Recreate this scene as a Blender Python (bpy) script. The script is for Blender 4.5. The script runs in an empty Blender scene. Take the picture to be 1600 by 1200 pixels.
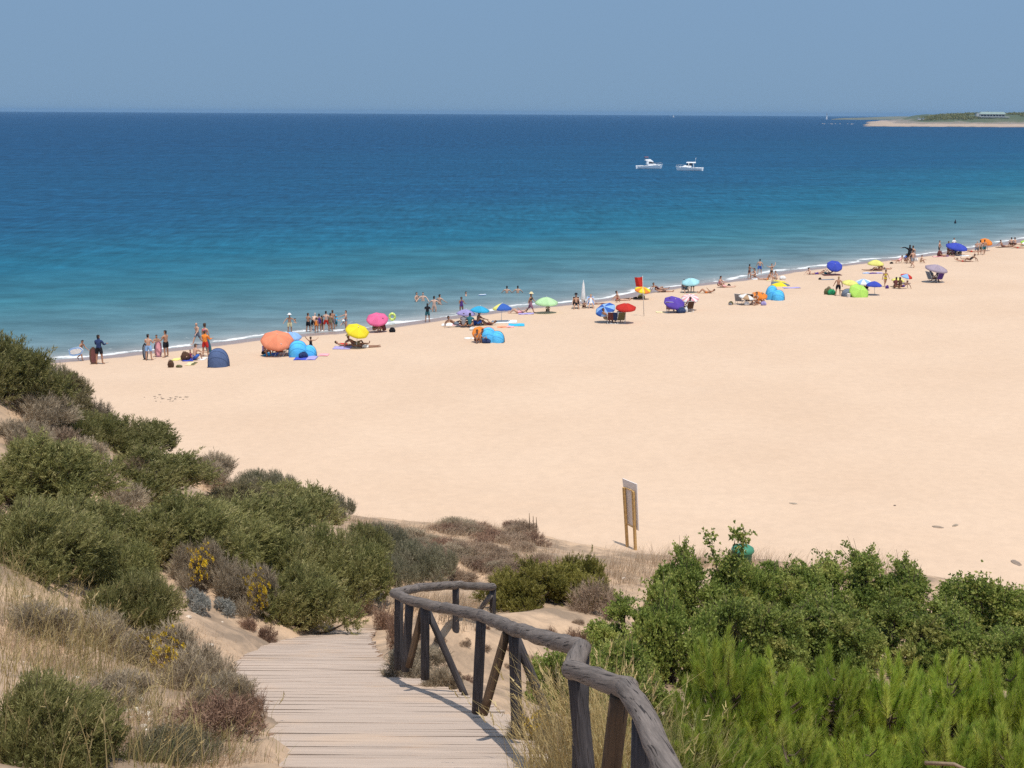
import bpy, bmesh, math, random
import numpy as np
from mathutils import Vector, Matrix, noise as mnoise

random.seed(7)
RNG = np.random.default_rng(11)
sc = bpy.context.scene
COL = sc.collection
R = math.radians

# ------------------------------------------------------------------ camera
FPX = 2000.0                      # focal length in photo pixels (1600 wide)
CAM_Z = 15.5
PITCH = math.atan((600 - 176.4) / FPX)
ROLL = math.atan(0.0057)
F_ = Vector((0, math.cos(PITCH), -math.sin(PITCH)))
U0 = Vector((0, math.sin(PITCH), math.cos(PITCH)))
R0 = Vector((1, 0, 0))
RX = R0 * math.cos(ROLL) + U0 * math.sin(ROLL)
UX = U0 * math.cos(ROLL) - R0 * math.sin(ROLL)

def ray(px, py):
    """direction with unit forward (+Y) component"""
    d = F_ + RX * ((px - 800) / FPX) + UX * (-(py - 600) / FPX)
    return d / d.y

def at_dist(px, py, D):
    d = ray(px, py)
    return Vector((d.x * D, D, CAM_Z + d.z * D))

def at_z(px, py, z):
    d = ray(px, py)
    D = (z - CAM_Z) / d.z
    return Vector((d.x * D, D, z))

def depth_of(p):
    return (Vector(p) - Vector((0, 0, CAM_Z))).dot(F_)

cam = bpy.data.cameras.new('camera')
cam.sensor_width = 36.0
cam.lens = FPX / 1600 * 36.0
cam.clip_start = 0.1
cam.clip_end = 60000
camo = bpy.data.objects.new('camera', cam)
COL.objects.link(camo)
camo.matrix_world = Matrix((
    (RX.x, UX.x, -F_.x, 0), (RX.y, UX.y, -F_.y, 0), (RX.z, UX.z, -F_.z, CAM_Z), (0, 0, 0, 1)))
sc.camera = camo

# ------------------------------------------------------------------ tags
def tag(o, label=None, cat=None, group=None, kind=None):
    if label: o['label'] = label
    if cat: o['category'] = cat
    if group: o['group'] = group
    if kind: o['kind'] = kind
    return o

def empty(name, loc, rz=0, label=None, cat=None, group=None):
    o = bpy.data.objects.new(name, None)
    o.empty_display_size = 0.2
    COL.objects.link(o)
    o.location = loc
    o.rotation_euler = (0, 0, rz)
    return tag(o, label, cat, group)

def children_of(o):
    return [c for c in o.children]

def dup(root, loc, rz=0.0, scale=None, label=None, cat=None, group=None):
    c = root.copy(); COL.objects.link(c)
    c.location = loc; c.rotation_euler = (0, 0, rz)
    if scale is not None: c.scale = scale
    for ch in list(root.children):
        k = ch.copy(); COL.objects.link(k); k.parent = c
        for g in list(ch.children):
            q = g.copy(); COL.objects.link(q); q.parent = k
    return tag(c, label, cat, group)

# ------------------------------------------------------------------ materials
_mats = {}
def srgb(c):
    return tuple((x / 255 / 12.92) if x / 255 <= 0.04045 else ((x / 255 + 0.055) / 1.055) ** 2.4 for x in c)

def new_mat(name):
    m = bpy.data.materials.new(name); m.use_nodes = True
    nt = m.node_tree
    b = nt.nodes['Principled BSDF']
    return m, nt, b

def N(nt, t, **kw):
    n = nt.nodes.new(t)
    for k, v in kw.items():
        if k in n.inputs.keys() if hasattr(n.inputs, 'keys') else False:
            n.inputs[k].default_value = v
        else:
            setattr(n, k, v)
    return n

def plain(name, col, rough=0.7, vary=0.12, scale=8.0, bump=0.0, spec=0.3, metal=0.0):
    """procedural paint / cloth / plastic: colour with a soft noise variation"""
    key = (name, tuple(col), rough, vary, scale, bump)
    if key in _mats: return _mats[key]
    m, nt, b = new_mat(name)
    tc = N(nt, 'ShaderNodeTexCoord')
    no = N(nt, 'ShaderNodeTexNoise'); no.inputs['Scale'].default_value = scale; no.inputs['Detail'].default_value = 3
    nt.links.new(tc.outputs['Object'], no.inputs['Vector'])
    ra = N(nt, 'ShaderNodeValToRGB')
    ra.color_ramp.elements[0].position = 0.3; ra.color_ramp.elements[1].position = 0.7
    lo = tuple(c * (1 - vary) for c in col) + (1,)
    hi = tuple(min(0.95, c * (1 + vary)) for c in col) + (1,)
    ra.color_ramp.elements[0].color = lo; ra.color_ramp.elements[1].color = hi
    nt.links.new(no.outputs['Fac'], ra.inputs['Fac'])
    nt.links.new(ra.outputs['Color'], b.inputs['Base Color'])
    b.inputs['Roughness'].default_value = rough
    b.inputs['Specular IOR Level'].default_value = spec
    b.inputs['Metallic'].default_value = metal
    if bump:
        bu = N(nt, 'ShaderNodeBump'); bu.inputs['Strength'].default_value = bump; bu.inputs['Distance'].default_value = 0.02
        nt.links.new(no.outputs['Fac'], bu.inputs['Height']); nt.links.new(bu.outputs['Normal'], b.inputs['Normal'])
    _mats[key] = m
    return m

def cloth(col, name='cloth'):
    return plain(name, col, rough=0.9, vary=0.10, scale=6, bump=0.15, spec=0.1)

def leaf_mat(name, cols, trans=0.25, rough=0.55):
    """foliage: colour picked per leaf clump from the mesh attribute 'tint'"""
    m, nt, b = new_mat(name)
    at = N(nt, 'ShaderNodeAttribute'); at.attribute_name = 'tint'
    oi = N(nt, 'ShaderNodeObjectInfo')
    ra = N(nt, 'ShaderNodeValToRGB')
    el = ra.color_ramp.elements
    while len(el) < len(cols): el.new(0.5)
    for i, c in enumerate(cols):
        el[i].position = i / (len(cols) - 1); el[i].color = tuple(c) + (1,)
    nt.links.new(at.outputs['Fac'], ra.inputs['Fac'])
    hs = N(nt, 'ShaderNodeHueSaturation')
    mr = N(nt, 'ShaderNodeMapRange'); mr.inputs['To Min'].default_value = 0.82; mr.inputs['To Max'].default_value = 1.2
    nt.links.new(oi.outputs['Random'], mr.inputs['Value'])
    nt.links.new(mr.outputs['Result'], hs.inputs['Value'])
    nt.links.new(ra.outputs['Color'], hs.inputs['Color'])
    nt.links.new(hs.outputs['Color'], b.inputs['Base Color'])
    b.inputs['Roughness'].default_value = rough
    b.inputs['Specular IOR Level'].default_value = 0.25
    tr = N(nt, 'ShaderNodeBsdfTranslucent'); mx = N(nt, 'ShaderNodeMixShader'); mx.inputs['Fac'].default_value = trans
    nt.links.new(hs.outputs['Color'], tr.inputs['Color'])
    nt.links.new(b.outputs['BSDF'], mx.inputs[1]); nt.links.new(tr.outputs['BSDF'], mx.inputs[2])
    nt.links.new(mx.outputs['Shader'], nt.nodes['Material Output'].inputs['Surface'])
    return m

# ------------------------------------------------------------------ mesh builder
class MB:
    def __init__(s): s.v = []; s.f = []; s.m = []; s.smooth = []
    def add(s, vs, fs, mi=0, smooth=True):
        o = len(s.v); s.v += [tuple(v) for v in vs]
        s.f += [tuple(i + o for i in f) for f in fs]
        s.m += [mi] * len(fs); s.smooth += [smooth] * len(fs)
    def box(s, c, size, mi=0, rot=None, taper=1.0):
        hx, hy, hz = (x / 2 for x in size)
        vs = []
        for z in (-1, 1):
            k = taper if z > 0 else 1
            for x, y in ((-1, -1), (1, -1), (1, 1), (-1, 1)):
                p = Vector((x * hx * k, y * hy * k, z * hz))
                if rot is not None: p = rot @ p
                vs.append(p + Vector(c))
        s.add(vs, [(3, 2, 1, 0), (4, 5, 6, 7), (0, 1, 5, 4), (1, 2, 6, 5), (2, 3, 7, 6), (3, 0, 4, 7)], mi, False)
    def tube(s, pts, rad, seg=8, mi=0, cap=True, smooth=True):
        pts = [Vector(p) for p in pts]
        if not hasattr(rad, '__len__'): rad = [rad] * len(pts)
        vs = []; fs = []
        up = None
        for i, p in enumerate(pts):
            a = pts[max(0, i - 1)]; b = pts[min(len(pts) - 1, i + 1)]
            t = (b - a).normalized()
            if up is None:
                ref = Vector((0, 0, 1)) if abs(t.z) < 0.9 else Vector((1, 0, 0))
                up = (ref - t * ref.dot(t)).normalized()
            else:
                up = (up - t * up.dot(t)).normalized()
            sd = t.cross(up)
            for k in range(seg):
                an = 2 * math.pi * k / seg
                vs.append(p + (up * math.cos(an) + sd * math.sin(an)) * rad[i])
        for i in range(len(pts) - 1):
            for k in range(seg):
                a = i * seg + k; b = i * seg + (k + 1) % seg
                fs.append((a, a + seg, b + seg, b))
        if cap:
            fs.append(tuple(range(seg))); fs.append(tuple(reversed(range((len(pts) - 1) * seg, len(pts) * seg))))
        s.add(vs, fs, mi, smooth)
    def lathe(s, prof, seg=12, c=(0, 0, 0), mi=0, sx=1, sy=1, smooth=True, M=None):
        vs = []; fs = []
        n = len(prof)
        for (r, z) in prof:
            for k in range(seg):
                a = 2 * math.pi * k / seg
                p = Vector((r * math.cos(a) * sx, r * math.sin(a) * sy, z))
                if M is not None: p = M @ p
                vs.append(p + Vector(c))
        for i in range(n - 1):
            for k in range(seg):
                a = i * seg + k; b = i * seg + (k + 1) % seg
                fs.append((a, b, b + seg, a + seg))
        s.add(vs, fs, mi, smooth)
    def grid(s, fn, nu, nv, mi=0, smooth=True):
        vs = [fn(i / nu, j / nv) for i in range(nu + 1) for j in range(nv + 1)]
        fs = [(i * (nv + 1) + j, (i + 1) * (nv + 1) + j, (i + 1) * (nv + 1) + j + 1, i * (nv + 1) + j + 1)
              for i in range(nu) for j in range(nv)]
        s.add(vs, fs, mi, smooth)
    def mesh(s, name, mats):
        me = bpy.data.meshes.new(name)
        me.from_pydata(s.v, [], s.f)
        for m in (mats if isinstance(mats, (list, tuple)) else [mats]): me.materials.append(m)
        me.polygons.foreach_set('material_index', s.m)
        me.polygons.foreach_set('use_smooth', s.smooth)
        me.update()
        return me
    def build(s, name, mats, parent=None, loc=None):
        o = bpy.data.objects.new(name, s.mesh(name, mats)); COL.objects.link(o)
        if parent is not None: o.parent = parent
        if loc is not None: o.location = loc
        return o

def np_mesh(name, V, F, mats, tint=None, smooth=False, attrs=None):
    me = bpy.data.meshes.new(name)
    V = np.asarray(V, dtype=np.float32); F = np.asarray(F, dtype=np.int32)
    n, k = F.shape
    me.vertices.add(len(V)); me.vertices.foreach_set('co', V.ravel())
    me.loops.add(n * k); me.loops.foreach_set('vertex_index', F.ravel())
    me.polygons.add(n)
    me.polygons.foreach_set('loop_start', np.arange(0, n * k, k, dtype=np.int32))
    me.polygons.foreach_set('loop_total', np.full(n, k, dtype=np.int32))
    me.polygons.foreach_set('use_smooth', np.full(n, smooth))
    for m in (mats if isinstance(mats, (list, tuple)) else [mats]): me.materials.append(m)
    if tint is not None:
        a = me.attributes.new('tint', 'FLOAT', 'POINT'); a.data.foreach_set('value', np.asarray(tint, dtype=np.float32))
    for nm, vals in (attrs or {}).items():
        a = me.attributes.new(nm, 'FLOAT', 'POINT'); a.data.foreach_set('value', np.asarray(vals, dtype=np.float32))
    me.update(calc_edges=True); me.validate()
    return me

def link(name, me, parent=None, loc=None):
    o = bpy.data.objects.new(name, me); COL.objects.link(o)
    if parent is not None: o.parent = parent
    if loc is not None: o.location = loc
    return o

# ------------------------------------------------------------------ value noise (numpy)
_perm = np.random.default_rng(3).random((256, 256))
def vnoise(x, y):
    xi = np.floor(x).astype(int); yi = np.floor(y).astype(int)
    fx = x - xi; fy = y - yi
    fx = fx * fx * (3 - 2 * fx); fy = fy * fy * (3 - 2 * fy)
    g = lambda a, b: _perm[a & 255, b & 255]
    return (g(xi, yi) * (1 - fx) + g(xi + 1, yi) * fx) * (1 - fy) + (g(xi, yi + 1) * (1 - fx) + g(xi + 1, yi + 1) * fx) * fy
def fbm(x, y, o=4):
    s = 0; a = 0.5; t = 0
    for _ in range(o):
        s = s + a * vnoise(x, y); t += a; x = x * 2.03 + 17.3; y = y * 2.03 + 5.1; a *= 0.5
    return s / t - 0.5

# ------------------------------------------------------------------ world & sun
SUN_EL, SUN_AZ = R(75), math.atan2(0.38, -0.925)     # azimuth: angle from +Y towards +X
sun_dir = Vector((math.cos(SUN_EL) * math.sin(SUN_AZ), math.cos(SUN_EL) * math.cos(SUN_AZ), math.sin(SUN_EL)))
w = bpy.data.worlds.new('World'); sc.world = w; w.use_nodes = True
nt = w.node_tree
bg = nt.nodes['Background']
sky = nt.nodes.new('ShaderNodeTexSky'); sky.sky_type = 'NISHITA'; sky.sun_disc = False
sky.sun_elevation = SUN_EL; sky.sun_rotation = SUN_AZ
sky.altitude = 20; sky.air_density = 1.0; sky.dust_density = 0.8; sky.ozone_density = 1.6
# the haze band near the horizon takes the colour of the sky some degrees higher up
tc = nt.nodes.new('ShaderNodeTexCoord'); sx = nt.nodes.new('ShaderNodeSeparateXYZ'); cx = nt.nodes.new('ShaderNodeCombineXYZ')
mr = nt.nodes.new('ShaderNodeMapRange'); mr.inputs['From Min'].default_value = 0.0; mr.inputs['From Max'].default_value = 1.0
mr.inputs['To Min'].default_value = 0.30; mr.inputs['To Max'].default_value = 1.0
nt.links.new(tc.outputs['Generated'], sx.inputs['Vector']); nt.links.new(sx.outputs['X'], cx.inputs['X']); nt.links.new(sx.outputs['Y'], cx.inputs['Y'])
nt.links.new(sx.outputs['Z'], mr.inputs['Value']); nt.links.new(mr.outputs['Result'], cx.inputs['Z'])
nt.links.new(cx.outputs['Vector'], sky.inputs['Vector'])
SKYZ = sx
gm = nt.nodes.new('ShaderNodeMix'); gm.data_type = 'RGBA'; gm.blend_type = 'MULTIPLY'
gm.inputs['Factor'].default_value = 1.0
gm.inputs['B'].default_value = (0.97, 0.985, 0.885, 1)
nt.links.new(sky.outputs['Color'], gm.inputs['A'])
hzm = nt.nodes.new('ShaderNodeMapRange'); hzm.inputs['From Min'].default_value = 0.0; hzm.inputs['From Max'].default_value = 0.22
hzm.inputs['To Min'].default_value = 0.86; hzm.inputs['To Max'].default_value = 1.22          # the dusty layer low over the sea
hzx = nt.nodes.new('ShaderNodeMix'); hzx.data_type = 'RGBA'; hzx.blend_type = 'MULTIPLY'; hzx.inputs['Factor'].default_value = 1.0
nt.links.new(gm.outputs['Result'], hzx.inputs['A']); nt.links.new(hzm.outputs['Result'], hzx.inputs['B'])
nt.links.new(hzx.outputs['Result'], bg.inputs['Color'])
nt.links.new(SKYZ.outputs['Z'], hzm.inputs['Value'])
bg.inputs['Strength'].default_value = 0.15
sl = bpy.data.lights.new('sun', 'SUN'); sl.energy = 4.1; sl.angle = R(0.5); sl.color = (1.0, 0.95, 0.87)
so = bpy.data.objects.new('sun', sl); COL.objects.link(so)
so.rotation_euler = (-sun_dir).to_track_quat('-Z', 'Y').to_euler()
so.location = (0, 0, 60)
sc.view_settings.view_transform = 'Standard'
sc.view_settings.look = 'None'
sc.view_settings.exposure = 0.0
sc.view_settings.gamma = 1.0
sc.cycles.max_bounces = 6
sc.cycles.diffuse_bounces = 3
sc.cycles.glossy_bounces = 2
sc.cycles.transmission_bounces = 3
sc.cycles.sample_clamp_indirect = 4.0
sc.cycles.use_denoising = False
# ------------------------------------------------------------------ shoreline (water's edge at z = 0)
_shore_px = [(-500, 600), (-200, 584), (0, 569), (80, 563), (170, 555), (220, 549), (280, 543), (350, 534), (400, 528), (470, 522), (526, 518),
             (607, 508), (640, 503), (711, 493), (760, 487), (817, 480), (880, 474.5), (945, 467), (994, 456), (1042, 449),
             (1120, 440), (1169, 434), (1209, 426), (1266, 419), (1356, 408), (1435, 399), (1495, 390), (1547, 383), (1600, 373)]
SHORE = [at_z(x, y, 0.0) for x, y in _shore_px]
SHORE = np.array([(p.x, p.y) for p in SHORE])
_d0 = SHORE[0] - SHORE[1]; _d0 /= np.hypot(*_d0)
SHORE = np.vstack([[SHORE[0] + _d0 * 2500], [SHORE[0] + _d0 * 300], SHORE, [(150, 270), (330, 520), (620, 900), (1100, 1500), (1500, 1750), (3000, 1900)]])

def shore_dist(x, y):
    """signed distance to the water's edge, positive towards the sea"""
    x = np.asarray(x, float); y = np.asarray(y, float)
    best = np.full(x.shape, 1e18); sgn = np.ones(x.shape)
    for (x0, y0), (x1, y1) in zip(SHORE[:-1], SHORE[1:]):
        dx, dy = x1 - x0, y1 - y0; L2 = dx * dx + dy * dy
        t = np.clip(((x - x0) * dx + (y - y0) * dy) / L2, 0, 1)
        ex = x - x0 - t * dx; ey = y - y0 - t * dy
        d = ex * ex + ey * ey
        s = np.sign(dx * (y - y0) - dy * (x - x0))
        m = d < best
        best = np.where(m, d, best); sgn = np.where(m, s, sgn)
    return np.sqrt(best) * sgn

# ------------------------------------------------------------------ dune heights (thin plate spline through survey points)
def DECK_Z(D): return 13.57 - 0.34 * D
def on_deck(px, py):
    d = ray(px, py)
    D = 1.93 / (-d.z - 0.34)
    return Vector((d.x * D, D, CAM_Z + d.z * D))
_left = [on_deck(*p) for p in ((452, 1240), (440, 1195), (432, 1150), (412, 1110), (385, 1085), (366, 1060), (374, 1035), (398, 1015), (440, 1001), (478, 993), (520, 987))]
_right = [on_deck(*p) for p in ((905, 1240), (866, 1195), (838, 1150), (775, 1105), (700, 1075), (655, 1058), (612, 1042), (590, 1020), (580, 1000), (584, 988))]
DL = np.array([(p.y, p.x) for p in _left]); DR = np.array([(p.y, p.x) for p in _right])
DECK_END = 23.4
def deck_lr(D):
    D = np.asarray(D, float)
    lx = np.interp(D, DL[:, 0], DL[:, 1]); rx = np.interp(D, DR[:, 0], DR[:, 1])
    # straight run back towards the viewer
    lx = np.where(D < DL[0, 0], DL[0, 1] - 0.02 * (DL[0, 0] - D), lx)
    rx = np.where(D < DR[0, 0], DR[0, 1] + 0.06 * (DR[0, 0] - D), rx)
    return lx, rx

_ctl = []
def c_(px, py, D, dz=0.0):
    p = at_dist(px, py, D); _ctl.append((p.x, p.y, p.z + dz))
for px, py, D in [  # left bank
        (0, 1195, 8.6), (200, 1190, 9.2), (330, 1190, 9.2), (100, 1000, 14.2), (250, 1080, 12.6), (0, 960, 14.2), (0, 862, 17.6), (130, 912, 18.0),
        (250, 965, 18.4), (310, 960, 19.5), (400, 990, 21.5), (60, 860, 21.5), (200, 880, 22.5), (330, 890, 23.0), (460, 985, 22.5), (540, 960, 25.0),
        (300, 1060, 15.5), (350, 1030, 18.0),
        # upper left
        (0, 700, 27), (60, 650, 30), (150, 775, 27.5), (20, 605, 33), (30, 565, 38), (125, 642, 38), (235, 702, 38), (300, 762, 38), (370, 768, 39),
        (480, 800, 39), (560, 808, 39), (650, 822, 39), (760, 818, 39.4), (850, 852, 38.2), (240, 800, 30), (400, 830, 30), (560, 870, 29),
        # middle dune
        (620, 885, 29), (700, 895, 30.0), (800, 880, 31), (700, 845, 35), (600, 832, 35), (700, 958, 19.9), (650, 962, 18.9), (775, 960, 20.6),
        (820, 900, 30), (860, 935, 24), (945, 960, 24), (700, 1050, 17.6), (800, 1010, 19.0), (760, 1090, 15.2), (860, 1010, 20),
        # right
        (960, 895, 32), (905, 905, 29.5), (1000, 868, 38.5), (930, 862, 38.5), (1080, 880, 35), (1200, 872, 35.5), (1320, 895, 34), (1450, 905, 33.5),
        (1600, 935, 31.5), (1750, 960, 30)]:
    c_(px, py, D)
for X, D, z in [(1.6, 13, 8.1), (2.2, 16, 7.3), (4, 20, 6.0), (7, 22, 5.2), (10, 23, 4.8), (5, 12, 8.2), (8, 14, 7.3), (3.2, 8, 9.8), (6, 9, 9.2), (3, 25, 5.2),
                (8, 28, 3.7), (14, 28, 3.2), (12, 16, 6.6), (18, 18, 5.4), (22, 28, 2.8), (11, 38.5, 0.7), (18, 37, 0.7), (5, 41, 0.7), (0, 44, 0.5), (-6, 45, 0.4),
                (-11, 45, 0.6), (-16, 47, 0.8), (-22, 52, 0.6), (-24, 40, 8.5), (-24, 30, 9.5), (-20, 20, 9.5), (-14, 14, 10.6), (-9, 8, 11.4), (-14, 6, 12.2), (-24, 8, 12.5),
                (-6, 3, 12.9), (0, 3, 12.5), (5, 3, 11.6), (12, 5, 9.8), (22, 8, 8.0), (32, 12, 6.4), (34, 26, 3.2), (30, 38, 0.6), (0, -6, 14.5), (-20, -6, 15), (20, -6, 11), (36, -6, 10)]:
    _ctl.append((X, D, z))
for D in (6, 8, 10, 11.5, 13, 14.5, 16, 17.5, 19, 20.5, 22, 23.2):
    l, r = deck_lr(D); _ctl.append((float(l) - .35, D, DECK_Z(D) + 0.15)); _ctl.append((float(r) + .35, D, DECK_Z(D) + 0.02))
    _ctl.append((float(l + r) / 2, D, DECK_Z(D) + 0.02))
_ctl = np.array(_ctl)
def _tps(pts, lam=0.03):
    n = len(pts); P = pts[:, :2]
    r2 = ((P[:, None] - P[None]) ** 2).sum(-1)
    K = np.where(r2 > 0, 0.5 * r2 * np.log(np.maximum(r2, 1e-12)), 0) + lam * np.eye(n)
    A = np.zeros((n + 3, n + 3)); A[:n, :n] = K; A[:n, n] = 1; A[:n, n + 1:] = P; A[n, :n] = 1; A[n + 1:, :n] = P.T
    b = np.zeros(n + 3); b[:n] = pts[:, 2]
    return np.linalg.solve(A, b)
_w = _tps(_ctl)
def dune_raw(x, y):
    sh = x.shape; x = x.ravel(); y = y.ravel(); out = np.zeros(len(x)); n = len(_ctl)
    for s in range(0, len(x), 20000):
        xs = x[s:s + 20000, None]; ys = y[s:s + 20000, None]
        r2 = (xs - _ctl[None, :, 0]) ** 2 + (ys - _ctl[None, :, 1]) ** 2
        out[s:s + 20000] = (np.where(r2 > 0, 0.5 * r2 * np.log(np.maximum(r2, 1e-12)), 0) @ _w[:n]) + _w[n] + _w[n + 1] * xs[:, 0] + _w[n + 2] * ys[:, 0]
    return out.reshape(sh)
def sstep(a, b, x):
    t = np.clip((x - a) / (b - a), 0, 1); return t * t * (3 - 2 * t)

def ground(x, y, fine=True):
    x = np.atleast_1d(np.asarray(x, float)); y = np.atleast_1d(np.asarray(y, float))
    sd = -shore_dist(x, y)
    beach = np.where(sd > 0, 0.62 * (1 - np.exp(-sd / 6.0)) + 0.55 * (1 - np.exp(-sd / 40.0)), 0.10 * sd)
    beach = np.maximum(beach, -4.0) + sstep(3, 14, sd) * (fbm(x * 0.22, y * 0.22, 3) * 0.14 + fbm(x * 1.3, y * 1.3, 2) * 0.05)
    cx = np.clip(x, -25, 35); cy = np.clip(y, -7, 54)
    d = dune_raw(cx, cy)
    d = d + fbm(x * 0.45 + 3, y * 0.45, 3) * 0.35 + (fbm(x * 1.7, y * 1.7, 3) * 0.16 if fine else 0)
    far = sstep(42, 52, y) * sstep(-26, -8, x) + sstep(48, 56, y)
    d = d - np.clip(far, 0, 1) * 9 - sstep(36, 44, y) * sstep(8, 30, x) * 3
    # smooth maximum of beach and dune
    k = 0.35
    h = np.clip(0.5 + 0.5 * (d - beach) / k, 0, 1)
    z = beach * (1 - h) + d * h + k * h * (1 - h)
    dune = h
    # keep the sand under the boardwalk
    l, r = deck_lr(y)
    l = l + fbm(y * 1.3, y * 0 + 5.0, 3) * 0.35; r = r + fbm(y * 1.3, y * 0 + 9.0, 3) * 0.2
    e = np.maximum(l - x, x - r)
    inside = 1 - sstep(-0.12, 0.22, e)
    inside = inside * (y < DECK_END)
    z = z * (1 - inside) + (DECK_Z(y) - 0.10) * inside
    return z, dune, sd

def gz(x, y):
    return float(ground(x, y)[0][0])

def ground_hit(px, py, lo=4.0, hi=400.0):
    d = ray(px, py)
    D = np.concatenate([np.arange(lo, 60, 0.15), np.arange(60, hi, 0.5)])
    z = ground(d.x * D, D)[0]
    below = (CAM_Z + d.z * D) < z
    i = int(np.argmax(below)) if below.any() else len(D) - 1
    if i == 0: i = 1
    a, b = D[i - 1], D[i]
    za = CAM_Z + d.z * a - z[i - 1]; zb = CAM_Z + d.z * b - z[i]
    t = za / (za - zb) if za != zb else 0
    Dm = a + (b - a) * max(0, min(1, t))
    return Vector((d.x * Dm, Dm, CAM_Z + d.z * Dm))

# ------------------------------------------------------------------ sand sheet
def axis(parts):
    out = []
    for a, b, s in parts:
        out.append(np.arange(a, b, s))
    return np.concatenate(out + [[parts[-1][1]]])
xs = axis([(-2500, -300, 200), (-300, -100, 20), (-100, -40, 4), (-40, -24, 1), (-24, 26, 0.2), (26, 60, 1), (60, 140, 4), (140, 400, 20), (400, 3000, 200)])
ys = axis([(-400, -40, 60), (-40, 0, 4), (0, 5, 0.5), (5, 48, 0.2), (48, 130, 0.8), (130, 260, 3), (260, 600, 20), (600, 2000, 140)])
GX, GY = np.meshgrid(xs, ys, indexing='ij')
GZ, GD, GS = ground(GX.ravel(), GY.ravel())
nx, ny = len(xs), len(ys)
idx = np.arange(nx * ny).reshape(nx, ny)
Fq = np.stack([idx[:-1, :-1], idx[1:, :-1], idx[1:, 1:], idx[:-1, 1:]], -1).reshape(-1, 4)
# leave out cells that lie well under the sea
keep = (GS[Fq].max(1) > -60)
Fq = Fq[keep]

def sand_material():
    m, nt, b = new_mat('sand')
    L = nt.links.new
    tc = N(nt, 'ShaderNodeTexCoord')
    a1 = N(nt, 'ShaderNodeAttribute'); a1.attribute_name = 'dune'
    a2 = N(nt, 'ShaderNodeAttribute'); a2.attribute_name = 'shore'
    def noise(scale, det, rough=0.55):
        n = N(nt, 'ShaderNodeTexNoise'); n.inputs['Scale'].default_value = scale; n.inputs['Detail'].default_value = det
        n.inputs['Roughness'].default_value = rough
        L(tc.outputs['Object'], n.inputs['Vector']); return n
    n1 = noise(0.12, 4); n2 = noise(2.6, 5); n3 = noise(38, 3); n4 = noise(0.9, 6, 0.65)
    # dry sand colour
    r1 = N(nt, 'ShaderNodeValToRGB'); r1.color_ramp.elements[0].position = .3; r1.color_ramp.elements[1].position = .72
    r1.color_ramp.elements[0].color = (0.565, 0.408, 0.287, 1); r1.color_ramp.elements[1].color = (0.605, 0.446, 0.320, 1)
    L(n1.outputs['Fac'], r1.inputs['Fac'])
    # dune sand is more orange, with darker litter
    r2 = N(nt, 'ShaderNodeValToRGB'); r2.color_ramp.elements[0].position = .40; r2.color_ramp.elements[1].position = .60
    r2.color_ramp.elements[0].color = (0.27, 0.195, 0.135, 1); r2.color_ramp.elements[1].color = (0.54, 0.375, 0.245, 1)
    L(n4.outputs['Fac'], r2.inputs['Fac'])
    mx = N(nt, 'ShaderNodeMix', data_type='RGBA'); L(a1.outputs['Fac'], mx.inputs['Factor'])
    L(r1.outputs['Color'], mx.inputs['A']); L(r2.outputs['Color'], mx.inputs['B'])
    # grain
    r3 = N(nt, 'ShaderNodeMapRange'); r3.inputs['To Min'].default_value = 0.86; r3.inputs['To Max'].default_value = 1.12
    L(n3.outputs['Fac'], r3.inputs['Value'])
    g = N(nt, 'ShaderNodeMix', data_type='RGBA', blend_type='MULTIPLY'); g.inputs['Factor'].default_value = 1
    r4 = N(nt, 'ShaderNodeMapRange'); r4.inputs['From Min'].default_value = .3; r4.inputs['From Max'].default_value = .7; r4.inputs['To Min'].default_value = 0.955; r4.inputs['To Max'].default_value = 1.035
    L(n2.outputs['Fac'], r4.inputs['Value'])
    m4 = N(nt, 'ShaderNodeMath', operation='MULTIPLY'); L(r3.outputs['Result'], m4.inputs[0]); L(r4.outputs['Result'], m4.inputs[1])
    L(mx.outputs['Result'], g.inputs['A']); L(m4.outputs[0], g.inputs['B'])
    # wet strip by the water
    ad = N(nt, 'ShaderNodeMath', operation='MULTIPLY_ADD'); ad.inputs[1].default_value = 1.6; ad.inputs[2].default_value = -0.8
    L(n4.outputs['Fac'], ad.inputs[0])
    ws = N(nt, 'ShaderNodeMath', operation='ADD'); L(a2.outputs['Fac'], ws.inputs[0]); L(ad.outputs[0], ws.inputs[1])
    mr = N(nt, 'ShaderNodeMapRange', interpolation_type='SMOOTHSTEP'); mr.inputs['From Min'].default_value = 1.9; mr.inputs['From Max'].default_value = 2.8
    mr.inputs['To Min'].default_value = 1; mr.inputs['To Max'].default_value = 0
    L(ws.outputs[0], mr.inputs['Value'])
    wm = N(nt, 'ShaderNodeMix', data_type='RGBA'); wm.inputs['B'].default_value = (0.30, 0.225, 0.195, 1)
    L(mr.outputs['Result'], wm.inputs['Factor']); L(g.outputs['Result'], wm.inputs['A'])
    L(wm.outputs['Result'], b.inputs['Base Color'])
    rr = N(nt, 'ShaderNodeMapRange'); rr.inputs['To Min'].default_value = 0.95; rr.inputs['To Max'].default_value = 0.35
    L(mr.outputs['Result'], rr.inputs['Value']); L(rr.outputs['Result'], b.inputs['Roughness'])
    b.inputs['Specular IOR Level'].default_value = 0.2
    bu = N(nt, 'ShaderNodeBump'); bu.inputs['Strength'].default_value = 0.4; bu.inputs['Distance'].default_value = 0.06
    L(n2.outputs['Fac'], bu.inputs['Height'])
    bu2 = N(nt, 'ShaderNodeBump'); bu2.inputs['Strength'].default_value = 0.25; bu2.inputs['Distance'].default_value = 0.01
    L(n3.outputs['Fac'], bu2.inputs['Height']); L(bu.outputs['Normal'], bu2.inputs['Normal'])
    L(bu2.outputs['Normal'], b.inputs['Normal'])
    return m
SAND = sand_material()
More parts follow.
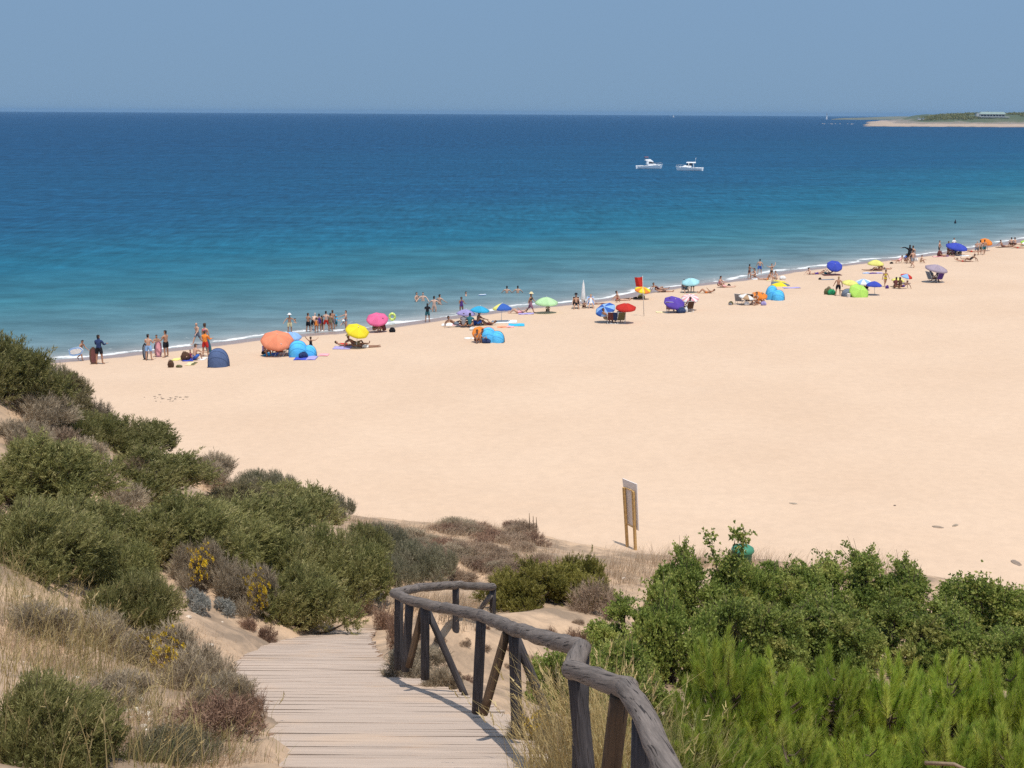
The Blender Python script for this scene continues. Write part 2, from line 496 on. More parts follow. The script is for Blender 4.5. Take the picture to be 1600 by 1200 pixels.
me = np_mesh('sand_ground', np.stack([GX.ravel(), GY.ravel(), GZ], -1), Fq, SAND, smooth=True, attrs={'dune': GD, 'shore': GS})
tag(link('sand_beach', me), 'pale golden sand beach and scrub dunes sloping to the sea', 'beach', kind='structure')

# ------------------------------------------------------------------ sea
ang = np.concatenate([np.linspace(-178, -34, 40), np.linspace(-33, 33, 265), np.linspace(34, 178, 40)]) * math.pi / 180
rad = np.concatenate([np.arange(4, 60, 6), np.arange(60, 200, 1.2), np.geomspace(200, 14000, 150)])
A_, Q_ = np.meshgrid(ang, rad, indexing='ij')
SX = (np.sin(A_) * Q_).ravel(); SY = (np.cos(A_) * Q_).ravel()
SDs = shore_dist(SX, SY)
# low swell near the beach
swell = 0.07 * np.sin(SDs / 2.6 + fbm(SX * 0.05, SY * 0.05, 2) * 9) * sstep(3, 10, SDs) * (1 - sstep(60, 160, SDs))
na, nr = A_.shape
si = np.arange(na * nr).reshape(na, nr)
Fs = np.stack([si[:-1, :-1], si[1:, :-1], si[1:, 1:], si[:-1, 1:]], -1).reshape(-1, 4)[:, ::-1]
Fs = Fs[SDs[Fs].max(1) > -12]
def sea_material():
    m, nt, b = new_mat('sea_water'); L = nt.links.new
    tc = N(nt, 'ShaderNodeTexCoord'); at = N(nt, 'ShaderNodeAttribute'); at.attribute_name = 'shore'
    def noise(scale, det, vec, rough=0.6, dist=0.0):
        n = N(nt, 'ShaderNodeTexNoise'); n.inputs['Scale'].default_value = scale; n.inputs['Detail'].default_value = det
        n.inputs['Roughness'].default_value = rough; n.inputs['Distortion'].default_value = dist
        L(vec, n.inputs['Vector']); return n
    def mapping(sx, sy, rz):
        mp = N(nt, 'ShaderNodeMapping'); mp.inputs['Scale'].default_value = (sx, sy, 1); mp.inputs['Rotation'].default_value = (0, 0, rz)
        L(tc.outputs['Object'], mp.inputs['Vector']); return mp.outputs['Vector']
    # depth of water -> colour, with broad patches of sand and weed on the bottom
    big = noise(0.012, 4, mapping(0.5, 1.3, 0.15))
    k = N(nt, 'ShaderNodeMath', operation='MULTIPLY_ADD'); k.inputs[1].default_value = 0.9; k.inputs[2].default_value = 0.55
    L(big.outputs['Fac'], k.inputs[0])
    sh = N(nt, 'ShaderNodeMath', operation='MULTIPLY'); L(at.outputs['Fac'], sh.inputs[0]); L(k.outputs[0], sh.inputs[1])
    mx0 = N(nt, 'ShaderNodeMath', operation='MAXIMUM'); mx0.inputs[1].default_value = 0.5; L(sh.outputs[0], mx0.inputs[0])
    lg = N(nt, 'ShaderNodeMath', operation='LOGARITHM'); lg.inputs[1].default_value = 10; L(mx0.outputs[0], lg.inputs[0])
    nr_ = N(nt, 'ShaderNodeMapRange'); nr_.inputs['From Min'].default_value = 0.0; nr_.inputs['From Max'].default_value = 3.6
    L(lg.outputs[0], nr_.inputs['Value'])
    ra = N(nt, 'ShaderNodeValToRGB'); el = ra.color_ramp.elements
    stops = [(0.0, (0.27, 0.285, 0.285)), (0.13, (0.165, 0.22, 0.235)), (0.28, (0.092, 0.175, 0.205)), (0.39, (0.034, 0.136, 0.175)), (0.47, (0.010, 0.102, 0.165)),
             (0.57, (0.007, 0.068, 0.143)), (0.73, (0.007, 0.053, 0.126)), (1.0, (0.008, 0.050, 0.124))]
    while len(el) < len(stops): el.new(0.5)
    for e, (p, c) in zip(el, stops): e.position = p; e.color = c + (1,)
    L(nr_.outputs['Result'], ra.inputs['Fac'])
    # streaks of lighter and darker water, with ripple shading painted into the colour
    st = noise(0.05, 5, mapping(0.25, 1.6, 0.1), 0.65)
    rip = noise(0.30, 5, mapping(0.6, 1.0, 0.1), 0.6)
    va = N(nt, 'ShaderNodeMapRange'); va.inputs['From Min'].default_value = .3; va.inputs['From Max'].default_value = .7
    va.inputs['To Min'].default_value = 0.87; va.inputs['To Max'].default_value = 1.14; L(st.outputs['Fac'], va.inputs['Value'])
    vb = N(nt, 'ShaderNodeMapRange'); vb.inputs['From Min'].default_value = .3; vb.inputs['From Max'].default_value = .7
    vb.inputs['To Min'].default_value = 0.76; vb.inputs['To Max'].default_value = 1.25; L(rip.outputs['Fac'], vb.inputs['Value'])
    vm0 = N(nt, 'ShaderNodeMath', operation='MULTIPLY'); L(va.outputs[0], vm0.inputs[0]); L(vb.outputs[0], vm0.inputs[1])
    # wave shading painted into the colour as light and dark speckle, longer farther out
    last = vm0
    for sx_, sy_, d0, d1, amp in ((0.9, 0.16, 25, 70, 0.22), (0.50, 0.035, 180, 420, 0.26), (0.16, 0.006, 600, 1200, 0.25)):
        cn = noise(1.0, 3, mapping(sx_, sy_, 0.0), 0.6)
        c1 = N(nt, 'ShaderNodeMapRange'); c1.inputs['From Min'].default_value = .3; c1.inputs['From Max'].default_value = .7
        c1.inputs['To Min'].default_value = -amp; c1.inputs['To Max'].default_value = amp; L(cn.outputs['Fac'], c1.inputs['Value'])
        c2 = N(nt, 'ShaderNodeMapRange', interpolation_type='SMOOTHSTEP'); c2.inputs['From Min'].default_value = d0; c2.inputs['From Max'].default_value = d1; L(at.outputs['Fac'], c2.inputs['Value'])
        c3 = N(nt, 'ShaderNodeMath', operation='MULTIPLY_ADD'); c3.inputs[2].default_value = 1.0; L(c1.outputs[0], c3.inputs[0]); L(c2.outputs[0], c3.inputs[1])
        c4 = N(nt, 'ShaderNodeMath', operation='MULTIPLY'); L(last.outputs[0], c4.inputs[0]); L(c3.outputs[0], c4.inputs[1]); last = c4
    vm = last
    cm = N(nt, 'ShaderNodeMix', data_type='RGBA', blend_type='MULTIPLY'); cm.inputs['Factor'].default_value = 1
    L(ra.outputs['Color'], cm.inputs['A']); L(vm.outputs[0], cm.inputs['B'])
    # foam at the water's edge
    fn = noise(0.55, 6, mapping(1, 1, 0), 0.75, 0.8); fl = noise(0.09, 3, mapping(1, 1, 0))
    e0 = N(nt, 'ShaderNodeMath', operation='MULTIPLY_ADD'); e0.inputs[1].default_value = 6.0; e0.inputs[2].default_value = -2.8; L(fl.outputs['Fac'], e0.inputs[0])
    e1 = N(nt, 'ShaderNodeMath', operation='SUBTRACT'); L(at.outputs['Fac'], e1.inputs[0]); L(e0.outputs[0], e1.inputs[1])   # distance from wandering edge
    e2 = N(nt, 'ShaderNodeMath', operation='SUBTRACT'); L(e1.outputs[0], e2.inputs[0]); e2.inputs[1].default_value = 0.25
    e3 = N(nt, 'ShaderNodeMath', operation='ABSOLUTE'); L(e2.outputs[0], e3.inputs[0])
    f1 = N(nt, 'ShaderNodeMapRange'); f1.inputs['From Min'].default_value = 0.0; f1.inputs['From Max'].default_value = 1.15
    f1.inputs['To Min'].default_value = 0.52; f1.inputs['To Max'].default_value = 0.0; L(e3.outputs[0], f1.inputs['Value'])
    f2 = N(nt, 'ShaderNodeMapRange'); f2.inputs['From Min'].default_value = 1.5; f2.inputs['From Max'].default_value = 8
    f2.inputs['To Min'].default_value = 0.24; f2.inputs['To Max'].default_value = 0.0; L(e1.outputs[0], f2.inputs['Value'])
    fm = N(nt, 'ShaderNodeMath', operation='MAXIMUM'); L(f1.outputs[0], fm.inputs[0]); L(f2.outputs[0], fm.inputs[1])
    fs = N(nt, 'ShaderNodeMath', operation='ADD'); L(fm.outputs[0], fs.inputs[0]); L(fn.outputs['Fac'], fs.inputs[1])
    ft = N(nt, 'ShaderNodeMapRange', interpolation_type='SMOOTHSTEP'); ft.inputs['From Min'].default_value = 0.82; ft.inputs['From Max'].default_value = 1.02; L(fs.outputs[0], ft.inputs['Value'])
    # a few white caps far out
    wc = noise(0.20, 6, mapping(0.35, 1.6, 0.1), 0.75)
    wt = N(nt, 'ShaderNodeMapRange'); wt.inputs['From Min'].default_value = 0.70; wt.inputs['From Max'].default_value = 0.78; wt.inputs['To Max'].default_value = 0.35; L(wc.outputs['Fac'], wt.inputs['Value'])
    fa = N(nt, 'ShaderNodeMath', operation='MAXIMUM'); L(ft.outputs[0], fa.inputs[0]); L(wt.outputs[0], fa.inputs[1])
    fmix = N(nt, 'ShaderNodeMix', data_type='RGBA'); fmix.inputs['B'].default_value = (0.78, 0.78, 0.76, 1)
    L(fa.outputs[0], fmix.inputs['Factor']); L(cm.outputs['Result'], fmix.inputs['A'])
    L(fmix.outputs['Result'], b.inputs['Base Color'])
    ro = N(nt, 'ShaderNodeMapRange'); ro.inputs['To Min'].default_value = 0.22; ro.inputs['To Max'].default_value = 0.9; L(fa.outputs[0], ro.inputs['Value'])
    L(ro.outputs['Result'], b.inputs['Roughness'])
    b.inputs['Specular IOR Level'].default_value = 0.0
    w1 = noise(1.1, 4, mapping(0.6, 1.3, 0.15), 0.65); w2 = noise(0.22, 3, mapping(0.5, 1.3, 0.1), 0.6)
    b1 = N(nt, 'ShaderNodeBump'); b1.inputs['Strength'].default_value = 0.9; b1.inputs['Distance'].default_value = 0.9; L(w2.outputs['Fac'], b1.inputs['Height'])
    b2 = N(nt, 'ShaderNodeBump'); b2.inputs['Strength'].default_value = 0.8; b2.inputs['Distance'].default_value = 0.25; L(w1.outputs['Fac'], b2.inputs['Height'])
    L(b1.outputs['Normal'], b2.inputs['Normal']); L(b2.outputs['Normal'], b.inputs['Normal'])
    gl = N(nt, 'ShaderNodeBsdfGlossy'); gl.inputs['Roughness'].default_value = 0.25; L(b2.outputs['Normal'], gl.inputs['Normal'])
    ms = N(nt, 'ShaderNodeMixShader'); ms.inputs['Fac'].default_value = 0.11
    L(b.outputs['BSDF'], ms.inputs[1]); L(gl.outputs['BSDF'], ms.inputs[2]); L(ms.outputs['Shader'], nt.nodes['Material Output'].inputs['Surface'])
    return m
me = np_mesh('sea', np.stack([SX, SY, swell], -1), Fs, sea_material(), smooth=True, attrs={'shore': SDs})
tag(link('sea', me), 'blue and turquoise sea with light ripples reaching the horizon', 'sea', kind='structure')
# ------------------------------------------------------------------ plant builders
def unit(v): return v / np.maximum(np.linalg.norm(v, axis=-1, keepdims=True), 1e-9)

def blades(P, Dr, n, ln, wd, spread, rng, kind='tri', tint=None, droop=0.0):
    """n pointed leaves from every point P along directions Dr"""
    m = len(P)
    P = np.repeat(P, n, 0); D = np.repeat(Dr, n, 0)
    D = unit(D + rng.normal(0, spread, D.shape))
    L = (ln * rng.uniform(0.65, 1.25, (m * n, 1)))
    sidev = unit(np.cross(D, rng.normal(0, 1, D.shape)))
    W = wd * rng.uniform(0.7, 1.3, (m * n, 1))
    tip = P + D * L
    if droop: tip[:, 2] -= droop * L[:, 0]
    if kind == 'tri':
        V = np.stack([P - sidev * W / 2, P + sidev * W / 2, tip], 1).reshape(-1, 3)
        F = np.arange(m * n * 3).reshape(-1, 3); k = 3
    else:                                       # leaf shaped quad
        mid = P + D * L * 0.5
        V = np.stack([P, mid + sidev * W / 2, tip, mid - sidev * W / 2], 1).reshape(-1, 3)
        F = np.arange(m * n * 4).reshape(-1, 4); k = 4
    t = np.clip(np.repeat(np.repeat(tint, n), k) + np.repeat(rng.normal(0, .05, m * n), k), 0, 1) if tint is not None else None
    return V, F, t

def lobed(n, lobes, rng, inner=0.25):
    """points and outward directions over a crown made of overlapping clumps; lobes = (cx,cy,cz,r,squash)"""
    C = np.array([l[:3] for l in lobes]); r = np.array([l[3] for l in lobes]); q = np.array([l[4] for l in lobes])
    pick = rng.choice(len(lobes), n * 2, p=r ** 2 / (r ** 2).sum())
    d = unit(rng.normal(0, 1, (n * 2, 3))); d[:, 2] = np.abs(d[:, 2]) * rng.choice([1, 1, 1, -0.6], n * 2)
    d = unit(d)
    rr = 1 - inner * rng.random((n * 2, 1)) ** 1.5
    sc_ = np.stack([np.ones(len(pick)), np.ones(len(pick)), q[pick]], 1)
    P = C[pick] + d * r[pick, None] * rr * sc_
    # drop points deep inside a neighbouring clump or under the ground
    dist = np.linalg.norm((P[:, None] - C[None]) / (r[None, :, None] * np.stack([np.ones(len(r)), np.ones(len(r)), q], 1)[None]), axis=-1)
    ok = (dist.min(1) > 0.70) & (P[:, 2] > 0.0)
    P, d, pick = P[ok][:n], d[ok][:n], pick[ok][:n]
    return P, d, pick

def crown_lobes(rng, k, w, h, rmin, rmax, squash=0.8):
    out = []
    for i in range(k):
        a = rng.random() * 2 * math.pi; q = math.sqrt(rng.random())
        r = rng.uniform(rmin, rmax)
        x, y = math.cos(a) * q * (w / 2 - r * .8), math.sin(a) * q * (w / 2 - r * .8)
        top = h * (1 - 0.62 * q * q) * rng.uniform(0.82, 1.04)
        zc = max(r * 0.35, top - r * squash)
        out.append((x, y, zc, r, squash))
        if zc > r * 1.2: out.append((x * 1.08, y * 1.08, zc * 0.45, r * 0.95, squash))
    return out

def branch(mb, pts, rad):
    """a limb that grows out of the one common foot of the plant"""
    o = len(mb.v); f0 = len(mb.f)
    mb.tube(pts, rad, 5, cap=False)
    if o:
        mb.f[f0:] = [tuple((i - o) if o <= i < o + 5 else i for i in f) for f in mb.f[f0:]]
def stems_mb(lobes, rng, base_r=0.035, n=14):
    mb = MB()
    L = [l for l in lobes]; rng.shuffle(L)
    for l in L[:n]:
        b = Vector((0, 0, -0.15))
        t = Vector(l[:3]) + Vector((0, 0, l[3] * 0.4))
        m = b.lerp(t, 0.5) + Vector((rng.normal(0, .08), rng.normal(0, .08), -0.05))
        branch(mb, [b, m, t], [base_r, base_r * 0.7, base_r * 0.3])
    return mb

G = lambda *c: tuple(c)
M_JUN = leaf_mat('juniper_leaf', [G(.125, .130, .044), G(.215, .212, .072), G(.30, .28, .105), G(.38, .335, .15)], 0.42)
M_JUN2 = leaf_mat('juniper_brown_leaf', [G(.145, .118, .060), G(.24, .20, .10), G(.33, .27, .145)], 0.42)
M_LEN = leaf_mat('lentisk_leaf', [G(.120, .165, .036), G(.205, .260, .056), G(.300, .345, .082), G(.42, .41, .125)], 0.45, 0.55)
M_SAB = leaf_mat('savin_leaf', [G(.155, .142, .030), G(.265, .235, .050), G(.36, .31, .085)], 0.4)
M_PINE = leaf_mat('pine_needle', [G(.25, .35, .055), G(.41, .50, .08), G(.53, .58, .115), G(.62, .62, .18)], 0.55, 0.5)
M_GREY = leaf_mat('grey_leaf', [G(.25, .195, .13), G(.38, .305, .21), G(.52, .425, .30)], 0.3, 0.8)
M_SILV = leaf_mat('silver_leaf', [G(.24, .24, .22), G(.34, .335, .30), G(.44, .42, .37)], 0.25, 0.8)
M_OLIV = leaf_mat('olive_grey_leaf', [G(.15, .145, .085), G(.235, .215, .13), G(.33, .285, .19)], 0.25, 0.7)
M_DRY = leaf_mat('dry_twig', [G(.21, .14, .095), G(.33, .235, .16), G(.44, .325, .23)], 0.2, 0.8)
M_RUST = leaf_mat('rusty_twig', [G(.15, .085, .058), G(.23, .135, .09), G(.33, .21, .14)], 0.2, 0.8)
M_STRAW = leaf_mat('straw', [G(.34, .25, .10), G(.46, .35, .16), G(.56, .45, .23)], 0.3, 0.6)
M_PALE = leaf_mat('pale_straw', [G(.42, .30, .19), G(.52, .39, .26), G(.60, .47, .33)], 0.3, 0.7)
M_GRASSG = leaf_mat('green_straw', [G(.14, .16, .05), G(.25, .24, .085), G(.42, .34, .14)], 0.3, 0.6)
M_YEL = leaf_mat('yellow_flower', [G(.52, .36, .02), G(.66, .47, .03), G(.76, .56, .07)], 0.2, 0.7)
M_WOOD = plain('bark', (.12, .085, .06), 0.9, 0.3, 14, 0.5)
M_GREYWOOD = plain('grey_bark', (.24, .20, .17), 0.9, 0.3, 14, 0.5)

def sprays(P, d, axis, n, slen, ln, wd, spread, rng, kind, tint, droop=0.0, fwd=0.9):
    """leafy shoots: n leaves set along a short axis from every point"""
    m = len(P)
    L = slen * rng.uniform(.6, 1.25, (m, 1))
    s = rng.random((m, n)) ** .8
    ax = unit(axis + rng.normal(0, .14, axis.shape))
    Q = P[:, None] + ax[:, None] * (L * s)[:, :, None]
    Q[:, :, 2] -= droop * (L * s ** 2)
    Q = Q.reshape(-1, 3) + rng.normal(0, slen * .05, (m * n, 3))
    D = unit(np.repeat(ax, n, 0) * fwd + rng.normal(0, spread, (m * n, 3)))
    t = np.clip(np.repeat(tint, n) + .18 * (s.ravel() - .5) + rng.normal(0, .05, m * n), 0, 1)
    return blades(Q, D, 1, ln, wd, .05, rng, kind, t)

def proto_bush(seed, w, h, k, rmin, rmax, n_spray, n_leaf, slen, ln, wd, spread, mat, kind='tri', up=0.55, lean=(0.15, 0, 0), squash=0.8, base_r=0.035, wood=None, extra=None, droop=0.0, shoots=0, shoot_len=.4):
    rng = np.random.default_rng(seed)
    lobes = crown_lobes(rng, k, w, h, rmin, rmax, squash)
    P, d, pick = lobed(n_spray, lobes, rng, .5)
    lob_t = rng.normal(0.5, 0.2, len(lobes)); lob_a = rng.normal(0, .28, (len(lobes), 3)); lob_l = rng.uniform(.75, 1.3, len(lobes))
    t = np.clip(lob_t[pick] + rng.normal(0, 0.15, len(P)), 0, 1)
    D = unit(d * .75 + np.array([lean[0], lean[1], up]) + lob_a[pick])
    P = P - D * slen * .45
    P[:, 2] = np.maximum(P[:, 2], .02)
    V, F, T = sprays(P, d, D, n_leaf, slen, ln, wd, spread, rng, kind, t, droop)
    stm = stems_mb(lobes, rng, base_r)
    if shoots:                       # single shoots straying out of the crown
        top = np.argsort(-(P[:, 2] + rng.normal(0, .18, len(P))))[:shoots * 4]; pick2 = rng.choice(top, shoots, replace=False)
        Ps, Ds = P[pick2], unit(D[pick2] * .8 + rng.normal(0, .35, (shoots, 3)) + np.array([.1, 0, .35]))
        ls = shoot_len * rng.uniform(.6, 1.3, shoots)
        for q in range(shoots):
            v2, f2, t2 = sprays(Ps[q:q + 1], None, Ds[q:q + 1], int(34 * ls[q] / .4), ls[q], ln * 1.05, wd * 1.05, spread, rng, kind, np.array([rng.normal(.5, .18)]), droop)
            F = np.concatenate([F, f2 + len(V)]); V = np.concatenate([V, v2]); T = np.concatenate([T, t2])
            a_ = Vector(Ps[q]); b_ = a_ + Vector(Ds[q]) * float(ls[q]) * .9
            branch(stm, [Vector((0, 0, -.15)), a_ * .6 + Vector((0, 0, -.05)), a_, b_], [base_r, .010, .008, .003])
    fol = np_mesh('foliage', V, F, mat, tint=T)
    st = stm.mesh('stems', wood or M_WOOD)
    parts = [('foliage', fol), ('stems', st)]
    if extra: parts += extra(rng, lobes)
    return parts, (w, h)

def yellow_heads(n):
    def f(rng, lobes):
        P, d, pick = lobed(n * 3, lobes, rng, 0.05)
        keepers = (d[:, 2] > 0.15) & (vnoise(P[:, 0] * 2.2 + 7, P[:, 1] * 2.2 + 3) > 0.50)
        P = P[keepers][:n]; d = d[keepers][:n]
        P = P + d * 0.05
        D = unit(d * 0.3 + np.array([0, 0, 1.0]))
        V, F, T = blades(P, D, 8, 0.042, 0.036, 0.9, rng, 'leaf', np.full(len(P), .5) + rng.normal(0, .2, len(P)))
        return [('flowers', np_mesh('flowers', V, F, M_YEL, tint=T))]
    return f

PROTO = {}
PROTO['juniper'] = [proto_bush(20 + i, 2.6, 1.25, 24, .20, .42, 2300, 22, .34, .085, .021, .42, M_JUN, up=.75, lean=(.35, 0, 0), shoots=34, shoot_len=.36) for i in range(4)]
PROTO['juniper_low'] = [proto_bush(30 + i, 2.6, .78, 20, .18, .36, 1700, 20, .30, .08, .020, .42, M_JUN, up=.8, lean=(.35, 0, 0), shoots=30, shoot_len=.32) for i in range(2)]
PROTO['juniper_brown'] = [proto_bush(35 + i, 2.4, 1.1, 20, .2, .4, 1800, 20, .30, .08, .019, .45, M_JUN2, up=.7, lean=(.25, 0, 0), shoots=26, shoot_len=.32) for i in range(2)]
PROTO['savin'] = [proto_bush(40 + i, 2.4, 1.2, 22, .16, .32, 1800, 22, .28, .08, .024, .36, M_SAB, up=.9, shoots=26, shoot_len=.42) for i in range(2)]
PROTO['lentisk'] = [proto_bush(50 + i, 2.6, 1.5, 24, .17, .34, 2100, 17, .28, .062, .040, .75, M_LEN, kind='leaf', up=.45, lean=(.1, 0, 0), droop=.25, shoots=34, shoot_len=.5) for i in range(4)]
PROTO['olive_mat'] = [proto_bush(60, 3.0, .6, 30, .14, .3, 2000, 16, .26, .09, .013, .45, M_OLIV, up=1.0, squash=.7)]
PROTO['grey'] = [proto_bush(70 + i, 1.3, .62, 14, .11, .2, 1100, 14, .26, .09, .0095, .35, M_GREY, up=.9, squash=.9, base_r=.012, wood=M_GREYWOOD) for i in range(2)]
PROTO['grey_flower'] = [proto_bush(74 + i, 1.3, .66, 14, .11, .2, 1100, 14, .25, .09, .0105, .35, M_GREY, up=.9, squash=.9, base_r=.012, wood=M_GREYWOOD, extra=yellow_heads(380)) for i in range(2)]
PROTO['silver'] = [proto_bush(78, .8, .45, 11, .08, .15, 600, 13, .13, .05, .013, .5, M_SILV, up=.7, squash=.9, base_r=.01, wood=M_GREYWOOD)]
PROTO['dry'] = [proto_bush(80 + i, 1.1, .45, 12, .10, .22, 480, 12, .24, .10, .009, .45, M_DRY, up=.8, squash=.9, base_r=.012, wood=M_GREYWOOD) for i in range(3)]
PROTO['rust'] = [proto_bush(85 + i, .9, .45, 9, .09, .18, 340, 11, .24, .09, .010, .5, M_RUST, up=.8, squash=.9, base_r=.012) for i in range(2)]

def proto_pine(seed):
    rng = np.random.default_rng(seed)
    Vs = []; Fs_ = []; Ts = []; off = 0
    mb = MB(); tips = []
    w, h = 1.9, 1.7
    mb.tube([(0, 0, -.3), (.03, .02, .3), (0, .05, h * .5)], [.05, .04, .015], 6)
    shoots = []
    for i in range(140):
        a = rng.random() * 2 * math.pi; q = math.sqrt(rng.random()) * w / 2
        z = h * (1 - 0.62 * (q / (w / 2)) ** 2) * rng.choice([1, 1, .75, .55]) * rng.uniform(.72, 1.02)
        tip = np.array([math.cos(a) * q, math.sin(a) * q, z])
        ax = unit(np.array([math.cos(a) * q * .55 + rng.normal(0, .16), math.sin(a) * q * .55 + rng.normal(0, .16), 1.0]))
        ls = rng.uniform(.28, .54)
        shoots.append((tip, ax, ls, rng.normal(.48, .24)))
        b = tip - ax * ls
        root = np.array([0, 0, max(0.1, b[2] - q * .55)])
        mb.tube([root, (root + b) / 2 + np.array([0, 0, -.05]), b, tip], [.02, .014, .010, .006], 5)
    for tip, ax, ls, t0 in shoots:
        n = int(270 * ls / .35)
        s = rng.random(n) ** .8
        P = tip - ax * ls * s[:, None]
        rd = unit(np.cross(ax, rng.normal(0, 1, (n, 3))))
        op = (0.30 + 0.75 * s)[:, None]
        D = unit(ax * 1.0 + rd * op)
        V, F, T = blades(P, D, 1, .155, .0105, .09, rng, 'tri', np.clip(t0 + .35 * (s - 0.6) + rng.normal(0, .1, n), 0, 1))
        Vs.append(V); Fs_.append(F + off); Ts.append(T); off += len(V)
    fol = np_mesh('needles', np.concatenate(Vs), np.concatenate(Fs_), M_PINE, tint=np.concatenate(Ts))
    return [('needles', fol), ('branches', mb.mesh('branches', M_WOOD))], (w, h)
PROTO['pine'] = [proto_pine(90 + i) for i in range(3)]

TALL = {'pine': .86, 'lentisk': 1.02, 'juniper': 1.2, 'juniper_low': 1.15}
WIDE = {'juniper': 1.24, 'juniper_low': 1.24, 'juniper_brown': 1.25, 'lentisk': 1.15, 'pine': 1.15, 'savin': 1.1, 'grey': 1.1, 'olive_mat': 1.15}
def place_bush(kind, bx, by, wpx, hpx, label, cat, name, group=None, dz=-0.04, i=None, ydep=1.0, at=None):
    """base pixel, visible width and height in photo pixels -> a plant standing on the ground there"""
    p = ground_hit(bx, by) if at is None else Vector((at[0], at[1], gz(*at)))
    dep = depth_of(p)
    parts, (w, h) = PROTO[kind][(i if i is not None else random.randrange(99)) % len(PROTO[kind])]
    sx = wpx * WIDE.get(kind, 1.0) / FPX * dep / w; sz = hpx / FPX * dep / h / TALL.get(kind, 1.10)
    rz = random.uniform(-0.5, 0.5) + random.choice((0, math.pi)) * (kind not in ('juniper', 'juniper_low'))
    o = empty(name, (p.x, p.y + sx * w * 0.30, p.z + dz), rz, label, cat, group)
    # rest on the ground under its middle
    o.location.z = min(gz(o.location.x, o.location.y), p.z + .25) + dz
    o.scale = (sx, sx * ydep, sz)
    for nm, me in parts: link(nm, me, o)
    return o

# left bank: dark green junipers
JL = [
    ('juniper', 2, 632, 140, 122, 'dark green juniper crowning the bank at the far left edge of the beach'),
    ('juniper_brown', 90, 642, 95, 66, 'brownish green juniper at the top of the slope beside the bare sand'),
    ('juniper_low', 110, 690, 100, 56, 'mid green juniper clump below the crown of the left bank'),
    ('juniper', 178, 704, 140, 72, 'rounded green juniper jutting over the sand half way down the left slope'),
    ('juniper', 228, 778, 165, 84, 'olive green juniper with grey twigs above the widest bush of the slope'),
    ('juniper', 40, 800, 210, 130, 'broad dark juniper at the left picture edge under the dry grey patch'),
    ('juniper', 45, 895, 190, 140, 'dense dark juniper directly behind the sandy ridge on the left'),
    ('juniper', 150, 915, 140, 120, 'dark juniper between the sandy ridge and the big spreading bush'),
    ('juniper', 270, 895, 180, 125, 'large spreading juniper behind the yellow flowering bush'),
    ('juniper', 390, 885, 190, 125, 'large juniper right of the yellow flowers with deep dark hollows'),
    ('juniper_low', 425, 808, 180, 66, 'low greyish green juniper behind the large spreading bushes'),
    ('juniper', 520, 950, 150, 138, 'tall juniper nearest the corner of the log railing'),
    ('juniper', 465, 992, 145, 118, 'bright feathery juniper standing at the boardwalk edge'),
    ('juniper', 105, 868, 170, 100, 'dark juniper filling the middle of the hedge behind the ridge'),
    ('juniper', 335, 878, 170, 112, 'broad juniper in the centre of the hedge above the yellow flowers'),
    ('juniper', 455, 935, 160, 118, 'dark hollow juniper between the yellow flowers and the tall juniper'),
    ('juniper_brown', 365, 808, 130, 52, 'brownish juniper on the crest behind the hedge centre'),
    ('juniper_low', 190, 985, 160, 94, 'small round juniper on the bare sand below the ridge'),
    ('juniper', 60, 1200, 190, 180, 'large feathery juniper in the bottom left corner'),
    ('juniper_low', 560, 880, 100, 62, 'small juniper at the end of the dark hedge above the log rail'),
]
for j, (k, x, y, wd, ht, lb) in enumerate(JL):
    place_bush(k, x, y, wd, ht, lb, 'juniper', 'juniper_bush', i=j)
for k, x, y, wd, ht, lb in [
    ('olive_mat', 645, 905, 130, 50, 'low grey green scrub mat right of the junipers behind the rail'),
    ('olive_mat', 590, 868, 110, 44, 'upper grey green scrub mat beside the end of the dark hedge'),
    ('olive_mat', 600, 915, 90, 40, 'grey green scrub mat nearest the railing corner'),
    ('olive_mat', 490, 812, 110, 40, 'low olive scrub on the crest above the hedge of junipers'),
    ('grey', 20, 700, 90, 44, 'dry grey scrub at the left edge above the broad dark juniper'),
    ('dry', 80, 705, 80, 36, 'dry brown scrub in the middle of the grey patch on the slope'),
    ('olive_mat', 60, 610, 90, 50, 'dull olive scrub between the two top junipers'),
    ('grey', 45, 668, 110, 52, 'dry grey scrub on the upper left slope beneath the crown juniper'),
    ('grey', 110, 726, 90, 44, 'dry grey scrub left of the bare sand patch on the slope'),
    ('grey', 170, 792, 90, 46, 'dry grey scrub under the olive green juniper'),
    ('dry', 205, 750, 70, 36, 'dry brown scrub between two junipers high on the slope'),
    ('grey', 325, 758, 95, 46, 'grey scrub with pale grass at the slope edge against the beach'),
    ('grey', 140, 665, 60, 46, 'grey twiggy shrub below the brownish green juniper'),
    ('grey', 210, 760, 60, 30, 'small grey twig bush in front of the olive green juniper'),
    ('olive_mat', 400, 780, 110, 40, 'dull green scrub on the crest right of the grey scrub'),
]:
    place_bush(k, x, y, wd, ht, lb, 'shrub', 'dune_shrub')
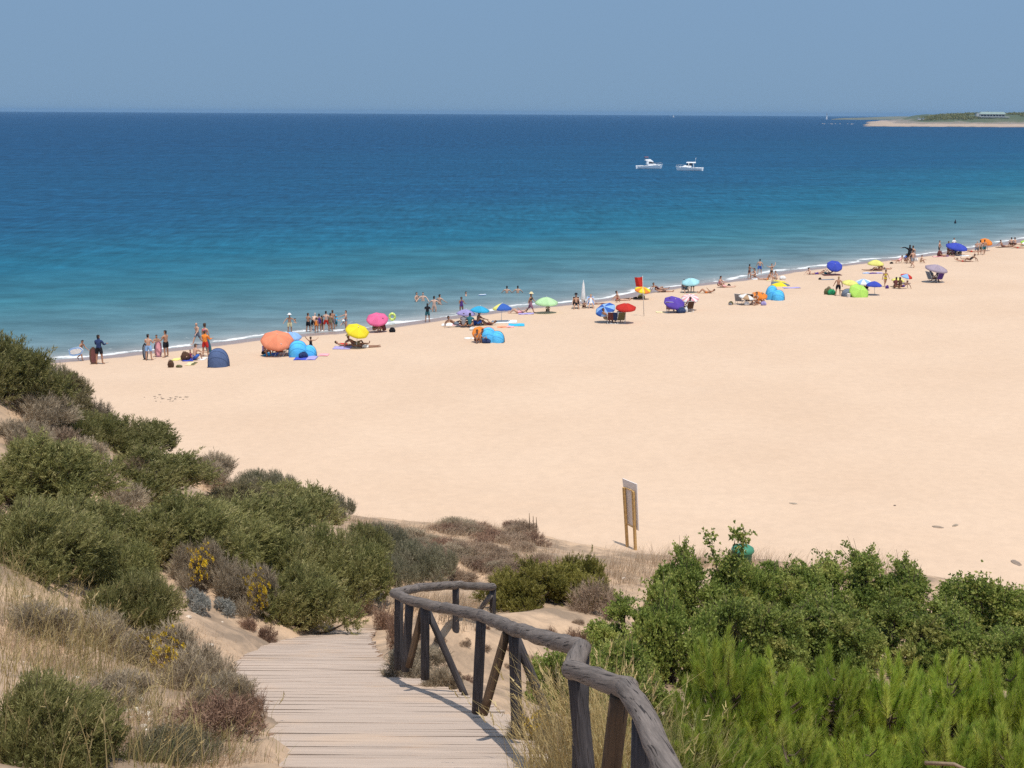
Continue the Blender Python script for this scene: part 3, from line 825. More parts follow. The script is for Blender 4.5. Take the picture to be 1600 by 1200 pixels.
for k, x, y, wd, ht, lb in [
    ('grey_flower', 305, 925, 90, 76, 'grey bush topped with yellow flowers in front of the spreading juniper'),
    ('grey_flower', 390, 962, 100, 80, 'bush with the brightest yellow flowers beside the feathery juniper'),
    ('grey', 345, 935, 80, 60, 'grey bush without flowers between two flowering bushes'),
    ('silver', 300, 955, 52, 40, 'small silver grey cushion plant on sand below the yellow flowers'),
    ('silver', 345, 960, 45, 30, 'tiny silver grey plant on sand under the flowering bushes'),
    ('grey_flower', 240, 1050, 140, 90, 'wide straw grey bush with small yellow heads beside the round juniper'),
    ('grey', 300, 1080, 110, 80, 'grey tangled bush on the bank left of the boardwalk'),
    ('grey', 340, 1110, 100, 62, 'straw grey bush near the boardwalk bend'),
    ('rust', 330, 1160, 150, 72, 'rusty brown dry bush spilling over the edge of the boardwalk'),
    ('rust', 400, 1140, 80, 60, 'reddish dry twigs overhanging the planks on the left'),
    ('grey', 40, 1000, 120, 56, 'faded grey bush among long grass at the left picture edge'),
    ('grey', 140, 1010, 110, 60, 'grey bush with round pale seed heads in long grass'),
    ('olive_mat', 250, 1195, 150, 56, 'grey green scrub at the bottom edge beside the boardwalk'),
    ('grey', 180, 1110, 120, 60, 'dry grey bush on the chalky bank above the corner juniper'),
    ('rust', 415, 1000, 40, 26, 'little dry bush on the sand next to the boardwalk'),
    ('rust', 385, 985, 38, 22, 'little brown bush below the brightest yellow flowers'),
    ('rust', 610, 1020, 50, 60, 'dry brown bush against the corner posts of the rail'),
    ('silver', 625, 1050, 55, 40, 'silver green tuft at the foot of the corner posts'),
    ('grey', 650, 1065, 110, 42, 'grey brown bush along the boardwalk under the railing'),
    ('grey', 690, 1085, 60, 44, 'small grey bush under the second rail brace'),
    ('grey_flower', 835, 1170, 90, 74, 'lavender grey bush with a few yellow heads at the railing foot'),
    ('dry', 935, 965, 95, 58, 'leafless grey twig bush beside the olive juniper on the sand mound'),
    ('rust', 860, 1005, 20, 30, 'thin reddish plant on the sand mound'),
    ('rust', 893, 1008, 48, 26, 'spreading reddish plant on the sand mound'),
    ('rust', 590, 985, 60, 40, 'brown green scrub on the sand hump at the end of the boardwalk'),
    ('dry', 560, 965, 50, 30, 'dry scrub beside the tall juniper at the railing corner'),
]:
    place_bush(k, x, y, wd, ht, lb, 'bush', 'dune_bush')

# tufts over the middle dune: single small plants nothing tells apart
rngt = np.random.default_rng(5)
poly_pts = 0
while poly_pts < 88:
    x = rngt.uniform(560, 850); y = rngt.uniform(812, 912)
    top = np.interp(x, [560, 650, 760, 820, 850], [812, 825, 815, 822, 848])
    bot = np.interp(x, [560, 700, 850], [850, 915, 910])
    if not (top + 6 < y < bot): continue
    s = rngt.uniform(0.6, 1.25)
    k = 'rust' if rngt.random() < .28 else ('dry' if rngt.random() < .72 else 'grey')
    kk = {'rust': ('dark red brown dry tuft on the bare middle dune', 'dark dry tufts on the middle dune'),
          'dry': ('small straw brown dry tuft on the bare middle dune', 'brown dry tufts on the middle dune'),
          'grey': ('small grey dry tuft on the bare middle dune', 'grey dry tufts on the middle dune')}[k]
    place_bush(k, x, y, 50 * s, 16 * s, kk[0], 'tuft', 'dry_tuft', group=kk[1])
    poly_pts += 1

for j in range(34):
    x = rngt.uniform(650, 960); y = rngt.uniform(965, 1075)
    if x < 740 and y < 1000 or y > 1090 - (x - 700) * .25: continue
    k = rngt.choice(['dry', 'rust']); s = rngt.uniform(.5, 1.1)
    place_bush(str(k), x, y, 26 * s, 11 * s, 'tiny dry sprig on the bare sand behind the log railing', 'tuft', 'dry_sprig', group='tiny dry sprigs behind the railing')

# right: olive juniper on the mound, lentisk thicket, young pines
for j, (x, y, wd, ht, lb) in enumerate([
    (820, 950, 140, 72, 'olive green juniper at the far end of the log rail'),
    (872, 940, 130, 66, 'low olive juniper between the rail end juniper and the upright one'),
    (912, 942, 110, 84, 'upright olive juniper right of the rail end before the info board')]):
    place_bush('savin', x, y, wd, ht, lb, 'juniper', 'juniper_bush', i=j)
LENT = [
    (1090, 985, 130, 130, 'lentisk with a bare reddish gap at the back left of the thicket'),
    (1165, 975, 90, 120, 'lentisk bush hiding most of the green bin'),
    (1240, 985, 130, 115, 'lentisk standing behind the thicket right of the bin'),
    (1345, 985, 140, 118, 'lentisk with a pointed crown tip under the tall pale grass'),
    (1450, 1000, 150, 110, 'lentisk with arching twigs along the beach side'),
    (1560, 1015, 130, 105, 'lentisk with open branches at the right picture edge against sand'),
    (1630, 1020, 120, 90, 'lentisk cut by the right picture edge, back row'),
    (985, 1040, 120, 100, 'light green lentisk nearest the sand mound'),
    (1060, 1075, 130, 170, 'lentisk with a dark upright hollow behind the zigzag rail'),
    (1180, 1065, 160, 140, 'full green lentisk in the middle of the thicket'),
    (1300, 1060, 160, 130, 'lentisk around the darkest hollow above the pines'),
    (1420, 1060, 160, 120, 'lentisk in the second row below the arching twigs'),
    (1530, 1070, 150, 110, 'grey green lentisk just above the pines at right'),
    (1625, 1080, 130, 110, 'lentisk cut by the right picture edge, front row'),
    (1730, 1030, 140, 105, 'lentisk past the right picture edge, nearer the beach'),
    (1740, 1085, 150, 120, 'lentisk past the right picture edge, nearer the pines'),
    (1850, 1060, 150, 110, 'lentisk farthest right of the thicket'),
    (885, 1115, 110, 120, 'lentisk seen between the rail posts'),
    (960, 1120, 130, 140, 'lentisk right behind the bend of the rail'),
    (1010, 1165, 130, 110, 'lentisk under the thick near end of the rail'),
]
for j, (x, y, wd, ht, lb) in enumerate(LENT):
    place_bush('lentisk', x, y, wd * 1.12, ht, lb, 'lentisk', 'lentisk_bush', i=j)
# upright sprigs standing above the thicket
def sprig(x, y, wpx, hpx, label):
    p = ground_hit(x, y); dep = depth_of(p); s = hpx / FPX * dep
    rng = np.random.default_rng(int(x)); Ps = []
    o = empty('lentisk_sprig', p, 0, label, 'lentisk')
    for k in range(4):
        mb = MB(); a = rng.uniform(-.5, .5); pts = [Vector((0, 0, -.2))]
        for q in range(1, 6):
            pts.append(Vector((a * wpx / FPX * dep * q / 5 * (q / 5), rng.normal(0, .06), s * q / 5 * rng.uniform(.86, 1.0))))
        mb.tube(pts, [.03, .025, .02, .016, .012, .006], 5); mb.build('stem', M_WOOD, o)
        for q in range(2, 6): Ps += [tuple(pts[q] + Vector(rng.normal(0, .10, 3))) for _ in range(36)]
    P = np.array(Ps); V, F, T = blades(P, unit(rng.normal(0, 1, P.shape) + np.array([.3, 0, .4])), 6, .07, .038, .7, rng, 'leaf', rng.random(len(P)))
    link('foliage', np_mesh('foliage', V, F, M_LEN, tint=T), o)
sprig(1128, 985, 70, 165, 'tall lentisk shoot leaning left over the sand beside the bin')
sprig(1340, 980, 46, 112, 'lentisk shoot rising highest at the middle of the thicket')
sprig(1510, 1000, 50, 105, 'lentisk shoot bending right towards the empty sand')
sprig(1240, 975, 40, 92, 'thin dark lentisk shoot right of the bin')

PINES = [
    (1130, 1190, 120, 185, 'young pine standing tallest beside the dark hollow'),
    (1215, 1205, 130, 165, 'young pine left of the middle with yellowish shoots'),
    (1310, 1205, 130, 170, 'young pine with reddish buds at the centre of the row'),
    (1400, 1210, 130, 170, 'young pine with dense upright shoots right of the centre'),
    (1490, 1200, 130, 165, 'young pine below the grey green lentisk'),
    (1580, 1205, 130, 175, 'young pine at the right picture edge, back row'),
    (1690, 1215, 140, 170, 'young pine past the right picture edge, back row'),
    (1710, 1310, 150, 175, 'low pine past the bottom right corner'),
    (1810, 1225, 140, 165, 'young pine farthest right of the row'),
    (1120, 1290, 150, 150, 'low pine next to the golden grass by the rail'),
    (1240, 1300, 150, 165, 'low pine at the bottom edge left of the bare brown stick'),
    (1360, 1300, 150, 165, 'low pine at the bottom edge around the bare brown stick'),
    (1480, 1300, 150, 175, 'low pine at the bottom edge right of the bare brown stick'),
    (1590, 1300, 150, 180, 'low pine in the bottom right corner'),
]
for j, (x, y, wd, ht, lb) in enumerate(PINES):
    place_bush('pine', x, y, wd * 1.15, ht, lb, 'pine', 'young_pine', i=j)

# ------------------------------------------------------------------ grasses (uncountable)
def grass(name, label, spots, mat, ln, wd, seed, heads=0.0, lean=(0.25, 0.0)):
    rng = np.random.default_rng(seed); V = []; F = []; T = []; off = 0
    for (x, y, rpx, n, hm) in spots:
        c = ground_hit(x, y); rr = rpx / FPX * depth_of(c)
        px_ = c.x + rng.normal(0, rr * .5, n); py_ = c.y + rng.normal(0, rr * .5, n)
        pz = ground(px_, py_)[0] - 0.02
        L = ln * hm * rng.uniform(.45, 1.1, n)
        a = rng.normal(lean[0], .30, n); b = rng.normal(lean[1], .25, n)
        W = wd * rng.uniform(.6, 1.3, n)
        az = rng.random(n) * math.pi
        sx_, sy_ = np.cos(az) * W / 2, np.sin(az) * W / 2
        tt = np.clip(rng.normal(.5, .25, n), 0, 1)
        prev = None
        K = 4
        for k in range(K + 1):
            s = k / K
            cx = px_ + a * L * s ** 2; cy = py_ + b * L * s ** 2; cz = pz + L * s * (1 - .18 * s * np.abs(a))
            f = 1 - s * .85
            V.append(np.stack([np.stack([cx - sx_ * f, cy - sy_ * f, cz], -1), np.stack([cx + sx_ * f, cy + sy_ * f, cz], -1)], 1).reshape(-1, 3))
            T.append(np.repeat(tt, 2))
            cur = off + np.arange(n) * 2; off += 2 * n
            if prev is not None: F.append(np.stack([prev, prev + 1, cur + 1, cur], -1))
            prev = cur
        if heads:
            m = rng.random(n) < heads
            P = np.stack([px_ + a * L, py_ + b * L, pz + L * (1 - .18 * np.abs(a))], -1)[m]
            D = unit(np.stack([a, b, np.ones(n) * .9], -1)[m])
            if len(P):
                for q in range(6):
                    base = P - D * (.02 + .022 * q)
                    dirs = unit(D + rng.normal(0, .35, D.shape)); tip = base + dirs * .05
                    sd_ = unit(np.cross(D, rng.normal(0, 1, D.shape))) * .006
                    V.append(np.stack([base - sd_, base + sd_, tip + sd_ * .3, tip - sd_ * .3], 1).reshape(-1, 3)); T.append(np.repeat(tt[m], 4))
                    F.append(off + np.arange(len(P) * 4).reshape(-1, 4)); off += len(P) * 4
    me = np_mesh(name, np.concatenate(V), np.concatenate(F), mat, tint=np.concatenate(T))
    return tag(link(name, me), label, 'grass', kind='stuff')

grass('dry_grass', 'long golden grass stalks leaning over the left bank',
      [(30, 960, 70, 110, 1.2), (90, 1010, 80, 130, 1.3), (150, 1040, 80, 130, 1.2), (200, 1080, 80, 90, 1.0), (60, 1060, 70, 90, 1.3), (20, 1100, 60, 50, 1.2), (90, 1200, 80, 40, 1.2), (230, 1120, 70, 60, .9),
       (110, 1150, 60, 40, 1.0), (260, 1180, 80, 70, .8), (330, 1110, 60, 50, .8), (200, 1190, 120, 90, .9), (20, 900, 40, 40, .7), (120, 930, 50, 30, .7)], M_STRAW, .62, .0092, 1, heads=.25)
grass('fine_grass', 'fine green grey grass among the bushes of the left bank',
      [(40, 930, 90, 500, .5), (60, 1000, 120, 500, .6), (180, 1120, 120, 500, .5), (270, 1190, 120, 500, .5), (130, 1060, 100, 400, .5), (330, 1150, 80, 250, .4)], M_GRASSG, .5, .006, 2)
grass('bank_litter', 'fine pale dry stalks and litter covering the left bank',
      [(x, y, 70, 520, h) for x, y, h in ((200, 1030, .5), (60, 980, .6), (130, 1090, .6), (230, 1130, .5), (300, 1180, .5), (350, 1190, .4), (180, 1160, .6), (90, 1040, .6), (270, 1040, .45), (330, 1085, .4), (20, 1010, .6), (300, 990, .3), (250, 970, .3))], M_PALE, .42, .006, 8)
grass('golden_grass', 'golden grass clumps growing around the near posts of the rail',
      [(905, 1185, 50, 300, 1.0), (950, 1195, 40, 260, 1.0), (870, 1215, 50, 260, 1.0), (985, 1215, 40, 160, 1.0), (930, 1245, 60, 300, 1.1), (850, 1250, 50, 160, .9)], M_STRAW, .85, .0075, 3, heads=.15, lean=(-.1, 0))
grass('green_gold_grass', 'green and golden grass between the rail and the young pines',
      [(1090, 1205, 60, 260, 1.0), (1050, 1165, 35, 120, .9), (1140, 1235, 70, 260, 1.0), (1060, 1250, 60, 300, 1.0), (1250, 1250, 120, 60, 1.3), (1450, 1260, 140, 50, 1.3), (1030, 1300, 80, 200, 1.)], M_GRASSG, .75, .008, 4, heads=.1, lean=(.1, 0))
grass('pale_dune_grass', 'thin pale dry grass along the foot of the dune below the info board',
      [(x, y, 50, 260, h) for x, y, h in ((960, 888, .8), (1000, 880, .9), (1040, 880, 1), (930, 900, .8), (1100, 885, 1), (1220, 895, 1.1), (1300, 905, 1.1), (1370, 905, 1.5), (1330, 905, 1.3), (1160, 880, .9), (970, 905, .8), (1010, 900, .8))]
      + [(x, y, 40, 160, .7) for x, y in ((690, 945), (705, 950), (730, 955), (670, 955), (650, 945), (690, 955), (720, 960), (660, 950), (740, 950), (700, 965), (640, 948))]
      + [(x, y, 60, 330, .5) for x, y in ((620, 850), (590, 830), (650, 870), (730, 880), (760, 830), (810, 840), (840, 875), (690, 830), (640, 890), (790, 890), (720, 845), (680, 850), (740, 860), (800, 870), (700, 890), (780, 840), (830, 860), (600, 840), (340, 758), (310, 750), (650, 830), (720, 825), (560, 815))], M_PALE, .6, .011, 5, heads=.0)
# ------------------------------------------------------------------ boardwalk: weathered planks laid across
def plank_material():
    m, nt, b = new_mat('weathered_plank'); L = nt.links.new
    tc = N(nt, 'ShaderNodeTexCoord'); at = N(nt, 'ShaderNodeAttribute'); at.attribute_name = 'tint'
    mp = N(nt, 'ShaderNodeMapping'); mp.inputs['Scale'].default_value = (1.2, 40, 40); L(tc.outputs['Object'], mp.inputs['Vector'])
    n = N(nt, 'ShaderNodeTexNoise'); n.inputs['Scale'].default_value = 1.0; n.inputs['Detail'].default_value = 6; n.inputs['Roughness'].default_value = .7
    L(mp.outputs['Vector'], n.inputs['Vector'])
    n2 = N(nt, 'ShaderNodeTexNoise'); n2.inputs['Scale'].default_value = 0.8; n2.inputs['Detail'].default_value = 5; L(tc.outputs['Object'], n2.inputs['Vector'])
    ra = N(nt, 'ShaderNodeValToRGB'); e = ra.color_ramp.elements
    e[0].position = .28; e[0].color = (.40, .305, .24, 1); e[1].position = .68; e[1].color = (.55, .435, .35, 1)
    L(n.outputs['Fac'], ra.inputs['Fac'])
    mr = N(nt, 'ShaderNodeMapRange'); mr.inputs['To Min'].default_value = .90; mr.inputs['To Max'].default_value = 1.08; L(at.outputs['Fac'], mr.inputs['Value'])
    mu = N(nt, 'ShaderNodeMix', data_type='RGBA', blend_type='MULTIPLY'); mu.inputs['Factor'].default_value = 1
    L(ra.outputs['Color'], mu.inputs['A']); L(mr.outputs['Result'], mu.inputs['B'])
    # sand blown over the boards
    st = N(nt, 'ShaderNodeMapRange', interpolation_type='SMOOTHSTEP'); st.inputs['From Min'].default_value = .50; st.inputs['From Max'].default_value = .68; st.inputs['To Max'].default_value = .65
    L(n2.outputs['Fac'], st.inputs['Value'])
    mx = N(nt, 'ShaderNodeMix', data_type='RGBA'); mx.inputs['B'].default_value = (.54, .395, .285, 1); L(st.outputs['Result'], mx.inputs['Factor']); L(mu.outputs['Result'], mx.inputs['A'])
    L(mx.outputs['Result'], b.inputs['Base Color']); b.inputs['Roughness'].default_value = .9; b.inputs['Specular IOR Level'].default_value = .15
    bu = N(nt, 'ShaderNodeBump'); bu.inputs['Strength'].default_value = .5; bu.inputs['Distance'].default_value = .012; L(n.outputs['Fac'], bu.inputs['Height']); L(bu.outputs['Normal'], b.inputs['Normal'])
    return m
def build_deck():
    rng = np.random.default_rng(8); V = []; F = []; T = []; o = 0
    D = 3.0
    while D < DECK_END + .6:
        wd = rng.uniform(.115, .15)
        l, r = deck_lr(np.array([D])); l = float(l[0]) - .06 + rng.normal(0, .025); r = float(r[0]) - .02 + rng.normal(0, .035)
        sk = rng.normal(0.0, .01); th = .045
        dz = rng.normal(0, .0015); tl = rng.normal(0, .0025)
        gap = rng.choice([.001, .002, .004, .008], p=[.74, .20, .05, .01])
        y0, y1 = D, D + wd - gap
        nseg = 6
        for k in range(nseg + 1):
            s = k / nseg; x = l + (r - l) * s
            bow = .006 * math.sin(s * math.pi) * rng.normal(0, .3)
            z0 = DECK_Z(y0) + dz + tl * (s - .5) + bow; z1 = DECK_Z(y1) + dz + tl * (s - .5) + bow
            V += [(x, y0 + sk * (s - .5) * 2, z0), (x, y1 + sk * (s - .5) * 2, z1), (x, y1 + sk * (s - .5) * 2, z1 - th), (x, y0 + sk * (s - .5) * 2, z0 - th)]
        t = float(np.clip(rng.normal(.5, .24), 0, 1)); T += [t] * (4 * (nseg + 1))
        for k in range(nseg):
            a = o + 4 * k; b_ = a + 4
            F += [(a, b_, b_ + 1, a + 1), (a + 1, b_ + 1, b_ + 2, a + 2), (a + 3, a + 2, b_ + 2, b_ + 3), (a, a + 3, b_ + 3, b_)]
        F += [(o, o + 1, o + 2, o + 3), (o + 4 * nseg + 3, o + 4 * nseg + 2, o + 4 * nseg + 1, o + 4 * nseg)]
        o += 4 * (nseg + 1); D += wd
    me = np_mesh('boardwalk', V, F, plank_material(), tint=T)
    tag(link('boardwalk', me), 'weathered grey plank boardwalk sloping down the dune', 'boardwalk', kind='structure')
build_deck()

# ------------------------------------------------------------------ log railing
def log_material(name, c0, c1):
    m, nt, b = new_mat(name); L = nt.links.new
    at = N(nt, 'ShaderNodeAttribute'); at.attribute_name = 'grain'      # coordinates along the straightened, twisted log
    def noise(sx, sz, det, rough=.6):
        mp = N(nt, 'ShaderNodeMapping'); mp.inputs['Scale'].default_value = (sx, sx, sz); L(at.outputs['Vector'], mp.inputs['Vector'])
        n = N(nt, 'ShaderNodeTexNoise'); n.inputs['Scale'].default_value = 1; n.inputs['Detail'].default_value = det; n.inputs['Roughness'].default_value = rough
        L(mp.outputs['Vector'], n.inputs['Vector']); return n
    n = noise(60, 3.5, 6, .65); big = noise(9, 2.5, 4); ck = noise(75, 3.0, 2, .4)
    ra = N(nt, 'ShaderNodeValToRGB'); e = ra.color_ramp.elements; e[0].position = .3; e[0].color = c0 + (1,); e[1].position = .7; e[1].color = c1 + (1,)
    L(n.outputs['Fac'], ra.inputs['Fac'])
    bv = N(nt, 'ShaderNodeMapRange'); bv.inputs['From Min'].default_value = .3; bv.inputs['From Max'].default_value = .7; bv.inputs['To Min'].default_value = .72; bv.inputs['To Max'].default_value = 1.25
    L(big.outputs['Fac'], bv.inputs['Value'])
    mu0 = N(nt, 'ShaderNodeMix', data_type='RGBA', blend_type='MULTIPLY'); mu0.inputs['Factor'].default_value = 1; L(ra.outputs['Color'], mu0.inputs['A']); L(bv.outputs['Result'], mu0.inputs['B'])
    cr = N(nt, 'ShaderNodeMapRange', interpolation_type='SMOOTHSTEP'); cr.inputs['From Min'].default_value = .635; cr.inputs['From Max'].default_value = .67
    L(ck.outputs['Fac'], cr.inputs['Value'])
    mu = N(nt, 'ShaderNodeMix', data_type='RGBA'); mu.inputs['B'].default_value = (.045, .036, .032, 1)
    L(cr.outputs['Result'], mu.inputs['Factor']); L(mu0.outputs['Result'], mu.inputs['A']); L(mu.outputs['Result'], b.inputs['Base Color'])
    b.inputs['Roughness'].default_value = .8; b.inputs['Specular IOR Level'].default_value = .25
    inv = N(nt, 'ShaderNodeMath', operation='SUBTRACT'); inv.inputs[0].default_value = 1; L(cr.outputs['Result'], inv.inputs[1])
    bu = N(nt, 'ShaderNodeBump'); bu.inputs['Strength'].default_value = .9; bu.inputs['Distance'].default_value = .015; L(inv.outputs[0], bu.inputs['Height'])
    b2 = N(nt, 'ShaderNodeBump'); b2.inputs['Strength'].default_value = .3; b2.inputs['Distance'].default_value = .008; L(n.outputs['Fac'], b2.inputs['Height']); L(bu.outputs['Normal'], b2.inputs['Normal'])
    L(b2.outputs['Normal'], b.inputs['Normal'])
    return m
def add_grain(o, pts, seg, twist=1.1, r=.07):
    """straightened log coordinates for the grain (vertices are rings of seg)"""
    me = o.data; a = me.attributes.new('grain', 'FLOAT_VECTOR', 'POINT'); out = []
    off = random.random() * 50; ln = 0.0
    for i, p in enumerate(pts):
        if i: ln += (Vector(p) - Vector(pts[i - 1])).length
        for k in range(seg):
            t = 2 * math.pi * k / seg + ln * twist
            out += [math.cos(t) * r, math.sin(t) * r, ln + off]
    a.data.foreach_set('vector', out)
    return o
LOG = log_material('weathered_log', (.105, .086, .074), (.225, .185, .160))
LOGP = log_material('weathered_post', (.028, .026, .029), (.085, .074, .074))
LOGB = log_material('brown_post', (.060, .038, .024), (.125, .078, .045))
fence = empty('log_railing', on_deck(757, 1085), 0, 'weathered grey log railing zigzagging down beside the boardwalk', 'railing')
_inv = -Vector(fence.location)
RAD = 0.070
def rail_piece(pts, seed, r=.062):
    rng = random.Random(seed); P = []; Rr = []
    for a, b in zip(pts[:-1], pts[1:]):
        n = max(3, int((b - a).length / .18))
        for k in range(n):
            s = k / n
            P.append(a.lerp(b, s) + Vector((rng.gauss(0, .004), rng.gauss(0, .004), rng.gauss(0, .004)))); Rr.append(r * rng.uniform(.95, 1.05))
    P.append(pts[-1]); Rr.append(r)
    # rounded ends
    t0 = (P[0] - P[1]).normalized(); t1 = (P[-1] - P[-2]).normalized()
    P = [P[0] + t0 * .05, P[0] + t0 * .035] + P + [P[-1] + t1 * .035, P[-1] + t1 * .05]; Rr = [r * .45, r * .85] + Rr + [r * .85, r * .45]
    mb = MB(); mb.tube([p + _inv for p in P], Rr, 16)
    return add_grain(mb.build('top_rail', LOG, fence), P, 16)
W_ = lambda px, py, wpx: at_dist(px, py, 1.0) if False else None
def rp(px, py, wpx):
    """railing point: photo pixel plus apparent log thickness -> distance"""
    d = ray(px, py); dep = 2 * RAD * FPX / wpx
    p = Vector((0, 0, CAM_Z)) + d * (dep / d.dot(F_))
    return p
K = [rp(1085, 1290, 66), rp(1035, 1185, 56), rp(1005, 1115, 49), rp(978, 1075, 44), rp(893, 1046, 37),
     rp(909, 1013, 33.5), rp(800, 982, 25), rp(752, 962, 21.8), rp(690, 950, 19.5), rp(640, 938, 18.2), rp(616, 927, 17.2),
     rp(655, 918, 15.6), rp(712, 914.5, 14.3), rp(770, 917, 13.4)]
rail_piece([K[0], K[1], K[2], K[3]], 1, r=.055)
rail_piece([K[3], K[4]], 2, r=.057)
rail_piece([K[4], K[5]], 3)
rail_piece([K[5], K[6], K[7]], 4)
rail_piece([K[7], K[8], K[9]], 5)
rail_piece([K[9], K[10]], 6)
rail_piece([K[10], K[11], K[12]], 7)
rail_piece([K[12], K[13]], 8)
def post(top, foot=None, r=.052, mat=None, name='post', drop=.02):
    x, y = top.x, top.y
    if foot is None: foot = Vector((x, y, gz(x, y) - .25))
    mb = MB(); top = top + Vector((0, 0, -RAD * .5))
    n = 5; q = [top.lerp(foot, k / n) + _inv for k in range(n + 1)]; mb.tube(q, [r * random.uniform(.96, 1.04) for _ in range(n + 1)], 14)
    return add_grain(mb.build(name, mat or LOGP, fence), q, 14, .5)
def foot_at(px, py, near):
    """a point on the ground below a photo pixel, at the distance of the neighbouring rail"""
    p = at_dist(px, py, near.y); return Vector((p.x, p.y, p.z - .15))
post(K[0]); post(K[2]); post(K[4] + Vector((.03, .1, 0)), foot_at(918, 1190, K[4]), r=.056); post(K[5]); post(K[6] + Vector((.02, 0, 0)), foot_at(808, 1120, K[6])); post(K[7], foot_at(745, 1092, K[7])); 
p65 = K[8].lerp(K[9], .5); post(p65, foot_at(664, 1042, p65)); post(K[9], foot_at(633, 1030, K[9])); post(K[10] + Vector((.06, 0, 0)), foot_at(622, 1028, K[10]), r=.056)
post(K[12]); post(K[13])
# braces: long round poles from under the rail down to the ground, towards and away from the walk
def brace(top, px, py, mat=LOGP, r=.042, near=None):
    f = at_dist(px, py, (near or top).y); mb = MB(); t = top + Vector((0, 0, -RAD * 1.3))
    f = f + (f - t).normalized() * .15
    q = [t.lerp(f, k / 5) + _inv for k in range(6)]; mb.tube(q, r, 12); return add_grain(mb.build('brace', mat, fence), q, 12, .5)
p66 = K[6] + Vector((0, 0, 0))
brace(p65 + Vector((.02, .05, 0)), 727, 1088, LOGP); brace(p65 + Vector((-.03, .1, 0)), 643, 1024, LOGB)
brace(p66 + Vector((.03, .05, 0)), 852, 1108, LOGP); brace(p66 + Vector((-.05, .1, 0)), 762, 1092, LOGB)
brace(K[3] + Vector((-.02, .1, 0)), 955, 1200, LOGB, r=.052)
brace(K[13] + Vector((-.02, -.1, 0)), 748, 955, LOG, r=.042)
brace(K[2] + Vector((.03, .1, 0)), 1010, 1215, LOGP, r=.052)

# ------------------------------------------------------------------ info board seen from behind
def info_board():
    a = ground_hit(981, 853); b = ground_hit(994, 860)
    D = a.y
    tl, tr, br, bl = at_dist(972.3, 747.5, D), at_dist(994.7, 756.5, D - 0.55), at_dist(997.8, 829.5, D - .55), at_dist(980, 820, D)
    root = empty('info_board', a, 0, 'tall wooden beach notice board seen from behind on two timber posts', 'notice board')
    iv = -Vector(a)
    n = ((tr - tl).cross(bl - tl)).normalized()
    if n.y > 0: n = -n
    mb = MB(); th = n * -.03
    vs = [p + iv for p in (tl, tr, br, bl)] + [p + iv + th for p in (tl, tr, br, bl)]
    mb.add(vs, [(3, 2, 1, 0), (4, 5, 6, 7), (0, 1, 5, 4), (1, 2, 6, 5), (2, 3, 7, 6), (3, 0, 4, 7)], 0, False)
    mb.build('panel', plain('board_back', (.78, .72, .69), .6, .06, 20), root)
    wood = plain('pine_post', (.50, .31, .12), .7, .25, 12, .3)
    for (u, foot, top) in ((0.14, a, .17), (.80, b, .17)):
        t = tl.lerp(tr, u).lerp(bl.lerp(br, u), top) + n * .05
        f = Vector((at_dist(foot.x * 0 + (981 if u < .5 else 993.5), 853 if u < .5 else 860, t.y)))
        f.z = min(f.z, gz(f.x, f.y)) - .2
        m2 = MB(); ax = (tr - tl).normalized()
        w2 = ax * .042; d2 = n * .038
        q = [f - w2 - d2, f + w2 - d2, f + w2 + d2, f - w2 + d2, t - w2 - d2, t + w2 - d2, t + w2 + d2, t - w2 + d2]
        m2.add([p + iv for p in q], [(3, 2, 1, 0), (4, 5, 6, 7), (0, 1, 5, 4), (1, 2, 6, 5), (2, 3, 7, 6), (3, 0, 4, 7)], 0, False)
        m2.build('post', wood, root)
    for v in (.17, .97):
        l_ = tl.lerp(bl, v).lerp(tr.lerp(br, v), .16) + n * .03; r_ = tl.lerp(bl, v).lerp(tr.lerp(br, v), .78) + n * .03
        m3 = MB(); m3.tube([l_ + iv, r_ + iv], .022, 6); m3.build('crossbar', wood, root)
info_board()

# ------------------------------------------------------------------ green bin half hidden by the thicket
def bin_():
    p = at_dist(1160, 872, 33.0); g = gz(p.x, p.y)
    root = empty('litter_bin', (p.x, p.y, g - .05), 0, 'green domed litter bin peeping over the thicket', 'litter bin')
    top = at_dist(1160, 852, 33).z - g + .05
    gm_ = plain('green_plastic', (.045, .16, .085), .4, .1, 4)
    mb = MB(); mb.lathe([(.0, 0), (.20, 0), (.27, top - .18), (.28, top - .16)], 20); mb.build('body', gm_, root)
    m2 = MB(); m2.lathe([(.31, top - .17), (.315, top - .14), (.29, top - .07), (.20, top - .015), (0.0, top)], 24); m2.build('lid', plain('green_lid', (.06, .22, .13), .35, .1, 4), root)
bin_()

# ------------------------------------------------------------------ stones and litter on the sand
def stone(px, py, wpx, label, col=(.62, .52, .42), name='stone', cat='stone', flat=.55, seed=1, group=None):
    p = ground_hit(px, py); s = wpx / FPX * depth_of(p) / 2
    bm = bmesh.new(); bmesh.ops.create_icosphere(bm, subdivisions=3, radius=1)
    for v in bm.verts:
        k = 1 + .35 * mnoise.noise(v.co * 1.3 + Vector((seed, 0, 0))) + .12 * mnoise.noise(v.co * 4 + Vector((seed, 3, 0)))
        v.co = Vector((v.co.x * k * s, v.co.y * k * s * (.45 if flat < .24 else 1), v.co.z * k * s * flat))
    me = bpy.data.meshes.new(name); bm.to_mesh(me); bm.free()
    me.materials.append(plain('stone', col, .9, .2, 6, .6))
    o = link(name, me, None, (p.x, p.y, p.z + s * flat * .25)); o.rotation_euler.z = seed
    return tag(o, label, cat, group)
stone(822, 828, 13, 'pale white rock at the tip of the middle dune', (.72, .62, .52), flat=.75, seed=3)
stone(747, 863, 5, 'tiny white stone half way up the middle dune', (.78, .70, .62), seed=4)
stone(976, 905, 9, 'white stone among the pale grass under the info board', (.78, .70, .62), seed=5)
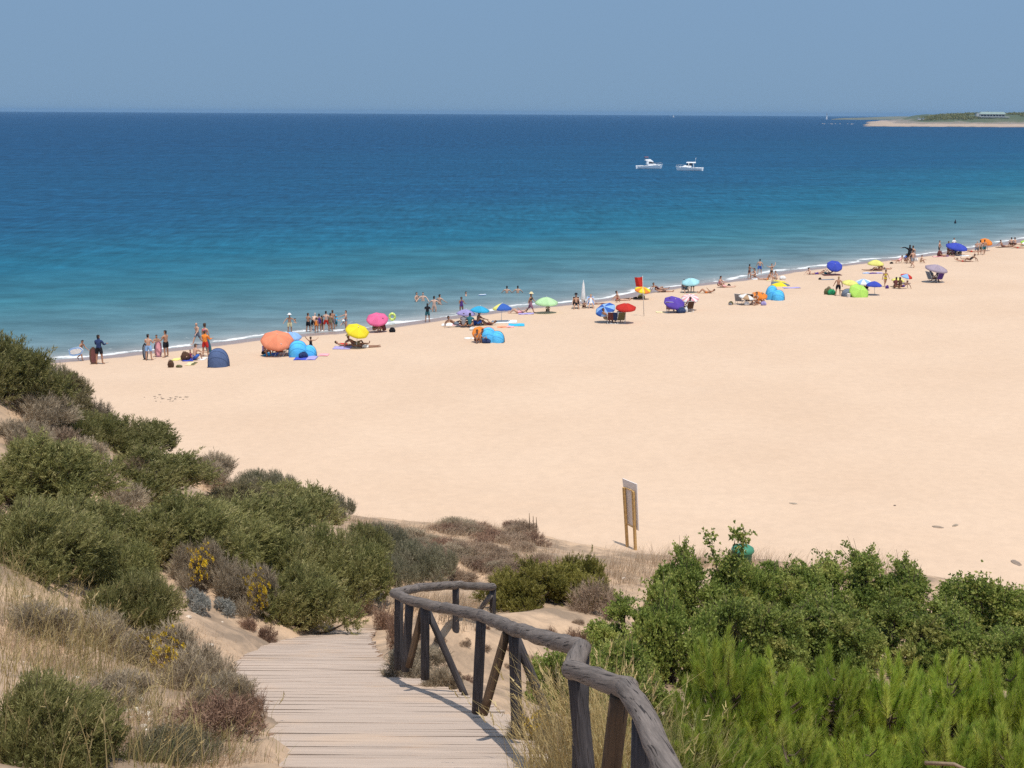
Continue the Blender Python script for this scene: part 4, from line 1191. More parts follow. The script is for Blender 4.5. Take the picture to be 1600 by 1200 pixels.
stone(1465, 824, 17, 'flat grey lump of driftwood lying alone on the open sand', (.27, .21, .16), name='driftwood', cat='driftwood', flat=.22, seed=6)
stone(1493, 821, 14, 'smaller flat driftwood piece right beside the driftwood lump', (.30, .24, .18), name='driftwood', cat='driftwood', flat=.2, seed=7)
stone(1588, 880, 24, 'flat driftwood at the right picture edge on sand', (.26, .20, .155), name='driftwood', cat='driftwood', flat=.18, seed=8)
stone(1240, 787, 14, 'thin grey flotsam above the tall pale grass on open sand', (.32, .26, .20), name='flotsam', cat='flotsam', flat=.15, seed=9)
stone(1398, 790, 4, 'tiny dark lump alone on open sand above the driftwood', (.16, .12, .10), name='flotsam', cat='flotsam', flat=.5, seed=10)
rq = random.Random(4)
for k in range(26):
    x, y = rq.gauss(262, 18), rq.gauss(623, 3)
    stone(x, y, rq.uniform(2, 5), 'dark dried seaweed scrap on the open sand near the left slope', (.17, .13, .10), name='seaweed_scrap', cat='seaweed', flat=.25, seed=20 + k, group='seaweed scraps near the left slope')
for k in range(46):
    x = rq.uniform(20, 420); y = rq.uniform(880, 1195)
    if not (x < 330 - (y - 880) * .1 or y > 1100 or 250 < x < 420): continue
    pz_ = ground_hit(x, y); l, r = deck_lr(np.array([pz_.y]))
    if pz_.x > float(l[0]) - .1: continue
    stone(x, y, rq.uniform(3, 9), 'small chalky pebble on the left sand bank', (.62, .52, .42), name='pebble', cat='pebble', flat=.6, seed=60 + k, group='chalky pebbles of the left bank')
for k in range(60):
    t = rq.random(); x = 120 + 215 * t + rq.gauss(0, 16); y = 1060 + 130 * t + rq.gauss(0, 10)
    if y > 1198: continue
    stone(x, y, rq.uniform(4, 13), 'white chalky pebble in the bare streak below the grey bushes', (.74, .66, .56), name='pebble', cat='pebble', flat=.6, seed=160 + k, group='white pebbles of the bare streak')
# stick lying in the pines
def stick(a, b, label, r=.016):
    mb = MB(); m_ = a.lerp(b, .5) + Vector((0.02, .02, .03)); mb.tube([Vector((0, 0, 0)), m_ - a, b - a], [r, r * .9, r * .5], 7)
    tag(mb.build('bare_stick', plain('stick_wood', (.22, .155, .10), .9, .3, 14, .5), None, a), label, 'stick')
stick(at_dist(1445, 1192, 8.6), at_dist(1530, 1212, 8.4), 'bare grey stick lying across the low pines')
stick(at_dist(822, 950, 24.5), at_dist(832, 930, 24.4), 'small bleached stick poking up beside the olive juniper', .025)
for k, (x, y0, y1) in enumerate(((826, 835, 802), (832, 835, 806), (837, 838, 808))):
    q = ground_hit(x, y0); q2 = at_dist(x + 1, y1, q.y)
    stick(q, q2, ['leftmost and tallest of three thin stakes on the dune tip', 'middle of three thin stakes on the dune tip', 'rightmost of three thin stakes on the dune tip'][k], .02)
# ------------------------------------------------------------------ people: one continuous skin per pose
def make_pose(pz=.93, lean=0, twist=0, th=((3, 4), (-2, 4)), kn=(4, 4), ft=None, sh=((6, 10), (6, 10)), el=(12, 12), head=0, tor_side=0):
    J = {}; B = []
    def dirv(f, ab, sgn):
        f = R(f); a = R(ab)
        return Vector((sgn * math.sin(a), -math.sin(f) * math.cos(a), -math.cos(f) * math.cos(a)))
    up = Vector((math.sin(R(tor_side)), -math.sin(R(lean)), math.cos(R(lean)))).normalized()
    p = Vector((0, 0, pz))
    J['pelvis'] = (p, .118); J['waist'] = (p + up * .17, .105); J['chest'] = (p + up * .37, .128); J['neckbase'] = (p + up * .52, .075)
    hup = Vector((0, -math.sin(R(lean * .5 + head)), math.cos(R(lean * .5 + head)))).normalized()
    nb = J['neckbase'][0]
    J['neck'] = (nb + hup * .07, .055); J['jaw'] = (nb + hup * .135, .075); J['skull'] = (nb + hup * .215, .098); J['crown'] = (nb + hup * .285, .062)
    fw = Vector((1, 0, 0)).cross(hup).normalized()
    fw = fw if fw.dot(Vector((0, -1, 0))) > 0 or abs(fw.y) < .3 else -fw
    J['nose'] = (J['jaw'][0] + fw * .098 + hup * .045, .016)
    for a, b, n in (('pelvis', 'waist', 'torso0'), ('waist', 'chest', 'torso1'), ('chest', 'neckbase', 'torso2'), ('neckbase', 'neck', 'neck'), ('neck', 'jaw', 'head'), ('jaw', 'skull', 'head'), ('skull', 'crown', 'head'), ('jaw', 'nose', 'nose')):
        B.append((a, b, n))
    for i, (s, tag_) in enumerate(((-1, 'R'), (1, 'L'))):
        hip = p + Vector((s * .095, 0, -.05)); J['hip' + tag_] = (hip, .098)
        td = dirv(th[i][0], th[i][1], s); knee = hip + td * .41; J['knee' + tag_] = (knee, .058)
        J['mid' + tag_] = (hip + td * .2, .082)
        sd = dirv(th[i][0] - kn[i], th[i][1] * .5, s); ank = knee + sd * .40; J['ankle' + tag_] = (ank, .038); J['calf' + tag_] = (knee + sd * .13, .056)
        fa = (th[i][0] - kn[i] + 85) if ft is None else ft[i]
        fd = dirv(fa, th[i][1] + 8, s); J['ball' + tag_] = (ank + fd * .13 + sd * .03, .036); J['toe' + tag_] = (ank + fd * .20 + sd * .035, .022)
        for a, b, n in (('pelvis', 'hip' + tag_, 'hip'), ('hip' + tag_, 'mid' + tag_, 'thigh0'), ('mid' + tag_, 'knee' + tag_, 'thigh1'), ('knee' + tag_, 'calf' + tag_, 'shin'), ('calf' + tag_, 'ankle' + tag_, 'shin'), ('ankle' + tag_, 'ball' + tag_, 'foot'), ('ball' + tag_, 'toe' + tag_, 'foot')):
            B.append((a, b, n))
        sp = J['chest'][0] + up * .085 + Vector((s * .175, 0, 0)); J['sh' + tag_] = (sp, .062)
        ud = dirv(sh[i][0], sh[i][1], s); eb = sp + ud * .28; J['elb' + tag_] = (eb, .040)
        wd = dirv(sh[i][0] + el[i], sh[i][1] * .6, s); wr = eb + wd * .25; J['wr' + tag_] = (wr, .028)
        hd = wr + wd * .07; J['palm' + tag_] = (hd, .030)
        B += [('chest', 'sh' + tag_, 'clav'), ('sh' + tag_, 'elb' + tag_, 'uarm'), ('elb' + tag_, 'wr' + tag_, 'farm'), ('wr' + tag_, 'palm' + tag_, 'hand')]
        side = wd.cross(Vector((0, 0, 1)) if abs(wd.z) < .9 else Vector((0, 1, 0))).normalized(); nrm = wd.cross(side)
        for q, (o, ln) in enumerate(((-.027, .062), (-.009, .075), (.009, .070), (.027, .055))):
            k = '%d%s' % (q, tag_)
            J['fa' + k] = (hd + wd * (.022) + side * o, .010); J['fb' + k] = (hd + wd * (.03 + ln) + side * o * 1.15 + nrm * .012, .0075)
            B += [('palm' + tag_, 'fa' + k, 'hand'), ('fa' + k, 'fb' + k, 'hand')]
        J['tb' + tag_] = (wr + wd * .045 + side * .045, .010); B.append(('palm' + tag_, 'tb' + tag_, 'hand'))
    return J, B

POSES = {
    'stand': make_pose(),
    'stance': make_pose(th=((6, 9), (-6, 9)), kn=(6, 6), sh=((-8, 22), (14, 20)), el=(40, 20)),
    'hold': make_pose(th=((4, 5), (-3, 5)), sh=((25, 12), (30, 12)), el=(70, 60)),
    'walk': make_pose(pz=.91, lean=4, th=((27, 3), (-22, 3)), kn=(8, 22), sh=((-22, 10), (24, 10)), el=(14, 26)),
    'carry': make_pose(pz=.90, lean=16, th=((24, 5), (-20, 5)), kn=(14, 30), sh=((10, 26), (20, 10)), el=(10, 30), head=10),
    'arm_up': make_pose(th=((4, 5), (-3, 5)), sh=((8, 10), (20, 118)), el=(12, 14)),
    'reach': make_pose(th=((4, 6), (-3, 6)), sh=((62, 8), (20, 10)), el=(14, 50)),
    'arms_head': make_pose(sh=((60, 80), (150, 42)), el=(95, 70)),
    'bend': make_pose(pz=.88, lean=46, th=((12, 6), (4, 6)), kn=(14, 12), sh=((34, 8), (40, 8)), el=(20, 12)),
    'wade': make_pose(sh=((20, 40), (20, 40)), el=(35, 35)),
    'sit': make_pose(pz=.12, lean=14, th=((124, 8), (122, 10)), kn=(112, 108), sh=((48, 14), (46, 12)), el=(30, 34)),
    'sit_back': make_pose(pz=.12, lean=-24, th=((94, 9), (96, 8)), kn=(6, 12), sh=((-46, 14), (-44, 14)), el=(4, 4)),
    'sit_cross': make_pose(pz=.12, lean=8, th=((86, 46), (86, 46)), kn=(128, 128), sh=((28, 18), (26, 18)), el=(50, 46)),
    'recline': make_pose(pz=.12, lean=-58, th=((96, 6), (120, 6)), kn=(6, 92), sh=((-60, 12), (-56, 12)), el=(40, 36), head=24),
    'lie_back': make_pose(pz=.115, lean=-86, th=((90, 7), (91, 7)), kn=(2, 3), sh=((88, 18), (86, 24)), el=(4, 6), ft=(140, 140)),
    'lie_knees': make_pose(pz=.115, lean=-86, th=((136, 6), (130, 6)), kn=(98, 92), sh=((88, 16), (120, 30)), el=(4, 20)),
    'prone': make_pose(pz=.12, lean=84, th=((-89, 6), (-88, 8)), kn=(2, 3), sh=((100, 20), (96, 22)), el=(60, 60), ft=(-100, -100), head=-26),
    'chair': make_pose(pz=.36, lean=-22, th=((92, 7), (90, 7)), kn=(66, 60), sh=((20, 14), (22, 14)), el=(50, 46)),
}
_bodies = {}
def body_data(pose):
    if pose in _bodies: return _bodies[pose]
    J, B = POSES[pose]
    names = list(J); ix = {n: i for i, n in enumerate(names)}
    me = bpy.data.meshes.new('tmp'); me.from_pydata([tuple(J[n][0]) for n in names], [(ix[a], ix[b]) for a, b, _ in B], [])
    o = bpy.data.objects.new('tmp', me); COL.objects.link(o)
    sk = o.modifiers.new('skin', 'SKIN'); sk.branch_smoothing = .35
    for n in names:
        d = me.skin_vertices[0].data[ix[n]]; d.radius = (J[n][1], J[n][1]); d.use_root = (n == 'pelvis')
    sb = o.modifiers.new('sub', 'SUBSURF'); sb.levels = 1; sb.render_levels = 1
    dg = bpy.context.evaluated_depsgraph_get()
    em = bpy.data.meshes.new_from_object(o.evaluated_get(dg))
    bpy.data.objects.remove(o); bpy.data.meshes.remove(me)
    V = np.empty(len(em.vertices) * 3); em.vertices.foreach_get('co', V); V = V.reshape(-1, 3)
    Nn = np.empty(len(em.vertices) * 3); em.vertices.foreach_get('normal', Nn); Nn = Nn.reshape(-1, 3)
    F = [tuple(p.vertices) for p in em.polygons]
    bpy.data.meshes.remove(em)
    A = np.array([J[a][0] for a, b, _ in B]); E = np.array([J[b][0] for a, b, _ in B]) - A
    ra = np.array([(J[a][1] + J[b][1]) / 2 for a, b, _ in B])
    C = np.array([V[list(f)].mean(0) for f in F])
    t = np.clip(((C[:, None] - A[None]) * E[None]).sum(-1) / np.maximum((E ** 2).sum(-1), 1e-9)[None], 0, 1)
    dist = np.linalg.norm(C[:, None] - A[None] - t[:, :, None] * E[None], axis=-1) - ra[None]
    k = dist.argmin(1)
    seg = [(B[i][2], float(t[q, i])) for q, i in enumerate(k)]
    hup = (J['crown'][0] - J['jaw'][0]).normalized(); hf = (J['nose'][0] - J['jaw'][0]); hf = (hf - hup * hf.dot(hup)).normalized()
    sc_ = J['skull'][0]
    hu = (C - np.array(sc_)) @ np.array(hup); hb = -(C - np.array(sc_)) @ np.array(hf)
    # the lowest point must touch the ground
    V[:, 2] -= 0
    _bodies[pose] = (V, Nn, F, seg, hu, hb, float(V[:, 2].min()), sc_, hup, hf)
    return _bodies[pose]

SKIN = {'pale': (.62, .40, .30), 'fair': (.52, .31, .215), 'tan': (.40, .215, .135), 'dark': (.26, .135, .085)}
_skin_m = {}
def skin_mat(k):
    if k not in _skin_m: _skin_m[k] = plain('skin_' + k, SKIN[k], .6, .08, 9, .1, .3)
    return _skin_m[k]
_bm = {}
def body_mesh(pose, skin):
    if (pose, skin) not in _bm:
        V, Nn, F, *_ = body_data(pose)
        me = bpy.data.meshes.new('body'); me.from_pydata(V.tolist(), [], F); me.materials.append(skin_mat(skin))
        me.polygons.foreach_set('use_smooth', [True] * len(F)); _bm[(pose, skin)] = me
    return _bm[(pose, skin)]
GARM = {
    'trunks': lambda n, t, hu, hb: (n == 'torso0' and t < .45) or n == 'hip' or n == 'thigh0' or (n == 'thigh1' and t < .35),
    'briefs': lambda n, t, hu, hb: (n == 'torso0' and t < .2) or n == 'hip' or (n == 'thigh0' and t < .3),
    'bikini_top': lambda n, t, hu, hb: (n == 'torso1' and t > .62) or (n == 'torso2' and t < .2),
    'swimsuit': lambda n, t, hu, hb: n in ('torso0', 'torso1', 'hip') or (n == 'torso2' and t < .45) or (n == 'thigh0' and t < .2),
    'shirt': lambda n, t, hu, hb: n in ('torso0', 'torso1', 'torso2', 'clav') or (n == 'uarm' and t < .6),
    'rash_vest': lambda n, t, hu, hb: n in ('torso0', 'torso1', 'torso2', 'clav', 'uarm') or (n == 'farm' and t < .8),
    'sarong': lambda n, t, hu, hb: (n == 'torso0' and t < .6) or n in ('hip', 'thigh0', 'thigh1'),
    'hair': lambda n, t, hu, hb: n == 'head' and (hu > .035 or hb > .03),
    'long_hair': lambda n, t, hu, hb: (n == 'head' and (hu > .035 or hb > .02)) or (n == 'neck' and hb > .01) or (n == 'torso2' and t > .55 and hb > .07),
}
OFFS = {'hair': .022, 'long_hair': .03, 'sarong': .03, 'shirt': .018, 'trunks': .018}
_gm = {}
def garment(pose, kind, col):
    key = (pose, kind, tuple(col))
    if key in _gm: return _gm[key]
    V, Nn, F, seg, hu, hb, *_ = body_data(pose)
    sel = [f for f, (n, t), a, b in zip(F, seg, hu, hb) if GARM[kind](n, t, a, b)]
    used = sorted({i for f in sel for i in f}); mp = {i: k for k, i in enumerate(used)}
    off = OFFS.get(kind, .012)
    W = V[used] + Nn[used] * off
    me = bpy.data.meshes.new(kind); me.from_pydata(W.tolist(), [], [tuple(mp[i] for i in f) for f in sel])
    me.materials.append(plain('hair', col, .7, .2, 20, .3) if 'hair' in kind else cloth(col, 'swimwear'))
    me.polygons.foreach_set('use_smooth', [True] * len(sel)); _gm[key] = me
    return me

C = {'tentblue': (.10, .47, .82), 'tentnavy': (.085, .125, .24), 'purple2': (.13, .075, .42), 'aqua': (.40, .72, .78), 'dusty': (.40, .33, .40), 'black': (.018, .018, .022), 'navy': (.03, .05, .13), 'blue': (.05, .13, .45), 'royal': (.06, .09, .48), 'sky': (.28, .48, .80), 'turq': (.05, .42, .68), 'red': (.55, .04, .03),
     'orange': (.80, .26, .05), 'coral': (.85, .30, .17), 'pink': (.80, .16, .33), 'rose': (.78, .36, .40), 'purple': (.10, .05, .24), 'mauve': (.28, .14, .19), 'lilac': (.36, .32, .58), 'yellow': (.85, .70, .04), 'lemon': (.78, .74, .22),
     'lime': (.45, .72, .14), 'mint': (.50, .76, .42), 'green': (.03, .28, .11), 'teal': (.035, .14, .17), 'white': (.78, .78, .76), 'cream': (.74, .62, .36), 'grey': (.25, .25, .27), 'slate': (.16, .19, .24), 'brown': (.10, .055, .035), 'maroon': (.14, .05, .045), 'olive': (.13, .12, .06),
     'hblack': (.015, .012, .011), 'hbrown': (.06, .035, .022), 'hgrey': (.35, .33, .31), 'hblond': (.36, .24, .11), 'tan': (.45, .30, .18), 'khaki': (.24, .20, .13)}
HAT = {}
def hat(parent, pose, col, brim=.19):
    *_, sc_, hup, hf = body_data(pose)
    mb = MB(); q = Vector((0, 0, 1)).rotation_difference(hup).to_matrix()
    mb.lathe([(brim, .045), (brim * .98, .055), (.118, .075), (.115, .11), (.10, .155), (.05, .18), (0, .185)], 16, c=sc_, M=q)
    mb.lathe([(.116, .07), (brim, .043)], 16, c=sc_, M=q)
    return mb.build('hat', cloth(col, 'hat'), parent)
PEOPLE = []
def person(pose, px, py, face, hpx, skin, hair, clothes, label, water=None, hatc=None, wide=1.0, z=None, pos=None, long=False):
    """feet (or seat) pixel, facing (0 = to the camera, 180 = to the sea), standing height in photo pixels (0 = average adult, below 3 = scale)"""
    p = Vector(pos) if pos is not None else (ground_hit(px, py, 40) if water is None else at_z(px, py, 0.0))
    dep = depth_of(p)
    if hpx > 3: s = hpx / FPX * dep / 1.75 / math.cos(R(10))
    elif hpx == 0: s = .97
    else: s = hpx
    o = link('person', body_mesh(pose, skin), None, p)
    zmin = body_data(pose)[6]
    o.location.z = p.z - zmin * s + (-.01 if water is None else -water * s) + (z or 0)
    o.scale = (s * wide * 1.1, s * wide * 1.1, s); o.rotation_euler.z = R(face)
    tag(o, label, 'person')
    if hair: link('hair', garment(pose, 'long_hair' if long else 'hair', C[hair]), o)
    for k, c in clothes: link(k, garment(pose, k, C[c]), o)
    if hatc: hat(o, pose, C[hatc])
    PEOPLE.append(o)
    return o

# ------------------------------------------------------------------ beach things
def spot(px, py): return ground_hit(px, py, 40)

def umbrella(bpx, bpy_, cx, cy, wpx, cols, label, tilt=(0, 0), hk=.36, low=False, name='beach_umbrella', flap=.12, seg=8, dy=0.0):
    """base pixel, canopy centre pixel, canopy width in pixels; tilt = lean of the canopy axis to the right / to the camera (degrees)"""
    if len(cols) == 1: cols = (cols[0], tuple(x * .90 for x in C[cols[0]]))       # every other panel slightly darker
    b = spot(bpx, bpy_); c = at_dist(cx, cy, b.y + dy)
    r = wpx / 2 / FPX * depth_of(c)
    root = empty(name, b, 0, label, 'umbrella')
    iv = -b
    ax = Vector((math.sin(R(tilt[0])), -math.sin(R(tilt[1])), math.cos(R(tilt[0])) * math.cos(R(tilt[1])))).normalized()
    M = Vector((0, 0, 1)).rotation_difference(ax).to_matrix()
    h = r * hk; top = c + iv + ax * h * .5; rimc = c + iv - ax * h * .5
    mb = MB(); rings = 6; sub = 4; n = seg * sub
    def P(i, k):
        u = i / rings; a = 2 * math.pi * k / n + .2
        ph = (k % sub) / sub; sag = 1 - .055 * u * math.sin(ph * math.pi)          # panels pull in between the ribs
        rr = r * u * sag; z = h * (1 - u ** 1.7) - .02 * r * math.sin(ph * math.pi) * u
        return M @ Vector((rr * math.cos(a), rr * math.sin(a), z)) + rimc
    vs = [P(i, k) for i in range(rings + 1) for k in range(n)]
    # hanging valance
    vs += [M @ Vector((r * .985 * math.cos(2 * math.pi * k / n + .2) * (1 - .055 * math.sin((k % sub) / sub * math.pi)), r * .985 * math.sin(2 * math.pi * k / n + .2) * (1 - .055 * math.sin((k % sub) / sub * math.pi)),
            -flap * r * (.75 + .25 * math.sin((k % sub) / sub * math.pi)))) + rimc for k in range(n)]
    fs = []; ms = []
    for i in range(rings + 1):
        for k in range(n):
            a, b_ = i * n + k, i * n + (k + 1) % n
            fs.append((a, a + n, b_ + n, b_)); ms.append((k // sub) % len(cols))
    mb.add(vs, fs, 0, True); mb.m = ms
    mats = []
    for cc in cols:
        key = ('canopy', cc)
        if key not in _mats:
            m, nt, bb = new_mat('umbrella_cloth'); q = C[cc] if isinstance(cc, str) else cc
            no = N(nt, 'ShaderNodeTexNoise'); no.inputs['Scale'].default_value = 3; tc = N(nt, 'ShaderNodeTexCoord'); nt.links.new(tc.outputs['Object'], no.inputs['Vector'])
            mr = N(nt, 'ShaderNodeMix', data_type='RGBA'); mr.inputs['A'].default_value = tuple(x * .9 for x in q) + (1,); mr.inputs['B'].default_value = tuple(min(.92, x * 1.1) for x in q) + (1,)
            nt.links.new(no.outputs['Fac'], mr.inputs['Factor']); nt.links.new(mr.outputs['Result'], bb.inputs['Base Color']); bb.inputs['Roughness'].default_value = .85; bb.inputs['Specular IOR Level'].default_value = .1
            tr = N(nt, 'ShaderNodeBsdfTranslucent'); nt.links.new(mr.outputs['Result'], tr.inputs['Color']); mx = N(nt, 'ShaderNodeMixShader'); mx.inputs['Fac'].default_value = .22
            nt.links.new(bb.outputs['BSDF'], mx.inputs[1]); nt.links.new(tr.outputs['BSDF'], mx.inputs[2]); nt.links.new(mx.outputs['Shader'], nt.nodes['Material Output'].inputs['Surface'])
            _mats[key] = m
        mats.append(_mats[key])
    mb.build('canopy', mats, root)
    m2 = MB(); m2.tube([Vector((0, 0, -.2)), (top + Vector((0, 0, -.2))) * .5, top], .018, 8); m2.build('pole', plain('pole', (.62, .62, .62), .4, .05), root)
    m3 = MB(); m3.lathe([(.025, 0), (.03, .03), (.015, .07), (0, .09)], 8, c=top, M=M); m3.build('finial', plain('finial', (.7, .7, .68), .5, .05), root)
    m4 = MB()
    for k in range(seg):
        m4.tube([P(1, k * sub) - ax * .015, P(3, k * sub) - ax * .015, P(6, k * sub) - ax * .015], .007, 4)
    m4.build('ribs', plain('rib_metal', (.3, .3, .3), .4, .05), root)
    return root

def dome_tent(px, py, wpx, hpx, col, label, rz=0.0, deep=.8, name='beach_tent', open_=True, rim='slate', col2=None, flat=.0):
    """pop-up half dome; its back faces +local Y"""
    p = spot(px, py); dep = depth_of(p); w = wpx / FPX * dep / 2; h = hpx / FPX * dep
    root = empty(name, p, R(rz + 180), label, 'tent')
    d = w * deep
    def S(u, v):                         # u along the arch left to right, v from the front hoop to the ground at the back
        a = math.pi * u; s = v * math.pi / 2
        x = -math.cos(a) * w * (abs(math.cos(a)) ** .0)
        z = math.sin(a) ** .72 * h * math.cos(s) ** .85 if 0 < u < 1 else 0
        y = math.sin(a) ** .6 * d * math.sin(s) if 0 < u < 1 else 0
        wob = .02 * math.sin(9 * u + 3 * v) * math.sin(a)
        return Vector((x * (1 - .10 * math.sin(s)) , -d * .25 + y + wob, max(0, z + wob)))
    mb = MB(); mb.grid(S, 28, 10)
    shell = mb.build('shell', cloth(C[col], 'tent_cloth'), root)
    m2 = MB(); m2.tube([S(i / 24, 0) for i in range(25)], .022, 6); m2.build('hoop', cloth(C[rim], 'tent_rim'), root)
    m3 = MB(); m3.grid(lambda u, v: Vector(((u - .5) * 2 * w * .95, -d * .35 + v * d * .9, .015)), 6, 6); m3.build('floor', cloth(C[rim], 'tent_floor'), root)
    if col2:
        m4 = MB(); m4.grid(lambda u, v: Vector(((u - .5) * 1.9 * w, -d * .30 - v * h * .06, .02 + v * h * .42 * (1 - (2 * u - 1) ** 4))), 12, 3); m4.build('front_flap', cloth(C[col2], 'tent_flap'), root)
    # seams along the shell
    m5 = MB()
    for v in (.34, .67): m5.tube([S(i / 20, v) * 1.006 for i in range(1, 20)], .010, 4)
    m5.build('seams', cloth(tuple(x * .7 for x in C[col]), 'tent_seam'), root)
    return root

def towel(px, py, wpx, lpx_m, cols, label, rz=0.0, name='beach_towel', cat='towel', stripes=False):
    """width in pixels along the picture, depth in metres"""
    p = spot(px, py); w = wpx / FPX * depth_of(p) / 2; l = lpx_m / 2
    rng = random.Random(int(px * 7 + py)); f = [rng.uniform(.5, 3) for _ in range(6)]
    cx, sx_ = math.cos(R(rz)), math.sin(R(rz))
    def S(u, v):
        x = (u - .5) * 2 * w; y = (v - .5) * 2 * l
        x2, y2 = x * cx - y * sx_, x * sx_ + y * cx
        return Vector((x2, y2, 0))
    n, m = 16, 10
    pts = [S(i / n, j / m) for i in range(n + 1) for j in range(m + 1)]
    gzv = ground(np.array([q.x + p.x for q in pts]), np.array([q.y + p.y for q in pts]))[0]
    mb = MB(); vs = []
    for q, z in zip(pts, gzv):
        vs.append(Vector((q.x, q.y, z - p.z + .035 + .02 * math.sin(q.x * 5 * f[0] + f[1]) * math.sin(q.y * 6 * f[2] + f[3]))))
    lo = [v - Vector((0, 0, .03)) for v in vs]
    fs = []; ms = []
    for i in range(n):
        for j in range(m):
            a = i * (m + 1) + j; fs.append((a, a + m + 1, a + m + 2, a + 1)); ms.append((i // 3 if stripes else i // (n // len(cols) + 1)) % len(cols))
    mb.add(vs, fs); k0 = len(vs)
    mb.add(lo, [tuple(reversed(f_)) for f_ in fs]); ms = ms + ms
    edge = [i * (m + 1) for i in range(n + 1)] + [n * (m + 1) + j for j in range(1, m + 1)] + [i * (m + 1) + m for i in range(n - 1, -1, -1)] + [j for j in range(m - 1, 0, -1)]
    mb.add([], []); fe = [(edge[i], edge[(i + 1) % len(edge)], edge[(i + 1) % len(edge)] + k0, edge[i] + k0) for i in range(len(edge))]
    mb.f += fe; mb.m = ms + [0] * len(fe); mb.smooth += [False] * len(fe)
    return tag(mb.build(name, [cloth(C[c], 'towel') for c in cols], None, p), label, cat)

def board(px, py, hpx, wpx, cols, label, lean=10, rz=0.0, flat=False, pos=None, tail_up=None):
    """bodyboard outline with rounded nose, upright or held"""
    p = Vector(pos) if pos is not None else spot(px, py); dep = depth_of(p)
    h = hpx / FPX * dep; w = wpx / FPX * dep / 2
    mb = MB(); n = 20; th = .055; out = []
    for i in range(n + 1):
        t = i / n; ww = w * (math.sin(math.pi * min(1, .12 + t * .88) ** .8) ** .55 if t < 1 else .35)
        ww = w * max(.0, (1 - abs(2 * t - .95) ** 3.2)) ** .5 if t > .0 else w * .75
        ww = max(ww, w * (.62 if t < .03 else .12))
        out.append((ww, t * h))
    def ring(y): return [Vector((x, y, z)) for x, z in out] + [Vector((-x, y, z)) for x, z in reversed(out)]
    a = ring(-th / 2); b = ring(th / 2); k = len(a)
    mb.add(a + b, [tuple(range(k)), tuple(reversed(range(k, 2 * k)))], 0, False)
    mb.add(a + b, [(i, i + k, (i + 1) % k + k, (i + 1) % k) for i in range(k)], 1, False)
    root = mb.build('bodyboard', [plain('board_deck', C[cols[0]], .5, .15, 5), plain('board_rail', C[cols[-1]], .5, .1, 5)], None, p)
    if len(cols) > 1:
        m2 = MB(); ins = [(x * .62, z * .8 + h * .1) for x, z in out]
        q = [Vector((x, -th / 2 - .006, z)) for x, z in ins] + [Vector((-x, -th / 2 - .006, z)) for x, z in reversed(ins)]
        q2 = [v + Vector((0, .012, 0)) for v in q]; kk = len(q)
        m2.add(q + q2, [tuple(range(kk)), tuple(reversed(range(kk, 2 * kk)))] + [(i, i + kk, (i + 1) % kk + kk, (i + 1) % kk) for i in range(kk)], 0, False)
        m2.build('deck_pad', plain('board_pad', C[cols[1]], .6, .1, 5), root)
    root.rotation_euler = (R(lean), R(tail_up or 0), R(rz))
    return tag(root, label, 'bodyboard')

def chair(px, py, rz, col, label, frame='white', s=1.0, pos=None):
    p = Vector(pos) if pos is not None else spot(px, py)
    root = empty('beach_chair', p, R(rz), label, 'chair')
    fm = plain('chair_frame', C[frame], .35, .05, 4, 0, .5, .3); w = .27 * s
    fr = MB()
    for sx_ in (-1, 1):
        x = sx_ * w
        fr.tube([(x, -.34 * s, .02), (x, -.30 * s, .28 * s), (x, .18 * s, .24 * s), (x, .48 * s, .86 * s)], .014, 6)
        fr.tube([(x, -.12 * s, .27 * s), (x, .42 * s, .02)], .014, 6)
        fr.tube([(x * 1.08, -.28 * s, .27 * s), (x * 1.08, -.24 * s, .46 * s), (x * 1.08, .22 * s, .46 * s), (x * 1.08, .30 * s, .48 * s)], .016, 6)
    fr.tube([(-w, .48 * s, .86 * s), (w, .48 * s, .86 * s)], .014, 6); fr.tube([(-w, -.30 * s, .28 * s), (w, -.30 * s, .28 * s)], .014, 6); fr.tube([(-w, .42 * s, .02), (w, .42 * s, .02)], .014, 6)
    fr.build('frame', fm, root)
    st = MB()
    for dz in (0,): st.grid(lambda u, v: Vector(((u - .5) * 2 * w * .97, -.29 * s + v * .47 * s, (.27 - .03 * math.sin(math.pi * v) - .02 * math.sin(math.pi * u)) * s)), 8, 8)
    st.build('seat', cloth(C[col], 'chair_cloth'), root)
    bk = MB(); bk.grid(lambda u, v: Vector(((u - .5) * 2 * w * .97, (.18 + .30 * v + .03 * math.sin(math.pi * u)) * s, (.25 + .60 * v) * s)), 8, 8)
    bk.build('backrest', cloth(C[col], 'chair_cloth'), root)
    return root

